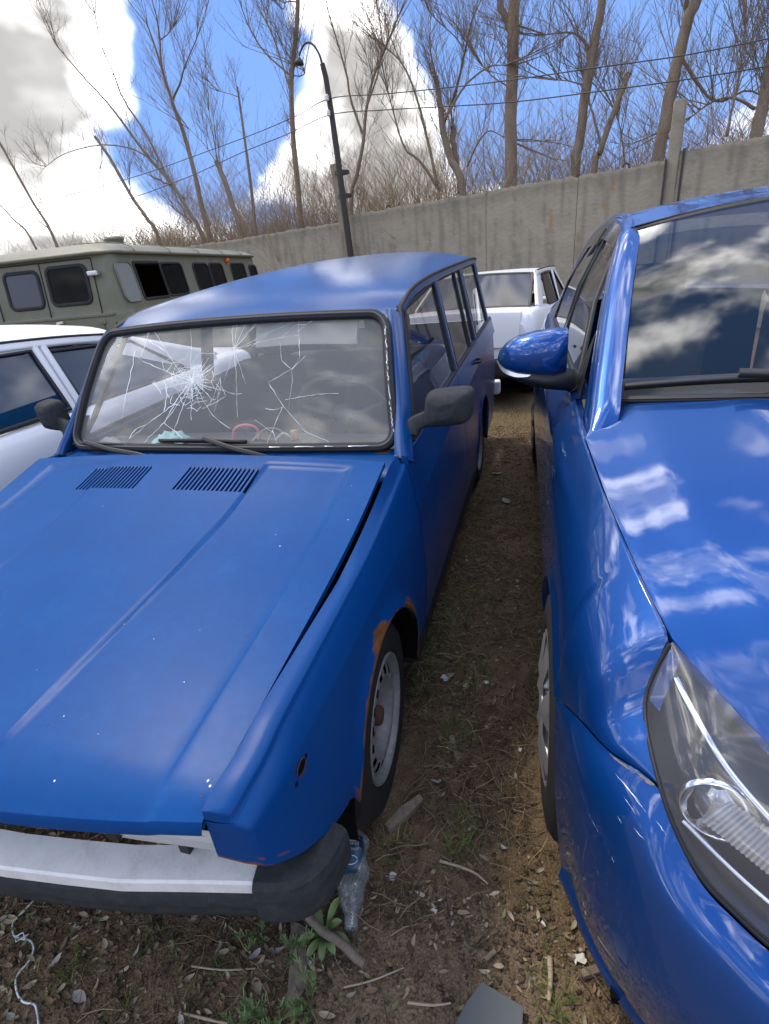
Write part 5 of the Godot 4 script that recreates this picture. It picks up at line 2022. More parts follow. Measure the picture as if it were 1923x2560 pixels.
	# bumper
	var keys := [
		[[0.885, 0.562, 0.228], [0.862, 0.642, 0.350], [0.824, 0.670, 0.441], [0.768, 0.688, 0.513], [0.732, 0.618, 0.571], [0.687, 0.578, 0.602], [0.60, 0.542, 0.641], [0.43, 0.590, 0.715], [0.2, 0.62, 0.752], [0.0, 0.625, 0.765]],
		[[0.889, 0.55, 0.245], [0.874, 0.59, 0.365], [0.848, 0.60, 0.465], [0.806, 0.600, 0.545], [0.764, 0.570, 0.598], [0.712, 0.545, 0.635], [0.615, 0.515, 0.680], [0.44, 0.54, 0.757], [0.2, 0.55, 0.795], [0.0, 0.55, 0.808]],
		[[0.886, 0.42, 0.29], [0.872, 0.42, 0.375], [0.850, 0.42, 0.475], [0.815, 0.42, 0.562], [0.772, 0.42, 0.622], [0.715, 0.42, 0.668], [0.615, 0.42, 0.715], [0.42, 0.42, 0.785], [0.2, 0.42, 0.82], [0.0, 0.42, 0.832]],
		[[0.874, 0.28, 0.335], [0.858, 0.28, 0.39], [0.836, 0.28, 0.475], [0.80, 0.28, 0.552], [0.757, 0.28, 0.61], [0.70, 0.28, 0.656], [0.60, 0.28, 0.703], [0.40, 0.28, 0.775], [0.2, 0.28, 0.808], [0.0, 0.28, 0.82]],
		[[0.862, 0.19, 0.345], [0.842, 0.19, 0.395], [0.818, 0.19, 0.462], [0.782, 0.19, 0.528], [0.738, 0.19, 0.58], [0.68, 0.19, 0.625], [0.58, 0.19, 0.67], [0.38, 0.19, 0.742], [0.2, 0.19, 0.775], [0.0, 0.19, 0.787]]]
	var bb := MB.new()
	var bumper_rows := []
	for s in [-1.0, 1.0]:
		var kk := []
		for r in keys:
			var rr := []
			for q in r: rr.append(V(s * q[0], q[1], q[2]))
			kk.append(rr)
		var lrows := loft(kk, 46, 26)
		bb.grid(lrows)
		if s < 0: bumper_rows = lrows
	var bump := put(bb, "front_bumper", M.car_paint, car)
	# scrapes on the corner of the bumper
	for q in [[[1525, 1885], [1585, 1932], 0.005, 0], [[1590, 1930], [1652, 1975], 0.006, 0], [[1540, 1935], [1600, 2005], 0.0014, 1], [[1560, 1960], [1616, 2030], 0.001, 1], [[1585, 2070], [1612, 2100], 0.001, 1], [[1560, 1990], [1590, 2035], 0.0009, 1], [[1470, 2030], [1500, 2085], 0.001, 1], [[1545, 2040], [1556, 2060], 0.001, 1], [[1530, 2140], [1536, 2156], 0.0012, 1], [[1640, 2050], [1665, 2085], 0.0008, 1]]:
		var l := PackedVector3Array()
		var r := PackedVector3Array()
		for k in 9:
			var f := k / 8.0
			var h := hit_rows(car, bumper_rows, lerpf(q[0][0], q[1][0], f), lerpf(q[0][1], q[1][1], f) + rng.randf_range(-1.5, 1.5))
			if h.is_empty(): continue
			var along: Vector3 = (car.transform.basis.inverse() * (ray(q[1][0], q[1][1]) - ray(q[0][0], q[0][1]))).normalized()
			var sd: Vector3 = along.cross(h[1]).normalized() * q[2] * 0.5 * rng.randf_range(0.3, 1.3) * sin(PI * clampf(f, 0.06, 0.94))
			l.append(h[0] + h[1] * 0.0007 - sd)
			r.append(h[0] + h[1] * 0.0007 + sd)
		if l.size() < 2: continue
		var sm := MB.new()
		sm.grid([l, r])
		put(sm, "scratch", M.scrape if q[3] == 0 else M.crack, bump)
	var gr := MB.new()
	gr.grid(loft([[V(-0.42, 0.66, 0.70), V(0, 0.67, 0.765), V(0.42, 0.66, 0.70)], [V(-0.42, 0.60, 0.705), V(0, 0.62, 0.76), V(0.42, 0.60, 0.705)]], 12, 4))
	put(gr, "grille", M.black_gloss, car)
	var lip := MB.new()
	for s in [-1.0, 1.0]:
		var kl := []
		for q in [[-0.002, 0.215], [0.004, 0.20], [0.008, 0.17], [-0.01, 0.155], [-0.05, 0.15]]:
			var rr := []
			for k in keys[4]: rr.append(V(s * (k[0] + q[0]), q[1], k[2] + q[0]))
			kl.append(rr)
		lip.grid(loft(kl, 30, 6))
	put(lip, "bumper_lip", M.car_paint, car)
	# windscreen
	var wb := MB.new()
	var wr := []
	for j in 17:
		var row := PackedVector3Array()
		for k in 31: row.append(cw_point(lerpf(-1.0, 1.0, k / 30.0), j / 16.0))
		wr.append(row)
	wb.grid(wr)
	put(wb, "windscreen", M.pane_clear, car)
	var we := MB.new()
	var wl := PackedVector3Array()
	for k in 20: wl.append(cw_point(-1.0, k / 20.0))
	for k in 20: wl.append(cw_point(lerpf(-1, 1, k / 20.0), 1.0))
	for k in 20: wl.append(cw_point(1.0, 1.0 - k / 20.0))
	for k in 20: wl.append(cw_point(lerpf(1, -1, k / 20.0), 0.0))
	we.bar(wl, 0.022, 0.008, Vector3(0, 0.8, 0.6), true)
	put(we, "windscreen_seal", M.black, car)
	# roof, rear glass, boot
	var rb := MB.new()
	var rr := []
	for k in 31:
		var z := lerpf(-2.42, -1.13, k / 30.0)
		var row := PackedVector3Array()
		for j in 31:
			var u := lerpf(-1, 1, j / 30.0)
			row.append(V(u * 0.60, tabs(C_ROOFY, z) + 0.040 - 0.05 * pow(absf(u), 2.5), z - 0.06 * u * u * smoothstep(-1.6, -1.13, z)))
		rr.append(row)
	rb.grid(rr)
	put(rb, "roof", M.car_paint, car)
	var rg := MB.new()
	rg.grid(loft([[V(-0.58, 1.41, -2.42), V(0, 1.445, -2.44), V(0.58, 1.41, -2.42)], [V(-0.64, 1.09, -3.05), V(0, 1.12, -3.10), V(0.64, 1.09, -3.05)]], 12, 8))
	put(rg, "rear_window", M.pane_tint, car)
	var bt := MB.new()
	bt.grid(loft([[V(-0.74, 1.055, -3.0), V(0, 1.11, -3.05), V(0.74, 1.055, -3.0)], [V(-0.70, 1.06, -3.45), V(0, 1.09, -3.55), V(0.70, 1.06, -3.45)], [V(-0.72, 0.80, -3.55), V(0, 0.80, -3.66), V(0.72, 0.80, -3.55)], [V(-0.74, 0.25, -3.55), V(0, 0.25, -3.66), V(0.74, 0.25, -3.55)]], 16, 16))
	put(bt, "boot", M.car_paint, car)
	var fo := MB.new()
	fo.box(V(-0.79, 0.17, -3.5), V(0.79, 0.19, 0.55))
	fo.box(V(-0.79, 0.19, -0.50), V(0.79, 0.86, -0.48))
	put(fo, "floor_pan", M.deep, car)
	# inside
	var da := MB.new()
	da.grid(loft([[V(-0.68, 0.97, -0.50), V(0, 1.0, -0.42), V(0.68, 0.97, -0.50)], [V(-0.68, 0.995, -0.78), V(0, 1.01, -0.72), V(0.68, 0.995, -0.78)], [V(-0.68, 0.90, -0.95), V(0, 0.92, -0.93), V(0.68, 0.90, -0.95)], [V(-0.68, 0.5, -0.95), V(0, 0.5, -0.95), V(0.68, 0.5, -0.95)]], 14, 14))
	put(da, "dashboard", M.trim_grey, car)
	for s in [-1.0, 1.0]:
		var st := MB.new()
		st.rbox(V(s * 0.36 - 0.25, 0.32, -1.75), V(s * 0.36 + 0.25, 0.52, -1.2), 0.06)
		st.rbox(V(s * 0.36 - 0.24, 0.5, -1.9), V(s * 0.36 + 0.24, 1.12, -1.75), 0.05)
		st.rbox(V(s * 0.36 - 0.13, 1.14, -1.92), V(s * 0.36 + 0.13, 1.31, -1.82), 0.04)
		put(st, "front_seat", M.seat, car)
	# wiper
	for q in [[-0.36, -0.62], [0.10, -0.16]]:
		var wi := thing_part(car, "wiper")
		var ab := MB.new()
		var p0 := cw_point(q[0] / 0.70 + 0.55, 0.0) + Vector3(0, 0.02, 0.03)
		var p1 := cw_point(q[0] / 0.70 - 0.1, 0.05) + Vector3(0, 0.03, 0.01)
		ab.bar(PackedVector3Array([p0, p0.lerp(p1, 0.5) + Vector3(0, 0.006, 0), p1]), 0.022, 0.014, Vector3(0, 0.8, 0.5))
		put(ab, "arm", M.black, wi)
		var bl := MB.new()
		var bp := PackedVector3Array()
		for k in 14: bp.append(cw_point(lerpf(q[0] / 0.70 - 0.46, q[0] / 0.70 + 0.35, k / 13.0), 0.035 + 0.015 * sin(PI * k / 13.0)) + Vector3(0, 0.012, 0.006))
		bl.bar(bp, 0.014, 0.016, Vector3(0, 0.8, 0.5))
		put(bl, "blade", M.black, wi)
	# wheels
	for w in [[-0.888, 0.0], [0.888, 0.0], [-0.878, -2.70], [0.878, -2.70]]:
		var wn := thing_part(car, "wheel")
		wn.position = V(w[0], 0.315, w[1])
		hubcap_wheel(wn, signf(w[0]))
	return car

# where the direction of a pixel meets a grid of points of that thing: [point, normal] in the thing's own axes
func hit_rows(o: Node3D, rows: Array, u: float, v: float) -> Array:
	var inv := o.transform.affine_inverse()
	var from := inv * CAM
	var dir := (inv.basis * ray(u, v)).normalized()
	var best := []
	var bd := 1e9
	for a in rows.size() - 1:
		for b in rows[a].size() - 1:
			for t in [[rows[a][b], rows[a + 1][b], rows[a][b + 1]], [rows[a][b + 1], rows[a + 1][b], rows[a + 1][b + 1]]]:
				var h = Geometry3D.ray_intersects_triangle(from, dir, t[0], t[1], t[2])
				if h != null and from.distance_to(h) < bd:
					bd = from.distance_to(h)
					var n: Vector3 = (t[1] - t[0]).cross(t[2] - t[0]).normalized()
					if n.dot(dir) > 0: n = -n
					best = [h, n]
	return best

func cw_point(u: float, t: float) -> Vector3:
	var b := 1.0 - u * u
	var hw := lerpf(0.715, 0.585, t)
	return V(u * hw, lerpf(1.008 + 0.018 * b, 1.446 + 0.05 * b, t) + 0.03 * sin(PI * t), lerpf(-0.47 + 0.10 * b, -1.19 + 0.07 * b, t))

func hubcap_wheel(wn: Node3D, s: float) -> void:
	var ax := Vector3(s, 0, 0)
	var tb := MB.new()
	tb.lathe([[-0.008, 0.195], [0.004, 0.21], [0.006, 0.245], [-0.002, 0.285], [-0.018, 0.305], [-0.04, 0.313], [-0.11, 0.315], [-0.17, 0.313], [-0.19, 0.30], [-0.20, 0.25], [-0.195, 0.19]], Vector3.ZERO, ax, 56)
	put(tb, "tyre", M.tyre, wn)
	var rb := MB.new()
	rb.lathe([[-0.006, 0.198], [0.002, 0.196], [0.004, 0.188], [-0.004, 0.180], [-0.03, 0.176]], Vector3.ZERO, ax, 48)
	put(rb, "rim", M.silver, wn)
	var sb := MB.new()
	for k in 7:
		var a := TAU * k / 7
		var d := Vector3(0, cos(a), sin(a))
		var t := Vector3(0, -sin(a), cos(a))
		sb.grid([PackedVector3Array([d * 0.03 - t * 0.02 + ax * 0.008, d * 0.10 - t * 0.030 + ax * 0.012, d * 0.186 - t * 0.05 + ax * 0.0]), PackedVector3Array([d * 0.03 + ax * 0.014, d * 0.10 + ax * 0.020, d * 0.19 + ax * 0.006]), PackedVector3Array([d * 0.03 + t * 0.02 + ax * 0.008, d * 0.10 + t * 0.030 + ax * 0.012, d * 0.186 + t * 0.05 + ax * 0.0])])
	sb.lathe([[-0.01, 0.045], [0.012, 0.042], [0.016, 0.03], [0.018, 0.0]], Vector3.ZERO, ax, 20)
	put(sb, "hubcap", M.silver, wn)
	var kb := MB.new()
	kb.lathe([[-0.04, 0.18], [-0.04, 0.0]], Vector3.ZERO, ax, 24)
	put(kb, "brake_drum", M.deep, wn)

# ---------------------------------------------------------------- the two white cars
func plain_car(car: Node3D, P: Dictionary) -> void:
	var w: float = P.w
	# lower body lofted along the length
	var st := [[P.tail - 0.02, 0.88, P.deck - 0.10, 0.42], [P.tail, 0.93, P.deck - 0.03, 0.30], [P.tail + 0.10, 0.97, P.deck, 0.24], [P.glassb, 0.985, P.deck + 0.005, 0.21], [-2.0, 1.0, P.belt + 0.02, 0.2], [-1.2, 1.0, P.belt, 0.2], [-0.5, 0.99, P.belt - 0.01, 0.2], [0.0, 0.975, P.belt - 0.07, 0.2], [0.45, 0.95, P.belt - 0.14, 0.22], [0.64, 0.92, P.belt - 0.17, 0.26], [0.70, 0.88, P.belt - 0.24, 0.36]]
	for s in [-1.0, 1.0]:
		var rows := []
		for k in 90:
			var z := lerpf(P.tail - 0.02, 0.70, k / 89.0)
			var t1 := []
			var t2 := []
			var t3 := []
			for q in st:
				t1.append([q[0], q[1]])
				t2.append([q[0], q[2]])
				t3.append([q[0], q[3]])
			var ww := tabs(t1, z) * w
			var yt := tabs(t2, z)
			var yb := tabs(t3, z)
			for cz in [0.0, P.wb]:
				if absf(z - cz) < 0.315: yb = maxf(yb, 0.28 + sqrt(0.315 * 0.315 - (z - cz) * (z - cz)))
			var row := PackedVector3Array()
			for q in [[0.0, 0.022], [0.5, 0.018], [0.8, 0.008], [0.90, 0.0], [0.945, -0.02], [0.965, -0.06]]: row.append(V(s * ww * q[0], yt + q[1], z))
			for j in 9:
				var y := lerpf(yt - 0.10, yb, j / 8.0)
				var f := 0.975 + 0.025 * sin(PI * clampf((yt - y) / 0.55, 0.0, 1.0)) - 0.04 * clampf((0.35 - y) / 0.2, 0.0, 1.0)
				row.append(V(s * ww * f, y, z))
			rows.append(row)
		var mb := MB.new()
		mb.grid(rows)
		var cap1 := PackedVector3Array(rows[0])
		cap1.append(V(0, 0.42, P.tail - 0.02))
		mb.poly(cap1)
		var cap2 := PackedVector3Array(rows[89])
		cap2.append(V(0, 0.36, 0.70))
		mb.poly(cap2)
		put(mb, "body_side", M.white_paint, car)
		# moulding along the side
		var sm := MB.new()
		sm.bar(PackedVector3Array([V(s * w * 1.002, 0.52, P.wb + 0.4), V(s * w * 1.004, 0.52, -1.2), V(s * w * 0.99, 0.52, -0.36)]), 0.07, 0.012, Vector3(s, 0, 0))
		put(sm, "side_moulding", M.black, car)
		# window band
		var by: float = P.belt
		var gx: float = w * 0.905
		var rx: float = w * 0.76
		var ry: float = P.roof - P.drop
		var za: float = P.rooff
		var zb: float = P.roofr
		var b0 := V(s * gx, by, -0.52)
		var ys := func(z: float) -> float: return P.slope * minf(z - za, 0.0)
		var pil := [[-0.50, za + 0.02], [P.bp + 0.045, P.bp + 0.06], [P.bp - 0.045, P.bp - 0.03], [P.cp, P.cp + 0.12]]
		var spans := [[-0.62, P.bp + 0.05, za - 0.03, P.bp + 0.06], [P.bp - 0.05, P.cp + 0.04, P.bp - 0.04, P.cp + P.ct]]
		for q in spans:
			var c4 := [V(s * gx, by + 0.01, q[0]), V(s * gx, by + 0.015, q[1]), V(s * rx, ry + ys.call(q[3]), q[3]), V(s * rx, ry - 0.01 + ys.call(q[2]), q[2])]
			var gb := MB.new()
			gb.poly(PackedVector3Array(c4))
			put(gb, "side_window", P.glass, car)
			var fb := MB.new()
			var lp := PackedVector3Array()
			for a in 4:
				for e in 5: lp.append(c4[a].lerp(c4[(a + 1) % 4], e / 5.0) + Vector3(s * 0.004, 0.0, 0))
			fb.bar(lp, 0.022, 0.02, Vector3(s, 0.4, 0), true)
			put(fb, "window_seal", M.black, car)
		# pillars: front, middle pair, rear
		for q in [[V(s * gx, by - 0.01, -0.50), V(s * rx, ry + 0.012, za - 0.0), 0.075], [V(s * gx * 1.004, by, P.bp + 0.026), V(s * rx * 1.006, ry + 0.02 + ys.call(P.bp), P.bp + 0.035), 0.042], [V(s * gx * 1.004, by, P.bp - 0.026), V(s * rx * 1.006, ry + 0.02 + ys.call(P.bp), P.bp - 0.015), 0.042], [V(s * gx, by, P.glassb + 0.14), V(s * rx, ry - 0.03 + ys.call(zb), zb + 0.10), 0.2]]:
			var pb := MB.new()
			pb.bar(PackedVector3Array([q[0], q[0].lerp(q[1], 0.5), q[1]]), q[2], 0.03, Vector3(s, 0.35, 0))
			put(pb, "pillar", M.white_paint, car)
		var rl := MB.new()
		rl.bar(cr([V(s * rx, ry + 0.025, za + 0.02), V(s * rx, ry + 0.035 + ys.call((za + zb) * 0.5), (za + zb) * 0.5), V(s * rx, ry + 0.025 + ys.call(zb), zb - 0.02)], 14), 0.05, 0.03, Vector3(s, 0.4, 0))
		put(rl, "roof_rail", M.white_paint, car)
		var dr := MB.new()
		dr.bar(cr([V(s * rx * 1.01, ry + 0.045, za + 0.02), V(s * rx * 1.01, ry + 0.055 + ys.call((za + zb) * 0.5), (za + zb) * 0.5), V(s * rx * 1.01, ry + 0.045 + ys.call(zb), zb - 0.02)], 14), 0.012, 0.02, Vector3(s, 0.6, 0))
		put(dr, "drip_rail", M.black, car)
		# lamps
		var tl := MB.new()
		tl.rbox(V(minf(s * w * 0.80, s * w * 0.93), P.deck - 0.50, P.tail - 0.05), V(maxf(s * w * 0.80, s * w * 0.93), P.deck - 0.36, P.tail + 0.06), 0.015)
		put(tl, "tail_lamp", M.red_lens, car)
		var hl := MB.new()
		hl.rbox(V(minf(s * w * 0.5, s * w * 0.85), 0.50, 0.62), V(maxf(s * w * 0.5, s * w * 0.85), 0.62, 0.72), 0.02)
		put(hl, "headlamp", M.silver, car)
		for cz in [0.0, P.wb]:
			var wn := thing_part(car, "wheel")
			wn.position = V(s * w * 0.97, 0.277, cz)
			var tb := MB.new()
			tb.lathe([[0.0, 0.16], [0.006, 0.2], [0.0, 0.25], [-0.03, 0.275], [-0.13, 0.275], [-0.16, 0.24], [-0.16, 0.16]], Vector3.ZERO, Vector3(s, 0, 0), 32)
			put(tb, "tyre", M.tyre, wn)
			var rb := MB.new()
			rb.lathe([[-0.004, 0.168], [0.0, 0.16], [-0.02, 0.15], [-0.03, 0.10], [-0.015, 0.06], [-0.01, 0.0]], Vector3.ZERO, Vector3(s, 0, 0), 32)
			put(rb, "rim", M.silver, wn)
			var ib := MB.new()
			var o1 := PackedVector3Array()
			var o2 := PackedVector3Array()
			for k in 21:
				var a := lerpf(-0.3, PI + 0.3, k / 20.0)
				o1.append(V(s * w * 0.96, 0.28 + sin(a) * 0.316, cz + cos(a) * 0.316))
				o2.append(V(s * w * 0.6, 0.28 + sin(a) * 0.32, cz + cos(a) * 0.32))
			ib.grid([o1, o2])
			ib.poly(o2)
			put(ib, "wheel_arch_liner", M.deep, car)
	var rx2: float = w * 0.775
	var rb2 := MB.new()
	var rr := []
	for k in 25:
		var z := lerpf(P.roofr, P.rooff, k / 24.0)
		var f := sin(PI * k / 24.0)
		var row := PackedVector3Array()
		for j in 21:
			var u := lerpf(-1, 1, j / 20.0)
			row.append(V(u * rx2, P.roof - 0.02 + 0.022 * f - (P.drop - 0.03) * pow(absf(u), 3.4) + P.slope * (z - P.rooff), z))
		rr.append(row)
	panel(rb2, rr, 0.02, Vector3(0, -1, 0))
	put(rb2, "roof", M.white_paint, car)
	var hl2 := MB.new()
	hl2.box(V(-rx2 * 0.93, P.roof - P.drop - 0.10, P.roofr + 0.02), V(rx2 * 0.93, P.roof - P.drop - 0.085, P.rooff - 0.02))
	put(hl2, "headliner", M.trim_grey, car)
	var wsb := MB.new()
	wsb.grid(loft([[V(-w * 0.86, P.belt + 0.005, -0.50), V(0, P.belt + 0.02, -0.42), V(w * 0.86, P.belt + 0.005, -0.50)], [V(-w * 0.73, P.roof - P.drop + 0.015, P.rooff), V(0, P.roof - 0.022, P.rooff + 0.03), V(w * 0.73, P.roof - P.drop + 0.015, P.rooff)]], 14, 8))
	put(wsb, "windscreen", M.pane, car)
	var rgb := [[V(-w * 0.80, P.deck + 0.015, P.glassb - 0.01), V(0, P.deck + 0.028, P.glassb - 0.03), V(w * 0.80, P.deck + 0.015, P.glassb - 0.01)], [V(-w * 0.70, P.roof - P.drop + 0.015 + P.slope * (P.roofr - P.rooff), P.roofr), V(0, P.roof - 0.022 + P.slope * (P.roofr - P.rooff), P.roofr - 0.02), V(w * 0.70, P.roof - P.drop + 0.015 + P.slope * (P.roofr - P.rooff), P.roofr)]]
	var rg := MB.new()
	rg.grid(loft(rgb, 14, 8))
	put(rg, "rear_window", P.rearglass, car)
	var rs := MB.new()
	var rl2 := PackedVector3Array()
	for q in cr(rgb[0], 12): rl2.append(q)
	for k in range(1, 8): rl2.append(rgb[0][2].lerp(rgb[1][2], k / 8.0))
	var top := cr(rgb[1], 12)
	for k in range(11, -1, -1): rl2.append(top[k])
	for k in range(1, 8): rl2.append(rgb[1][0].lerp(rgb[0][0], k / 8.0))
	rs.bar(rl2, 0.03, 0.016, Vector3(0, 0.6, -0.8), true)
	put(rs, "rear_window_seal", M.black, car)
	# boot lid lines, lock, plate and bumpers
	var bl := MB.new()
	bl.grid(loft([[V(-w * 0.80, P.deck + 0.012, P.glassb - 0.045), V(0, P.deck + 0.030, P.glassb - 0.07), V(w * 0.80, P.deck + 0.012, P.glassb - 0.045)], [V(-w * 0.80, P.deck + 0.008, P.tail + 0.05), V(0, P.deck + 0.028, P.tail + 0.03), V(w * 0.80, P.deck + 0.008, P.tail + 0.05)], [V(-w * 0.80, P.deck - 0.03, P.tail - 0.012), V(0, P.deck - 0.015, P.tail - 0.030), V(w * 0.80, P.deck - 0.03, P.tail - 0.012)], [V(-w * 0.78, P.deck - 0.32, P.tail - 0.035), V(0, P.deck - 0.32, P.tail - 0.055), V(w * 0.78, P.deck - 0.32, P.tail - 0.035)]], 18, 18))
	var boot := put(bl, "boot_lid", M.white_paint, car)
	var lk := MB.new()
	lk.lathe([[-0.01, 0.016], [0.008, 0.014], [0.010, 0.0]], V(-0.28, P.deck - 0.13, P.tail - 0.04), Vector3(0, 0, -1), 12)
	put(lk, "boot_lock", M.black, boot)
	for q in [[P.tail - 0.10, P.tail + 0.08], [0.62, 0.78]]:
		var bm := MB.new()
		bm.rbox(V(-w * 0.97, 0.33, q[0]), V(w * 0.97, 0.52, q[1]), 0.05)
		put(bm, "bumper", M.black, car)
	for s in [-1.0, 1.0]:
		var se := MB.new()
		se.rbox(V(s * 0.34 - 0.22, 0.5, -1.75), V(s * 0.34 + 0.22, 1.02, -1.62), 0.05)
		se.rbox(V(s * 0.34 - 0.11, 1.03, -1.76), V(s * 0.34 + 0.11, 1.16, -1.66), 0.04)
		put(se, "front_seat", M.seat, car)
	var fl := MB.new()
	fl.box(V(-w * 0.9, 0.19, P.tail + 0.05), V(w * 0.9, 0.205, 0.6))
	put(fl, "floor_pan", M.deep, car)

func make_white_cars() -> void:
	var a := thing("white_hatchback", "white hatchback with blue tinted windows parked beside the smashed station wagon", "car", V(-2.005, 0.0, 0.14))
	plain_car(a, {"w": 0.805, "tail": -3.25, "deck": 0.90, "glassb": -2.86, "belt": 0.86, "roof": 1.335, "drop": 0.14, "slope": 0.07, "rooff": -1.05, "roofr": -1.98, "ct": 0.42, "wb": -2.46, "bp": -1.35, "cp": -2.42, "glass": M.blue_glass, "rearglass": M.pane_tint})
	var b := thing("white_sedan", "white sedan seen from its boot, parked facing the concrete wall", "car", V(0.80, -0.04, -7.9), deg_to_rad(171.0))
	plain_car(b, {"w": 0.78, "tail": -3.3, "deck": 0.95, "glassb": -2.86, "belt": 0.90, "roof": 1.31, "drop": 0.06, "slope": 0.0, "ct": 0.16, "rooff": -1.1, "roofr": -2.32, "wb": -2.45, "bp": -1.35, "cp": -2.2, "glass": M.dark_glass, "rearglass": M.brown_glass})

# ---------------------------------------------------------------- the army van
func rounded(cx: float, cy: float, hw: float, hh: float, r: float) -> Array:
	var out := []
	for k in 4:
		var a0 := k * PI / 2
		var sx := [1.0, -1.0, -1.0, 1.0][k] as float
		var sy := [1.0, 1.0, -1.0, -1.0][k] as float
		for e in 6:
			var a := a0 + PI / 2 * e / 5.0
			out.append(Vector2(cx + sx * (hw - r) + cos(a) * r, cy + sy * (hh - r) + sin(a) * r))
	return out

func make_van() -> void:
	# own axes: x across to the near side, -z towards the front, rear face at z = 0
	var yaw := deg_to_rad(8.04)
	var van := thing("army_van", "olive grey forward-control army van with one window slid open", "van", V(-3.187, -0.05, -4.02), yaw)
	# x = 0 is the near side, body spans to x = -1.82; rear at z = 0
	var W := 1.84
	var L := 4.35
	var body := MB.new()
	# the body ring in plan, stacked with height; the slid-open window is a real opening
	var plan := func(inset: float) -> PackedVector3Array:
		var out := PackedVector3Array()
		var r := 0.16
		for q in [[-r, -r, 0.0], [-W + r, -r, PI / 2], [-W + r, -L + r, PI], [-r, -L + r, 3 * PI / 2]]:
			for e in 7:
				var a: float = q[2] + PI / 2 * e / 6.0
				out.append(V(q[0] + cos(a) * (r - inset), 0, q[1] + sin(a) * (r - inset)))
		for z in [-2.5, -0.97, -0.43]: out.append(V(-inset, 0, z))
		return out
	var rows := []
	for q in [[0.42, 0.03], [0.50, 0.0], [0.95, -0.02], [1.25, -0.02], [1.29, 0.0], [1.32, 0.008], [1.395, 0.0145], [1.765, 0.0585], [1.86, 0.07]]:
		var p: PackedVector3Array = plan.call(q[1])
		for k in p.size(): p[k].y = q[0]
		rows.append(p)
	var nr: int = rows[0].size()
	for r in rows: body.v.append_array(r)
	for j in rows.size() - 1:
		for k in nr:
			if j == 6 and k == 29: continue
			var a := j * nr + k
			var d := j * nr + (k + 1) % nr
			body.i.append_array(PackedInt32Array([a, a + nr, d, d, a + nr, d + nr]))
	put(body, "body", M.van_paint, van)
	var roof := MB.new()
	var rr := []
	for q in [[1.855, 0.05], [1.86, 0.015], [1.885, 0.012], [1.895, 0.04], [1.93, 0.10], [1.965, 0.19], [1.99, 0.34], [2.005, 0.52], [2.012, 0.75]]:
		var out := PackedVector3Array()
		var r := 0.2
		var i: float = q[1]
		var c := [[-i - r, -i - r, 0.0], [-W + i + r, -i - r, PI / 2], [-W + i + r, -L + i + r, PI], [-i - r, -L + i + r, 3 * PI / 2]]
		for p in c:
			for e in 7:
				var a: float = p[2] + PI / 2 * e / 6.0
				out.append(V(p[0] + cos(a) * r, q[0], p[1] + sin(a) * r))
		rr.append(out)
	roof.grid(rr, true)
	roof.poly(rr[8])
	var rn := put(roof, "roof", M.van_paint, van)
	# seams across the roof edge
	for z in [-0.45, -1.25, -2.05, -2.85, -3.6]:
		var sb := MB.new()
		sb.bar(cr([V(-0.004, 1.885, z), V(-0.05, 1.932, z), V(-0.15, 1.966, z), V(-0.32, 1.994, z), V(-0.7, 2.014, z)], 12), 0.018, 0.008, Vector3(0.5, 0.8, 0))
		put(sb, "roof_seam", M.van_paint, rn)
	var vent := MB.new()
	vent.lathe([[0.0, 0.10], [0.06, 0.10], [0.07, 0.12], [0.10, 0.11], [0.115, 0.0]], V(-0.62, 2.0, -1.1), Vector3.UP, 16)
	put(vent, "roof_vent", M.van_paint, rn)
	# windows: outline lists on the rear face (x, y) and the near side (z, y)
	var side_x := func(y: float) -> float: return -lerpf(0.006, 0.07, clampf((y - 1.3) / 0.56, 0.0, 1.0))
	var rear_w := [[-0.62, 1.592, 0.235, 0.185, M.dark_glass], [-1.17, 1.582, 0.205, 0.18, M.grey_glass]]
	for q in rear_w:
		var o := rounded(q[0], q[1], q[2], q[3], 0.06)
		var gb := MB.new()
		var pl := PackedVector3Array()
		for p in o: pl.append(V(p.x, p.y, -lerpf(0.006, 0.07, (p.y - 1.3) / 0.56) + 0.006))
		gb.poly(pl)
		put(gb, "rear_window", q[4], van)
		var rb := MB.new()
		var rl := PackedVector3Array()
		for p in o: rl.append(V(p.x, p.y, -lerpf(0.006, 0.07, (p.y - 1.3) / 0.56) + 0.008))
		rb.bar(rl, 0.035, 0.02, Vector3(0, 0.1, 1), true)
		put(rb, "window_rubber", M.rubber, van)
	# side: blank panel, open window, glass panes
	for q in [[-0.22, 1.575, 0.155, 0.20, M.van_pale, 0.003], [-1.25, 1.58, 0.27, 0.185, M.dark_glass, 0.006], [-2.07, 1.58, 0.235, 0.18, M.dark_glass, 0.006], [-2.58, 1.58, 0.235, 0.18, M.dark_glass, 0.006], [-3.42, 1.58, 0.29, 0.18, M.dark_glass, 0.006], [-4.08, 1.56, 0.17, 0.17, M.dark_glass, 0.006]]:
		var o := rounded(q[0], q[1], q[2], q[3], 0.07)
		var gb := MB.new()
		var pl := PackedVector3Array()
		for p in o: pl.append(V(side_x.call(p.y) + q[5], p.y, p.x))
		gb.poly(pl)
		put(gb, "blank_panel" if q[4] == M.van_pale else "side_window", q[4], van)
		var rb := MB.new()
		var rl := PackedVector3Array()
		for p in o: rl.append(V(side_x.call(p.y) + q[5] + 0.002, p.y, p.x))
		rb.bar(rl, 0.024 if q[4] != M.van_pale else 0.010, 0.018, Vector3(1, 0.12, 0), true)
		put(rb, "window_rubber", M.rubber if q[4] != M.van_pale else M.van_paint, van)
	var fr := MB.new()
	var fo := PackedVector3Array()
	for q in rounded(-0.70, 1.58, 0.278, 0.192, 0.03): fo.append(V(side_x.call(q.y) + 0.006, q.y, q.x))
	fr.bar(fo, 0.03, 0.02, Vector3(1, 0.12, 0), true)
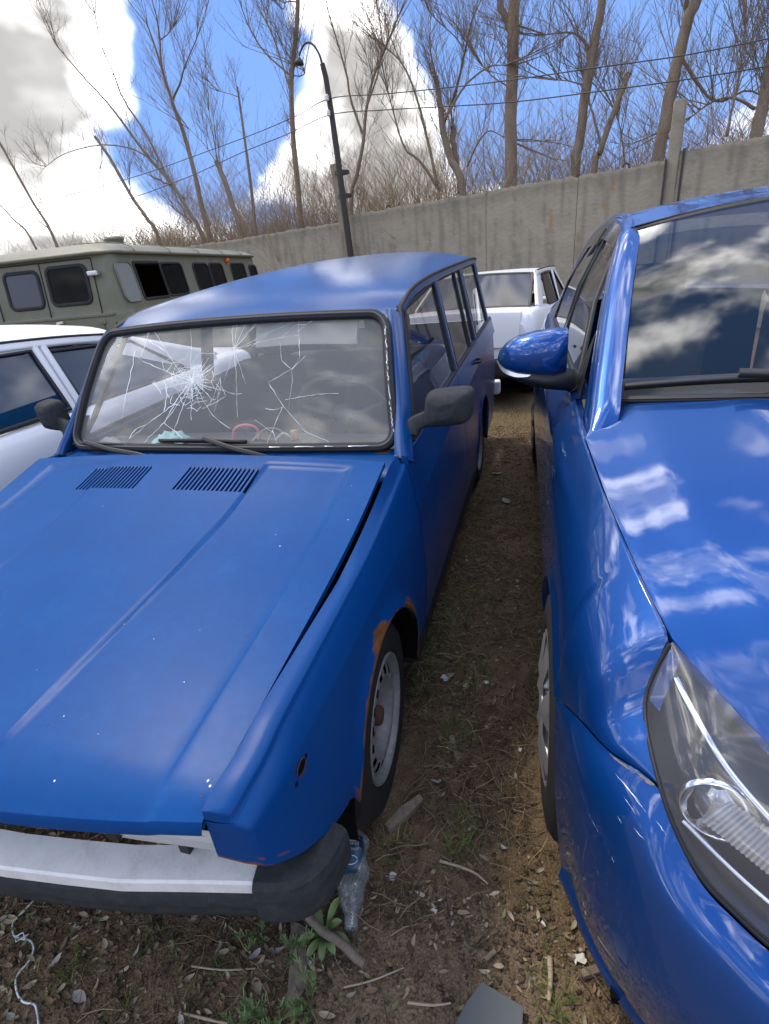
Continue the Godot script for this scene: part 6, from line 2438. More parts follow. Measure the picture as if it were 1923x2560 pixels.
	put(fr, "window_rubber", M.rubber, van)
	var se := MB.new()
	for z in [-0.75, -1.6, -2.5]: se.rbox(V(-1.5, 0.75, z - 0.12), V(-0.35, 1.3, z), 0.05)
	put(se, "bench_seat", M.seat, van)
	# edge of the pane that slid over
	var sl := MB.new()
	sl.bar(PackedVector3Array([V(side_x.call(1.40) + 0.012, 1.40, -0.99), V(side_x.call(1.76) + 0.012, 1.76, -0.97)]), 0.03, 0.012, Vector3(1, 0.1, 0))
	put(sl, "sliding_pane_edge", M.rubber, van)
	# rear doors: seams, handle, hinges, lamp
	for q in [[[-0.30, 0.5], [-0.30, 1.83]], [[-0.92, 0.5], [-0.92, 1.83]], [[-1.52, 0.5], [-1.52, 1.83]], [[-0.30, 1.835], [-1.52, 1.835]]]:
		var db := MB.new()
		var p1 := V(q[0][0], q[0][1], 0)
		var p2 := V(q[1][0], q[1][1], 0)
		var pp := PackedVector3Array()
		for k in 14:
			var p := p1.lerp(p2, k / 13.0)
			p.z = 0.018 if p.y < 1.27 else -lerpf(0.0, 0.07, (p.y - 1.3) / 0.56) + 0.003
			pp.append(p)
		db.tube(pp, 0.006, 0.006, 5)
		put(db, "door_seam", M.rubber, van)
	var hm := MB.new()
	hm.bar(PackedVector3Array([V(-0.86, 1.22, 0.03), V(-0.83, 1.225, 0.06), V(-0.76, 1.235, 0.06)]), 0.03, 0.02, Vector3(0, 0.3, 1))
	put(hm, "door_handle", M.cream, van)
	var hg := MB.new()
	hg.rbox(V(-0.34, 1.66, -0.05), V(-0.22, 1.71, 0.02), 0.015)
	put(hg, "plate_lamp", M.silver, van)
	for y in [1.18]:
		var h2 := MB.new()
		h2.rbox(V(-0.34, y, 0.01), V(-0.27, y + 0.05, 0.035), 0.01)
		put(h2, "hinge", M.van_paint, van)
	var fc := MB.new()
	fc.lathe([[-0.01, 0.045], [0.008, 0.04], [0.012, 0.0]], V(-0.13, 1.17, 0.0), Vector3(0.4, 0, 0.9), 16)
	put(fc, "filler_cap", M.deep, van)
	var ol := MB.new()
	ol.lathe([[0.0, 0.04], [0.03, 0.038], [0.05, 0.025], [0.055, 0.0]], V(-0.055, 1.80, -3.02), Vector3(1, 0.1, 0), 14)
	put(ol, "side_marker", M.orange_lens, van)
	var rb4 := MB.new()
	rb4.bar(PackedVector3Array([V(0.022, 1.27, -0.15), V(0.022, 1.27, -2.2), V(0.022, 1.27, -4.2)]), 0.035, 0.014, Vector3(1, 0, 0))
	put(rb4, "side_rib", M.van_paint, van)
	var rb5 := MB.new()
	rb5.bar(PackedVector3Array([V(-0.15, 1.275, 0.022), V(-0.9, 1.275, 0.022), V(-1.68, 1.275, 0.022)]), 0.035, 0.014, Vector3(0, 0, 1))
	put(rb5, "rear_rib", M.van_paint, van)
	for x in [-0.06, -W + 0.06]:
		for z in [-0.85, -3.15]:
			var wn := thing_part(van, "wheel")
			wn.position = V(x, 0.39, z)
			var s := 1.0 if x > -0.5 else -1.0
			var tb := MB.new()
			tb.lathe([[0.0, 0.2], [0.01, 0.26], [0.0, 0.35], [-0.03, 0.385], [-0.17, 0.385], [-0.2, 0.35], [-0.2, 0.2]], Vector3.ZERO, Vector3(s, 0, 0), 32)
			put(tb, "tyre", M.tyre, wn)
			var rm := MB.new()
			rm.lathe([[-0.01, 0.21], [-0.02, 0.2], [-0.04, 0.12], [0.0, 0.08], [0.01, 0.0]], Vector3.ZERO, Vector3(s, 0, 0), 24)
			put(rm, "rim", M.van_paint, wn)
	var ch := MB.new()
	ch.box(V(-W + 0.25, 0.36, -L + 0.2), V(-0.25, 0.44, -0.1))
	put(ch, "chassis", M.deep, van)

# ---------------------------------------------------------------- small things
func scatter(called: String, label: String, mesh: Mesh, mat_: Material, xf: Array, cols: Array) -> void:
	var mm := MultiMesh.new()
	mm.transform_format = MultiMesh.TRANSFORM_3D
	mm.use_colors = true
	mm.mesh = mesh
	mm.instance_count = xf.size()
	for k in xf.size():
		mm.set_instance_transform(k, xf[k])
		mm.set_instance_color(k, cols[k])
	var o := MultiMeshInstance3D.new()
	o.multimesh = mm
	o.material_override = mat_
	o.name = numbered(called)
	add_child(o)
	tag(o, label, "", "", "stuff")

func blocked(x: float, z: float) -> bool:
	# tyres stand there
	for w in [[0.66, -0.005, 0.12, 0.16], [0.66, -2.412, 0.12, 0.16], [1.25, -0.09, 0.12, 0.18]]:
		if absf(x - w[0]) < w[2] and absf(z - w[1]) < w[3]: return true
	return false

func pebble_mesh(seed_: int) -> Mesh:
	rng.seed = seed_
	var mb := MB.new()
	var rows := []
	for q in [[-0.5, 0.5], [0.1, 1.0], [0.55, 0.6]]:
		var r := PackedVector3Array()
		for k in 5:
			var a := TAU * k / 5
			var rr: float = q[1] * rng.randf_range(0.75, 1.2)
			r.append(V(cos(a) * rr, q[0] + rng.randf_range(-0.1, 0.1), sin(a) * rr * 0.8))
		rows.append(r)
	mb.grid(rows, true)
	mb.poly(rows[2])
	return mb.mesh()

func leaf_mesh(curl: float, wide: float) -> Mesh:
	var mb := MB.new()
	var rows := []
	for k in 7:
		var t := k / 6.0
		var w := wide * pow(sin(PI * pow(t, 0.8)), 0.8) + 0.004
		var y := curl * pow(2.0 * t - 1.0, 2.0)
		rows.append(PackedVector3Array([V(-w, y + w * 0.5, t - 0.5), V(0, y, t - 0.5), V(w, y + w * 0.35, t - 0.5)]))
	mb.grid(rows)
	return mb.mesh()

func blade_mesh() -> Mesh:
	var mb := MB.new()
	var rows := []
	for k in 5:
		var t := k / 4.0
		rows.append(PackedVector3Array([V(-0.035 * (1.0 - t * 0.9), t - t * t * 0.25, t * t * 0.55), V(0.035 * (1.0 - t * 0.9), t - t * t * 0.25, t * t * 0.55)]))
	mb.grid(rows)
	return mb.mesh()

func straw_mesh() -> Mesh:
	var mb := MB.new()
	mb.tube(PackedVector3Array([V(-0.5, 0, 0.03), V(-0.2, 0.03, -0.02), V(0.15, 0.02, 0.02), V(0.5, 0.0, -0.04)]), 0.016, 0.009, 3)
	return mb.mesh()

func chip_mesh() -> Mesh:
	var mb := MB.new()
	var a := PackedVector3Array([V(-0.5, 0.1, -0.05), V(0.1, 0.12, -0.17), V(0.55, 0.1, -0.02), V(0.2, 0.1, 0.13), V(-0.3, 0.14, 0.10)])
	var b := PackedVector3Array([V(-0.48, -0.1, -0.05), V(0.1, -0.1, -0.17), V(0.5, -0.1, -0.02), V(0.2, -0.1, 0.13), V(-0.28, -0.1, 0.10)])
	mb.grid([a, b], true)
	mb.poly(a)
	return mb.mesh()

func make_litter() -> void:
	rng.seed = 5150
	var pn := noise(601, 1.6, 2)
	# zones: path between the cars, open ground before the bumper
	var spot := func() -> Vector2:
		var t := rng.randf()
		if t < 0.55:
			return Vector2(rng.randf_range(0.5, 1.35), -pow(rng.randf(), 1.4) * 4.2 + 0.35)
		return Vector2(rng.randf_range(-0.75, 1.6), rng.randf_range(0.25, 0.86))
	var xf := []
	var cs := []
	for k in 34000:
		var p: Vector2 = spot.call()
		if blocked(p.x, p.y): continue
		var s := 0.0018 + pow(rng.randf(), 5.0) * 0.0075
		var b := Basis.from_euler(Vector3(rng.randf_range(-0.4, 0.4), rng.randf() * TAU, rng.randf_range(-0.4, 0.4))).scaled(Vector3(s, s * rng.randf_range(0.5, 0.9), s))
		xf.append(Transform3D(b, V(p.x, ground_y(p.x, p.y) + s * 0.25, p.y)))
		var v := rng.randf_range(0.5, 1.3)
		cs.append(Color(0.095, 0.07, 0.047) * v if rng.randf() < 0.88 else Color(0.26, 0.215, 0.16) * v)
	scatter("soil_crumbs", "crumbs of brown soil and small stones strewn over the ground", pebble_mesh(71), M.vcol, xf, cs)
	xf = []
	cs = []
	for k in 1700:
		var p: Vector2 = spot.call()
		if blocked(p.x, p.y): continue
		var s := rng.randf_range(0.006, 0.022) if rng.randf() < 0.85 else rng.randf_range(0.02, 0.04)
		var b := Basis.from_euler(Vector3(rng.randf_range(-0.35, 0.35), rng.randf() * TAU, rng.randf_range(-0.3, 0.3))).scaled(Vector3(s, s * 0.4, s * rng.randf_range(0.5, 1.2)))
		xf.append(Transform3D(b, V(p.x, ground_y(p.x, p.y) + 0.003, p.y)))
		var v := rng.randf_range(0.45, 1.1)
		cs.append((Color(0.28, 0.21, 0.13) if rng.randf() < 0.5 else (Color(0.45, 0.4, 0.3) if rng.randf() < 0.12 else Color(0.16, 0.115, 0.075))) * v)
	scatter("wood_chips", "pale splinters and wood chips scattered on the soil", chip_mesh(), M.vcol, xf, cs)
	xf = []
	cs = []
	for k in 15000:
		var p: Vector2 = spot.call()
		var dense := 1.0 if (p.y < 0.1 and p.y > -2.2) else 0.25
		if rng.randf() > dense: continue
		if blocked(p.x, p.y): continue
		if pn.get_noise_2d(p.x, p.y) < -0.35: continue
		var s := rng.randf_range(0.03, 0.11)
		var b := Basis.from_euler(Vector3(rng.randf_range(-0.25, 0.25), rng.randf() * TAU, rng.randf_range(-0.35, 0.35))).scaled(Vector3.ONE * s)
		xf.append(Transform3D(b, V(p.x, ground_y(p.x, p.y) + 0.004 + rng.randf() * 0.014, p.y)))
		var v := rng.randf_range(0.4, 1.15)
		cs.append((Color(0.27, 0.21, 0.13) if rng.randf() < 0.5 else Color(0.13, 0.095, 0.06)) * v)
	scatter("dry_grass", "flattened straw coloured dry grass lying between the two blue cars", straw_mesh(), M.vcol, xf, cs)
	# green blades in tufts
	xf = []
	cs = []
	var tufts := []
	for q in [[1150, 1400, 0.14, 90], [1180, 1500, 0.13, 90], [1100, 1750, 0.10, 80], [1230, 1220, 0.16, 80], [1010, 1480, 0.10, 240], [1035, 1380, 0.08, 130], [1045, 1300, 0.09, 90], [990, 1580, 0.07, 110], [1085, 1640, 0.10, 90], [1120, 1560, 0.08, 70], [1050, 1700, 0.07, 80], [1085, 1560, 0.08, 60], [1140, 1830, 0.05, 60], [1160, 2080, 0.05, 70], [985, 2100, 0.04, 40], [1150, 1150, 0.09, 60], [1300, 1045, 0.25, 160], [1260, 1030, 0.25, 160], [1345, 1600, 0.04, 30], [1180, 1690, 0.07, 70], [1130, 2140, 0.03, 35], [1320, 2250, 0.03, 20], [1385, 2360, 0.03, 30], [1345, 2420, 0.02, 20], [1400, 2540, 0.04, 50], [385, 2310, 0.03, 40], [180, 2400, 0.03, 40], [190, 2425, 0.025, 30], [120, 2480, 0.03, 30], [560, 2400, 0.025, 20], [350, 2360, 0.02, 30], [300, 2520, 0.03, 30], [60, 2440, 0.025, 25], [480, 2490, 0.02, 16], [420, 2390, 0.02, 20], [1240, 1400, 0.10, 60], [1200, 1300, 0.1, 50], [1060, 1600, 0.06, 60]]:
		tufts.append(q)
	for q in tufts:
		var c := at_y(q[0], q[1], 0.0)
		for k in q[3]:
			var a := rng.randf() * TAU
			var r: float = sqrt(rng.randf()) * q[2]
			var x := c.x + cos(a) * r
			var z := c.z + sin(a) * r * 1.4
			if blocked(x, z): continue
			var s := rng.randf_range(0.018, 0.065) * (0.7 if q[2] < 0.04 else 1.15)
			var b := Basis.from_euler(Vector3(rng.randf_range(-0.1, 0.8), rng.randf() * TAU, 0)).scaled(Vector3(s * 0.9, s, s))
			xf.append(Transform3D(b, V(x, ground_y(x, z), z)))
			var v := rng.randf_range(0.6, 1.2)
			cs.append(Color(0.075, 0.115, 0.03) * v if rng.randf() < 0.8 else Color(0.22, 0.2, 0.08) * v)
	scatter("green_grass", "sparse tufts of fresh green grass on the bare soil", blade_mesh(), M.vcol, xf, cs)
	# small dead leaves, too many to count
	xf = []
	cs = []
	for k in 2600:
		var p := Vector2(rng.randf_range(-0.7, 0.75), rng.randf_range(0.28, 0.86))
		if rng.randf() < 0.5: p = spot.call()
		if blocked(p.x, p.y): continue
		var s := rng.randf_range(0.010, 0.03)
		var b := Basis.from_euler(Vector3(rng.randf_range(-0.6, 0.6), rng.randf() * TAU, rng.randf_range(-0.8, 0.8))).scaled(Vector3.ONE * s)
		xf.append(Transform3D(b, V(p.x, ground_y(p.x, p.y) + 0.004 + rng.randf() * 0.005, p.y)))
		var v := rng.randf_range(0.5, 1.2)
		var t := rng.randf()
		cs.append((Color(0.17, 0.115, 0.07) if t < 0.55 else (Color(0.30, 0.25, 0.165) if t < 0.85 else Color(0.15, 0.16, 0.075))) * v)
	scatter("leaf_litter", "thin carpet of small curled dead leaves before the bumper", leaf_mesh(0.25, 0.17), M.vcol, xf, cs)
	# larger dead leaves one by one: pixel, length px, colour
	var lm := [leaf_mesh(0.22, 0.2), leaf_mesh(0.12, 0.26), leaf_mesh(0.3, 0.15)]
	var tints := [M.leaf_tan, M.leaf_brown, M.leaf_grey]
	var id := 0
	for q in [[25, 2297, 46], [190, 2318, 26], [270, 2322, 24], [118, 2368, 34], [262, 2360, 26], [338, 2385, 34], [140, 2408, 36], [345, 2440, 30], [312, 2422, 26], [75, 2468, 32], [200, 2495, 44], [125, 2505, 40], [240, 2545, 34], [645, 2475, 42], [695, 2385, 40], [640, 2395, 34], [600, 2345, 30], [572, 2443, 28], [560, 2385, 30], [520, 2270, 22], [500, 2287, 24], [60, 2365, 28], [430, 2370, 26], [455, 2560, 40], [30, 2545, 34], [160, 2560, 36], [820, 2540, 44], [1010, 1660, 30], [1120, 1690, 36], [1040, 1755, 28], [975, 1890, 30], [1165, 1710, 26], [1090, 1950, 28], [1255, 2110, 26], [1295, 2190, 26], [1210, 2430, 30], [1240, 1180, 40], [1265, 1250, 34], [1170, 1265, 32], [1130, 1640, 40], [930, 1990, 34], [1105, 1985, 22], [880, 2490, 26], [930, 2480, 30], [1085, 2265, 22], [1290, 1930, 20]]:
		var p := at_y(q[0], q[1], -0.005)
		var p2 := at_y(q[0] + q[2], q[1], -0.005)
		var s := clampf(p.distance_to(p2) * 1.05, 0.02, 0.09)
		var o := MeshInstance3D.new()
		o.mesh = lm[id % 3]
		o.material_override = tints[(id * 7 / 3) % 3]
		o.name = numbered("dead_leaf")
		add_child(o)
		o.transform = Transform3D(Basis.from_euler(Vector3(rng.randf_range(-0.2, 0.2), rng.randf() * TAU, rng.randf_range(-0.3, 0.3))).scaled(Vector3.ONE * s), V(p.x, ground_y(p.x, p.z) + 0.006, p.z))
		tag(o, "single dead leaf lying on the soil around the blue cars", "leaf", "large dead leaves on the soil")
		id += 1
	# twigs and stalks
	id = 0
	for q in [[[1100, 2150], [1180, 2175], [1220, 2205], 0.004, "thin pale twig arching across the bare soil"], [[460, 2535], [580, 2560], [600, 2565], 0.0035, "straight yellow stalk lying on leaf litter before the bumper"], [[480, 2416], [560, 2430], [640, 2425], 0.0025, "curved thin stem lying across the leaf litter"], [[1020, 2508], [1080, 2518], [1128, 2510], 0.003, "short straw stalk lying beside the grey slab"], [[1500, 2400], [1550, 2460], [1600, 2485], 0.003, "curled stem near the blue sedan bumper"], [[1375, 2385], [1377, 2440], [1373, 2500], 0.007, "narrow grey splinter of wood standing out near the slab"], [[860, 2470], [930, 2455], [1010, 2420], 0.0022, "faint straw crossing the pale dry soil patch"]]:
		var tb := MB.new()
		var pp := []
		for k in 3:
			var p := at_y(q[k][0], q[k][1], 0.0)
			pp.append(V(p.x, ground_y(p.x, p.z) + 0.008 + (0.004 if k == 1 else 0.0), p.z))
		tb.tube(cr(pp, 12), q[3], q[3] * 0.6, 6)
		tag(put(tb, "dry_stalk", M.leaf_tan), q[4], "stalk")

func board(called: String, label: String, pix: Array, thick: float, m: Material, category := "plank") -> void:
	var mb := MB.new()
	var top := PackedVector3Array()
	var bot := PackedVector3Array()
	var c := Vector3.ZERO
	var g := -1.0
	for q in pix:
		var p := at_y(q[0], q[1], 0.0)
		c += p / pix.size()
		g = maxf(g, ground_y(p.x, p.z))
	var t := thing(called, label, category, V(c.x, g, c.z))
	for q in pix:
		var p := at_y(q[0], q[1], g + thick)
		top.append(V(p.x - c.x, thick + 0.003, p.z - c.z))
		bot.append(V(p.x - c.x, -0.006, p.z - c.z))
	mb.grid([top, bot], true)
	mb.poly(top)
	put(mb, "board", m, t)

func make_objects() -> void:
	board("grey_slab", "flat dark grey slate-like slab with a snapped edge", [[1205, 2456], [1250, 2484], [1308, 2518], [1304, 2600], [1120, 2640], [1140, 2560], [1165, 2510]], 0.010, M.slate, "slab")
	board("split_plank", "weathered split plank half buried below the black bumper corner", [[728, 2300], [762, 2318], [768, 2400], [765, 2470], [748, 2500], [724, 2545], [718, 2510], [724, 2420]], 0.009, M.old_wood)
	board("bark_piece", "rough grey piece of bark lying behind the plastic bottle", [[962, 2062], [1000, 2020], [1050, 1985], [1058, 2000], [1020, 2040], [975, 2075]], 0.012, M.old_wood, "bark")
	board("thin_lath", "thin pale lath lying on dry grass between the cars", [[1122, 1842], [1134, 1838], [1152, 1898], [1142, 1908]], 0.005, M.old_wood)
	board("wood_block", "small sawn grey wood block close to the sedan bumper", [[1450, 2425], [1500, 2408], [1505, 2430], [1458, 2444]], 0.012, M.old_wood, "wood")
	board("rotten_stick", "short rotten brown slat lying under the sedan bumper edge", [[1442, 2308], [1495, 2280], [1502, 2296], [1450, 2320]], 0.007, M.old_wood, "wood")
	board("flat_chip", "flat tan wood chip between the sedan wheel and grass", [[1210, 2395], [1235, 2372], [1242, 2382], [1218, 2404]], 0.005, M.old_wood, "wood")
	# white scraps of paper
	for q in [[1450, 2390, 0.026, "crumpled white paper scrap with dark print by the sedan"], [1085, 2272, 0.014, "tiny white paper scrap on open soil"], [1112, 1692, 0.03, "white plastic shred on the dry grass by the wheel"], [1215, 1697, 0.02, "pale torn paper bit on dry grass"], [980, 2185, 0.02, "small white cigarette paper near the bottle neck"], [1358, 2302, 0.012, "yellowish torn paper bit by the sedan bumper"], [1300, 1862, 0.014, "small white flake on soil beside the sedan tyre"]]:
		var p := at_y(q[0], q[1], 0.0)
		var mb := MB.new()
		var rows := []
		for a in 5:
			var r := PackedVector3Array()
			for b in 4: r.append(V((a / 4.0 - 0.5) * q[2] + rng.randf_range(-0.1, 0.1) * q[2], rng.randf_range(0.0, 0.35) * q[2] + 0.002, (b / 3.0 - 0.5) * q[2] * 0.7 + rng.randf_range(-0.1, 0.1) * q[2]))
			rows.append(r)
		mb.grid(rows)
		var o := put(mb, "paper_scrap", M.paper)
		o.position = V(p.x, ground_y(p.x, p.z) + 0.003, p.z)
		o.rotation.y = rng.randf() * TAU
		tag(o, q[3], "paper")
	# stick lying against the bumper corner
	var sb := MB.new()
	var s0 := at_y(735, 2262, 0.05)
	var s1 := at_y(915, 2412, 0.012)
	var sp := []
	for k in 8:
		var t := k / 7.0
		sp.append(s0.lerp(s1, t) + V(rng.randf_range(-0.003, 0.003), rng.randf_range(-0.002, 0.003), rng.randf_range(-0.003, 0.003)))
	sb.tube(cr(sp, 24), 0.0095, 0.010, 9)
	tag(put(sb, "broken_stick", M.old_wood), "broken grey-brown stick lying below the black bumper corner", "stick")
	# string
	var tb := MB.new()
	var tp := []
	for q in [[82, 2248], [55, 2275], [32, 2298], [30, 2325], [38, 2340], [55, 2345], [75, 2350], [82, 2370], [72, 2400], [48, 2430], [40, 2455], [44, 2485], [60, 2505], [85, 2510], [92, 2530], [95, 2575]]:
		var p := at_y(q[0], q[1], 0.0)
		tp.append(V(p.x, ground_y(p.x, p.z) + 0.007, p.z))
	tb.tube(cr(tp, 70), 0.0024, 0.0024, 6)
	for k in 2:
		var q: Vector3 = tp[4]
		tb.tube(PackedVector3Array([q, q + V(0.015, 0.006, 0.01 - 0.02 * k), q + V(0.03, 0.002, -0.012 + 0.01 * k)]), 0.002, 0.001, 5)
	tag(put(tb, "plastic_string", M.string), "pale knotted plastic string snaking over the dead leaves", "string")
	make_bottle()
	make_weeds()
	make_dash_things()

func make_bottle() -> void:
	# crushed clear bottle; neck towards the viewer
	var a := at_y(880, 2085, 0.032)
	var b := at_y(878, 2318, 0.018)
	var t := thing("plastic_bottle", "crushed clear plastic bottle with a dark blue printed label", "bottle", V(a.x, 0.0, a.z))
	var ax := (b - a)
	var ln := ax.length()
	ax = ax.normalized()
	var side: Vector3 = ax.cross(Vector3.UP).normalized()
	var upv := side.cross(ax).normalized()
	var prof := [[0.0, 0.030], [0.015, 0.041], [0.05, 0.043], [0.09, 0.042], [0.13, 0.040], [0.16, 0.036], [0.19, 0.026], [0.21, 0.017], [0.222, 0.015], [0.24, 0.0145]]
	var sc := ln / 0.24
	var surf := func(f: float, ang: float, off: float) -> Vector3:
		var r: float = tabs(prof, f) + off
		var sq := 0.72 + 0.28 * smoothstep(0.16, 0.22, f)
		var dent := 0.006 * sin(f * 70.0) * sin(ang * 2.0 + 1.0) * (1.0 - smoothstep(0.15, 0.2, f))
		return (a - t.position) + ax * f * sc + side * cos(ang) * (r + dent) + upv * sin(ang) * (r * sq + dent)
	var mb := MB.new()
	var rows := []
	for k in 29:
		var r := PackedVector3Array()
		for j in 30: r.append(surf.call(k / 28.0 * 0.24, TAU * j / 30, 0.0))
		rows.append(r)
	mb.grid(rows, true)
	mb.poly(rows[0])
	put(mb, "bottle_wall", M.bottle, t)
	var lb := MB.new()
	var lr := []
	for k in 11:
		var f := lerpf(0.022, 0.125, k / 10.0)
		var r := PackedVector3Array()
		var wd := 1.0 if k < 6 else 1.0 - 0.10 * (k - 5)
		for j in 13: r.append(surf.call(f, PI / 2 + lerpf(-0.85, 0.85, j / 12.0) * wd, 0.0012))
		lr.append(r)
	lb.grid(lr)
	var lab := put(lb, "label", M.label_blue, t)
	var font := SystemFont.new()
	font.font_names = PackedStringArray(["Droid Sans"])
	for q in [["ЧЕРНИТЕЛЬ", 0.066, 0.010], ["РЕЗИНЫ", 0.050, 0.012]]:
		var tm := TextMesh.new()
		tm.text = q[0]
		tm.font = font
		tm.font_size = 32
		tm.pixel_size = q[2] / 32.0
		tm.depth = 0.0006
		var o := MeshInstance3D.new()
		o.mesh = tm
		o.material_override = M.paper
		o.name = "lettering"
		lab.add_child(o, true)
		var c: Vector3 = surf.call(q[1], PI / 2, 0.0022)
		# letters stand with their heads towards the neck
		o.transform = Transform3D(Basis(-side, ax, -side.cross(ax)).orthonormalized(), c)
		if o.transform.basis.z.y < 0: o.transform.basis = Basis(side, ax, side.cross(ax))
	for q in [[0.030, 0.040], [0.038, 0.030]]:
		var bb := MB.new()
		var p := PackedVector3Array()
		for j in 8: p.append(surf.call(q[0], PI / 2 + lerpf(-0.7, 0.6, j / 7.0) * q[1] / 0.04, 0.0024))
		bb.bar(p, 0.0035, 0.0006, Vector3.UP)
		put(bb, "printed_bar", M.paper, lab)
	var rg := MB.new()
	var rp := PackedVector3Array()
	for j in 20: rp.append(surf.call(0.092 + 0.010 * sin(TAU * j / 20), PI / 2 + 0.42 * cos(TAU * j / 20), 0.0022))
	rg.tube(rp, 0.0010, 0.0010, 4)
	put(rg, "printed_ring", M.string, lab)
	var nb := MB.new()
	nb.lathe([[-0.002, 0.0165], [0.002, 0.0165], [0.004, 0.0152], [0.016, 0.015], [0.018, 0.012]], (a - t.position) + ax * 0.225 * sc, ax, 20)
	put(nb, "neck", M.bottle, t)

func make_weeds() -> void:
	# rosette with spoon-shaped leaves
	var c := at_y(812, 2338, 0.0)
	var t := thing("weed_rosette", "low green weed rosette of spoon-shaped leaves beside the stick", "plant", V(c.x, ground_y(c.x, c.z), c.z))
	for q in [[0.1, 0.065, -0.3], [0.75, 0.06, 0.0], [1.25, 0.062, 0.0], [1.8, 0.065, 0.0], [2.5, 0.06, 0.0], [3.3, 0.05, 0.0], [4.0, 0.05, 0.2], [4.95, 0.07, 0.6], [5.7, 0.045, 0.2]]:
		var mb := MB.new()
		var rows := []
		var d := Vector3(cos(q[0]), 0, sin(q[0]))
		var s := Vector3(-sin(q[0]), 0, cos(q[0]))
		for k in 9:
			var f := k / 8.0
			var w := 0.002 + 0.007 * pow(sin(PI * pow(f, 1.6)), 0.9)
			if k == 8: w = 0.001
			var y: float = 0.006 + 0.03 * sin(f * 2.2) + 0.02 * q[2] * f
			rows.append(PackedVector3Array([d * q[1] * f - s * w + Vector3(0, y + 0.004, 0), d * q[1] * f + Vector3(0, y, 0), d * q[1] * f + s * w + Vector3(0, y + 0.004, 0)]))
		mb.grid(rows)
		put(mb, "leaf", M.leaf, t)
	# feathery weeds at the lower edge
	for w in [[680, 2555, 0.075, 9, "feathery green weed with forked stems by the split plank"], [600, 2575, 0.06, 8, "low feathery green weed at the end of a yellow stalk"], [780, 2500, 0.075, 6, "slender feathery green weed right of the split plank"], [655, 2340, 0.05, 5, "thin feathery sprig creeping under the bumper edge"], [740, 2380, 0.035, 5, "small dark green weed growing on the plank"]]:
		var p := at_y(w[0], w[1], 0.0)
		var n := thing("feathery_weed", w[4], "plant", V(p.x, ground_y(p.x, p.z), p.z))
		for k in w[3]:
			var mb := MB.new()
			var a := rng.randf() * TAU
			var d := Vector3(cos(a) * rng.randf_range(0.3, 0.9), rng.randf_range(0.5, 1.0), sin(a) * rng.randf_range(0.3, 0.9)).normalized()
			var ln: float = w[2] * rng.randf_range(0.7, 1.25)
			var pts := PackedVector3Array()
			for e in 6: pts.append(d * ln * e / 5.0 + Vector3(cos(a), 0, sin(a)) * 0.012 * pow(e / 5.0, 2.0))
			mb.tube(pts, 0.0011, 0.0006, 4)
			for e in 34:
				var f := rng.randf_range(0.15, 1.0)
				var q := pts[mini(int(f * 5), 4)].lerp(pts[mini(int(f * 5) + 1, 5)], f * 5 - int(f * 5))
				var sd := (Vector3(rng.randf_range(-1, 1), rng.randf_range(-0.2, 0.8), rng.randf_range(-1, 1)) + d).normalized()
				var l2 := rng.randf_range(0.008, 0.020)
				mb.bar(PackedVector3Array([q, q + sd * l2 * 0.5, q + sd * l2 + Vector3(0, 0.002, 0)]), 0.0022, 0.0005, Vector3(0.2, 1, 0.1))
			put(mb, "frond", M.leaf, n)

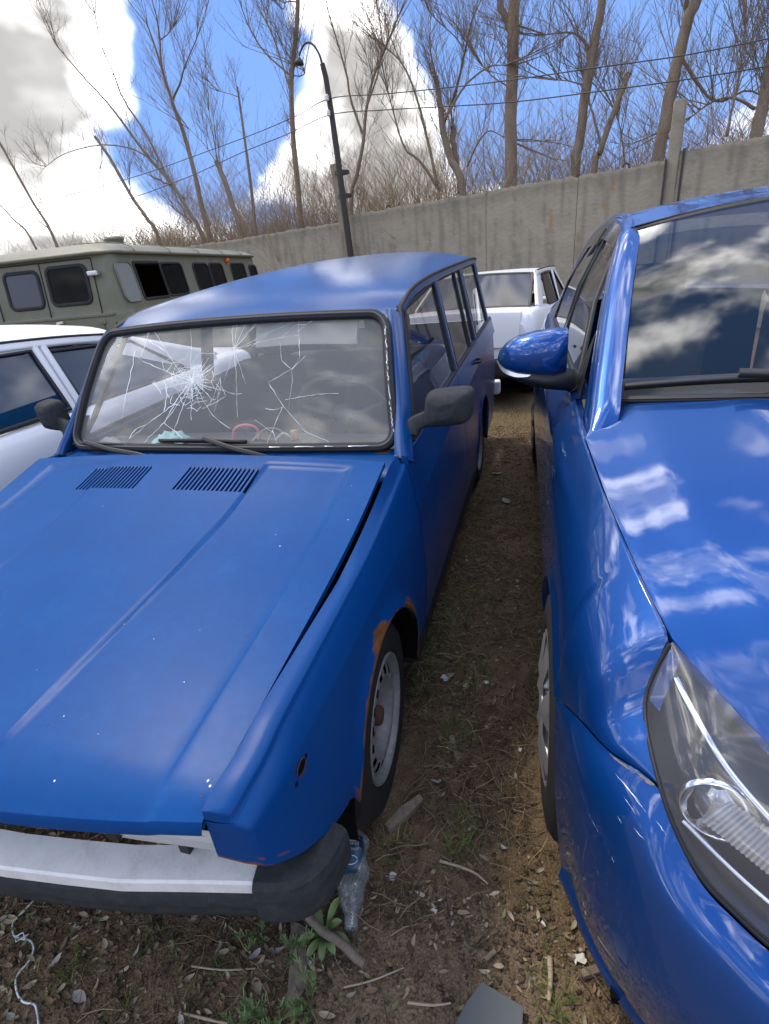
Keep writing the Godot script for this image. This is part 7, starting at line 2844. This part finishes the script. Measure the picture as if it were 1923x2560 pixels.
func make_dash_things() -> void:
	# crumpled things on the dashboard behind the glass
	var cloth := func(called: String, label: String, cat: String, at: Vector3, sx: float, sy: float, sz: float, m: Material) -> void:
		var mb := MB.new()
		var nz := noise(rng.randi() % 1000, 22.0, 2)
		var rows := []
		for a in 13:
			var r := PackedVector3Array()
			for b in 11:
				var u := a / 12.0 * 2 - 1
				var v := b / 10.0 * 2 - 1
				var h := maxf(0.0, 1.0 - pow(u * u, 1.4) - pow(v * v, 1.4) * 0.6)
				r.append(V(u * sx + nz.get_noise_2d(u, v) * sx * 0.25, sy * h * (0.7 + 0.6 * nz.get_noise_2d(u * 1.5 + 5.0, v)), v * sz))
			rows.append(r)
		mb.grid(rows)
		var o := put(mb, called, m)
		o.position = at
		tag(o, label, cat)
	cloth.call("face_mask", "crumpled pale blue medical mask behind the cracked windscreen", "mask", V(-0.245, 0.868, -0.625), 0.075, 0.045, 0.04, M.mask_blue)
	cloth.call("white_rag", "small white rag in the windscreen corner", "rag", V(-0.545, 0.857, -0.632), 0.05, 0.03, 0.02, M.paper)
	cloth.call("beige_pouch", "small beige pouch among cords on the dashboard", "pouch", V(0.135, 0.868, -0.645), 0.035, 0.035, 0.025, M.leaf_tan)
	for q in [[[[0.02, 0.87, -0.63], [0.035, 0.91, -0.63], [0.075, 0.925, -0.635], [0.115, 0.915, -0.64], [0.125, 0.885, -0.645], [0.10, 0.872, -0.65]], 0.005, "looped pink cord behind the cracked windscreen", M.pink], [[[0.13, 0.872, -0.62], [0.15, 0.905, -0.63], [0.195, 0.91, -0.64], [0.225, 0.89, -0.64], [0.20, 0.872, -0.63], [0.16, 0.875, -0.62]], 0.0035, "tangled beige cord on the dashboard", M.leaf_tan], [[[0.20, 0.872, -0.62], [0.23, 0.895, -0.625], [0.25, 0.885, -0.63], [0.26, 0.868, -0.635]], 0.004, "white bent cable end on the dashboard", M.paper]]:
		var mb := MB.new()
		var p := []
		for k in q[0]: p.append(V(k[0], k[1], k[2]))
		mb.tube(cr(p, 24), q[1], q[1], 7)
		tag(put(mb, "cord", q[3]), q[2], "cord")
	var bb := MB.new()
	bb.lathe([[0.0, 0.012], [0.004, 0.014], [0.03, 0.014], [0.034, 0.010], [0.035, 0.0]], V(0.265, 0.868, -0.645), Vector3.UP, 14)
	tag(put(bb, "amber_vial", M.amber), "small amber capped vial standing on the dashboard", "vial")

func extra_materials() -> void:
	M.rust_dark = mat(0.07, 0.032, 0.015, 0.9)
	M.scrape = mat(0.16, 0.14, 0.12, 0.7)
	M.trim_beige = mat(0.35, 0.3, 0.2, 0.8)
	M.white_trim = mat(0.5, 0.48, 0.43, 0.45)
	M.bark_dark = mat(0.055, 0.047, 0.04, 0.9)
	M.lamp_grey = mat(0.016, 0.017, 0.018, 0.3)
	M.pane_clear = glass(0.02, 0.03, 0.03, 0.35)
	M.red_lens = mat(0.25, 0.01, 0.03, 0.15)
	M.orange_lens = mat(0.6, 0.13, 0.01, 0.2)
	M.brown_glass = mat(0.03, 0.027, 0.025, 0.05, 0.0, 0.7)
	M.grey_glass = mat(0.045, 0.05, 0.06, 0.25, 0.0, 0.5)
	M.van_pale = mat(0.2, 0.21, 0.19, 0.5)
	M.leaf_tan = mat(0.30, 0.25, 0.165, 0.85)
	M.leaf_brown = mat(0.16, 0.095, 0.055, 0.85)
	M.leaf_grey = mat(0.26, 0.25, 0.22, 0.85)
	M.slate = mat(0.075, 0.085, 0.09, 0.75)
	M.paper = mat(0.48, 0.48, 0.45, 0.8)
	M.string = mat(0.5, 0.56, 0.55, 0.5)
	M.bottle = glass(0.35, 0.4, 0.4, 0.22, 0.12)
	M.label_blue = mat(0.012, 0.05, 0.09, 0.35)
	M.mask_blue = mat(0.35, 0.62, 0.6, 0.85)
	M.pink = mat(0.7, 0.15, 0.24, 0.7)
	M.amber = mat(0.35, 0.2, 0.05, 0.3)

func _ready() -> void:
	rng.seed = 20240
	make_view()
	make_materials()
	extra_materials()
	make_ground()
	make_wall()
	make_posts()
	rng.seed = 777
	make_trees()
	rng.seed = 55
	make_lada()
	make_corolla()
	make_white_cars()
	make_van()
	make_litter()
	rng.seed = 91
	make_objects()
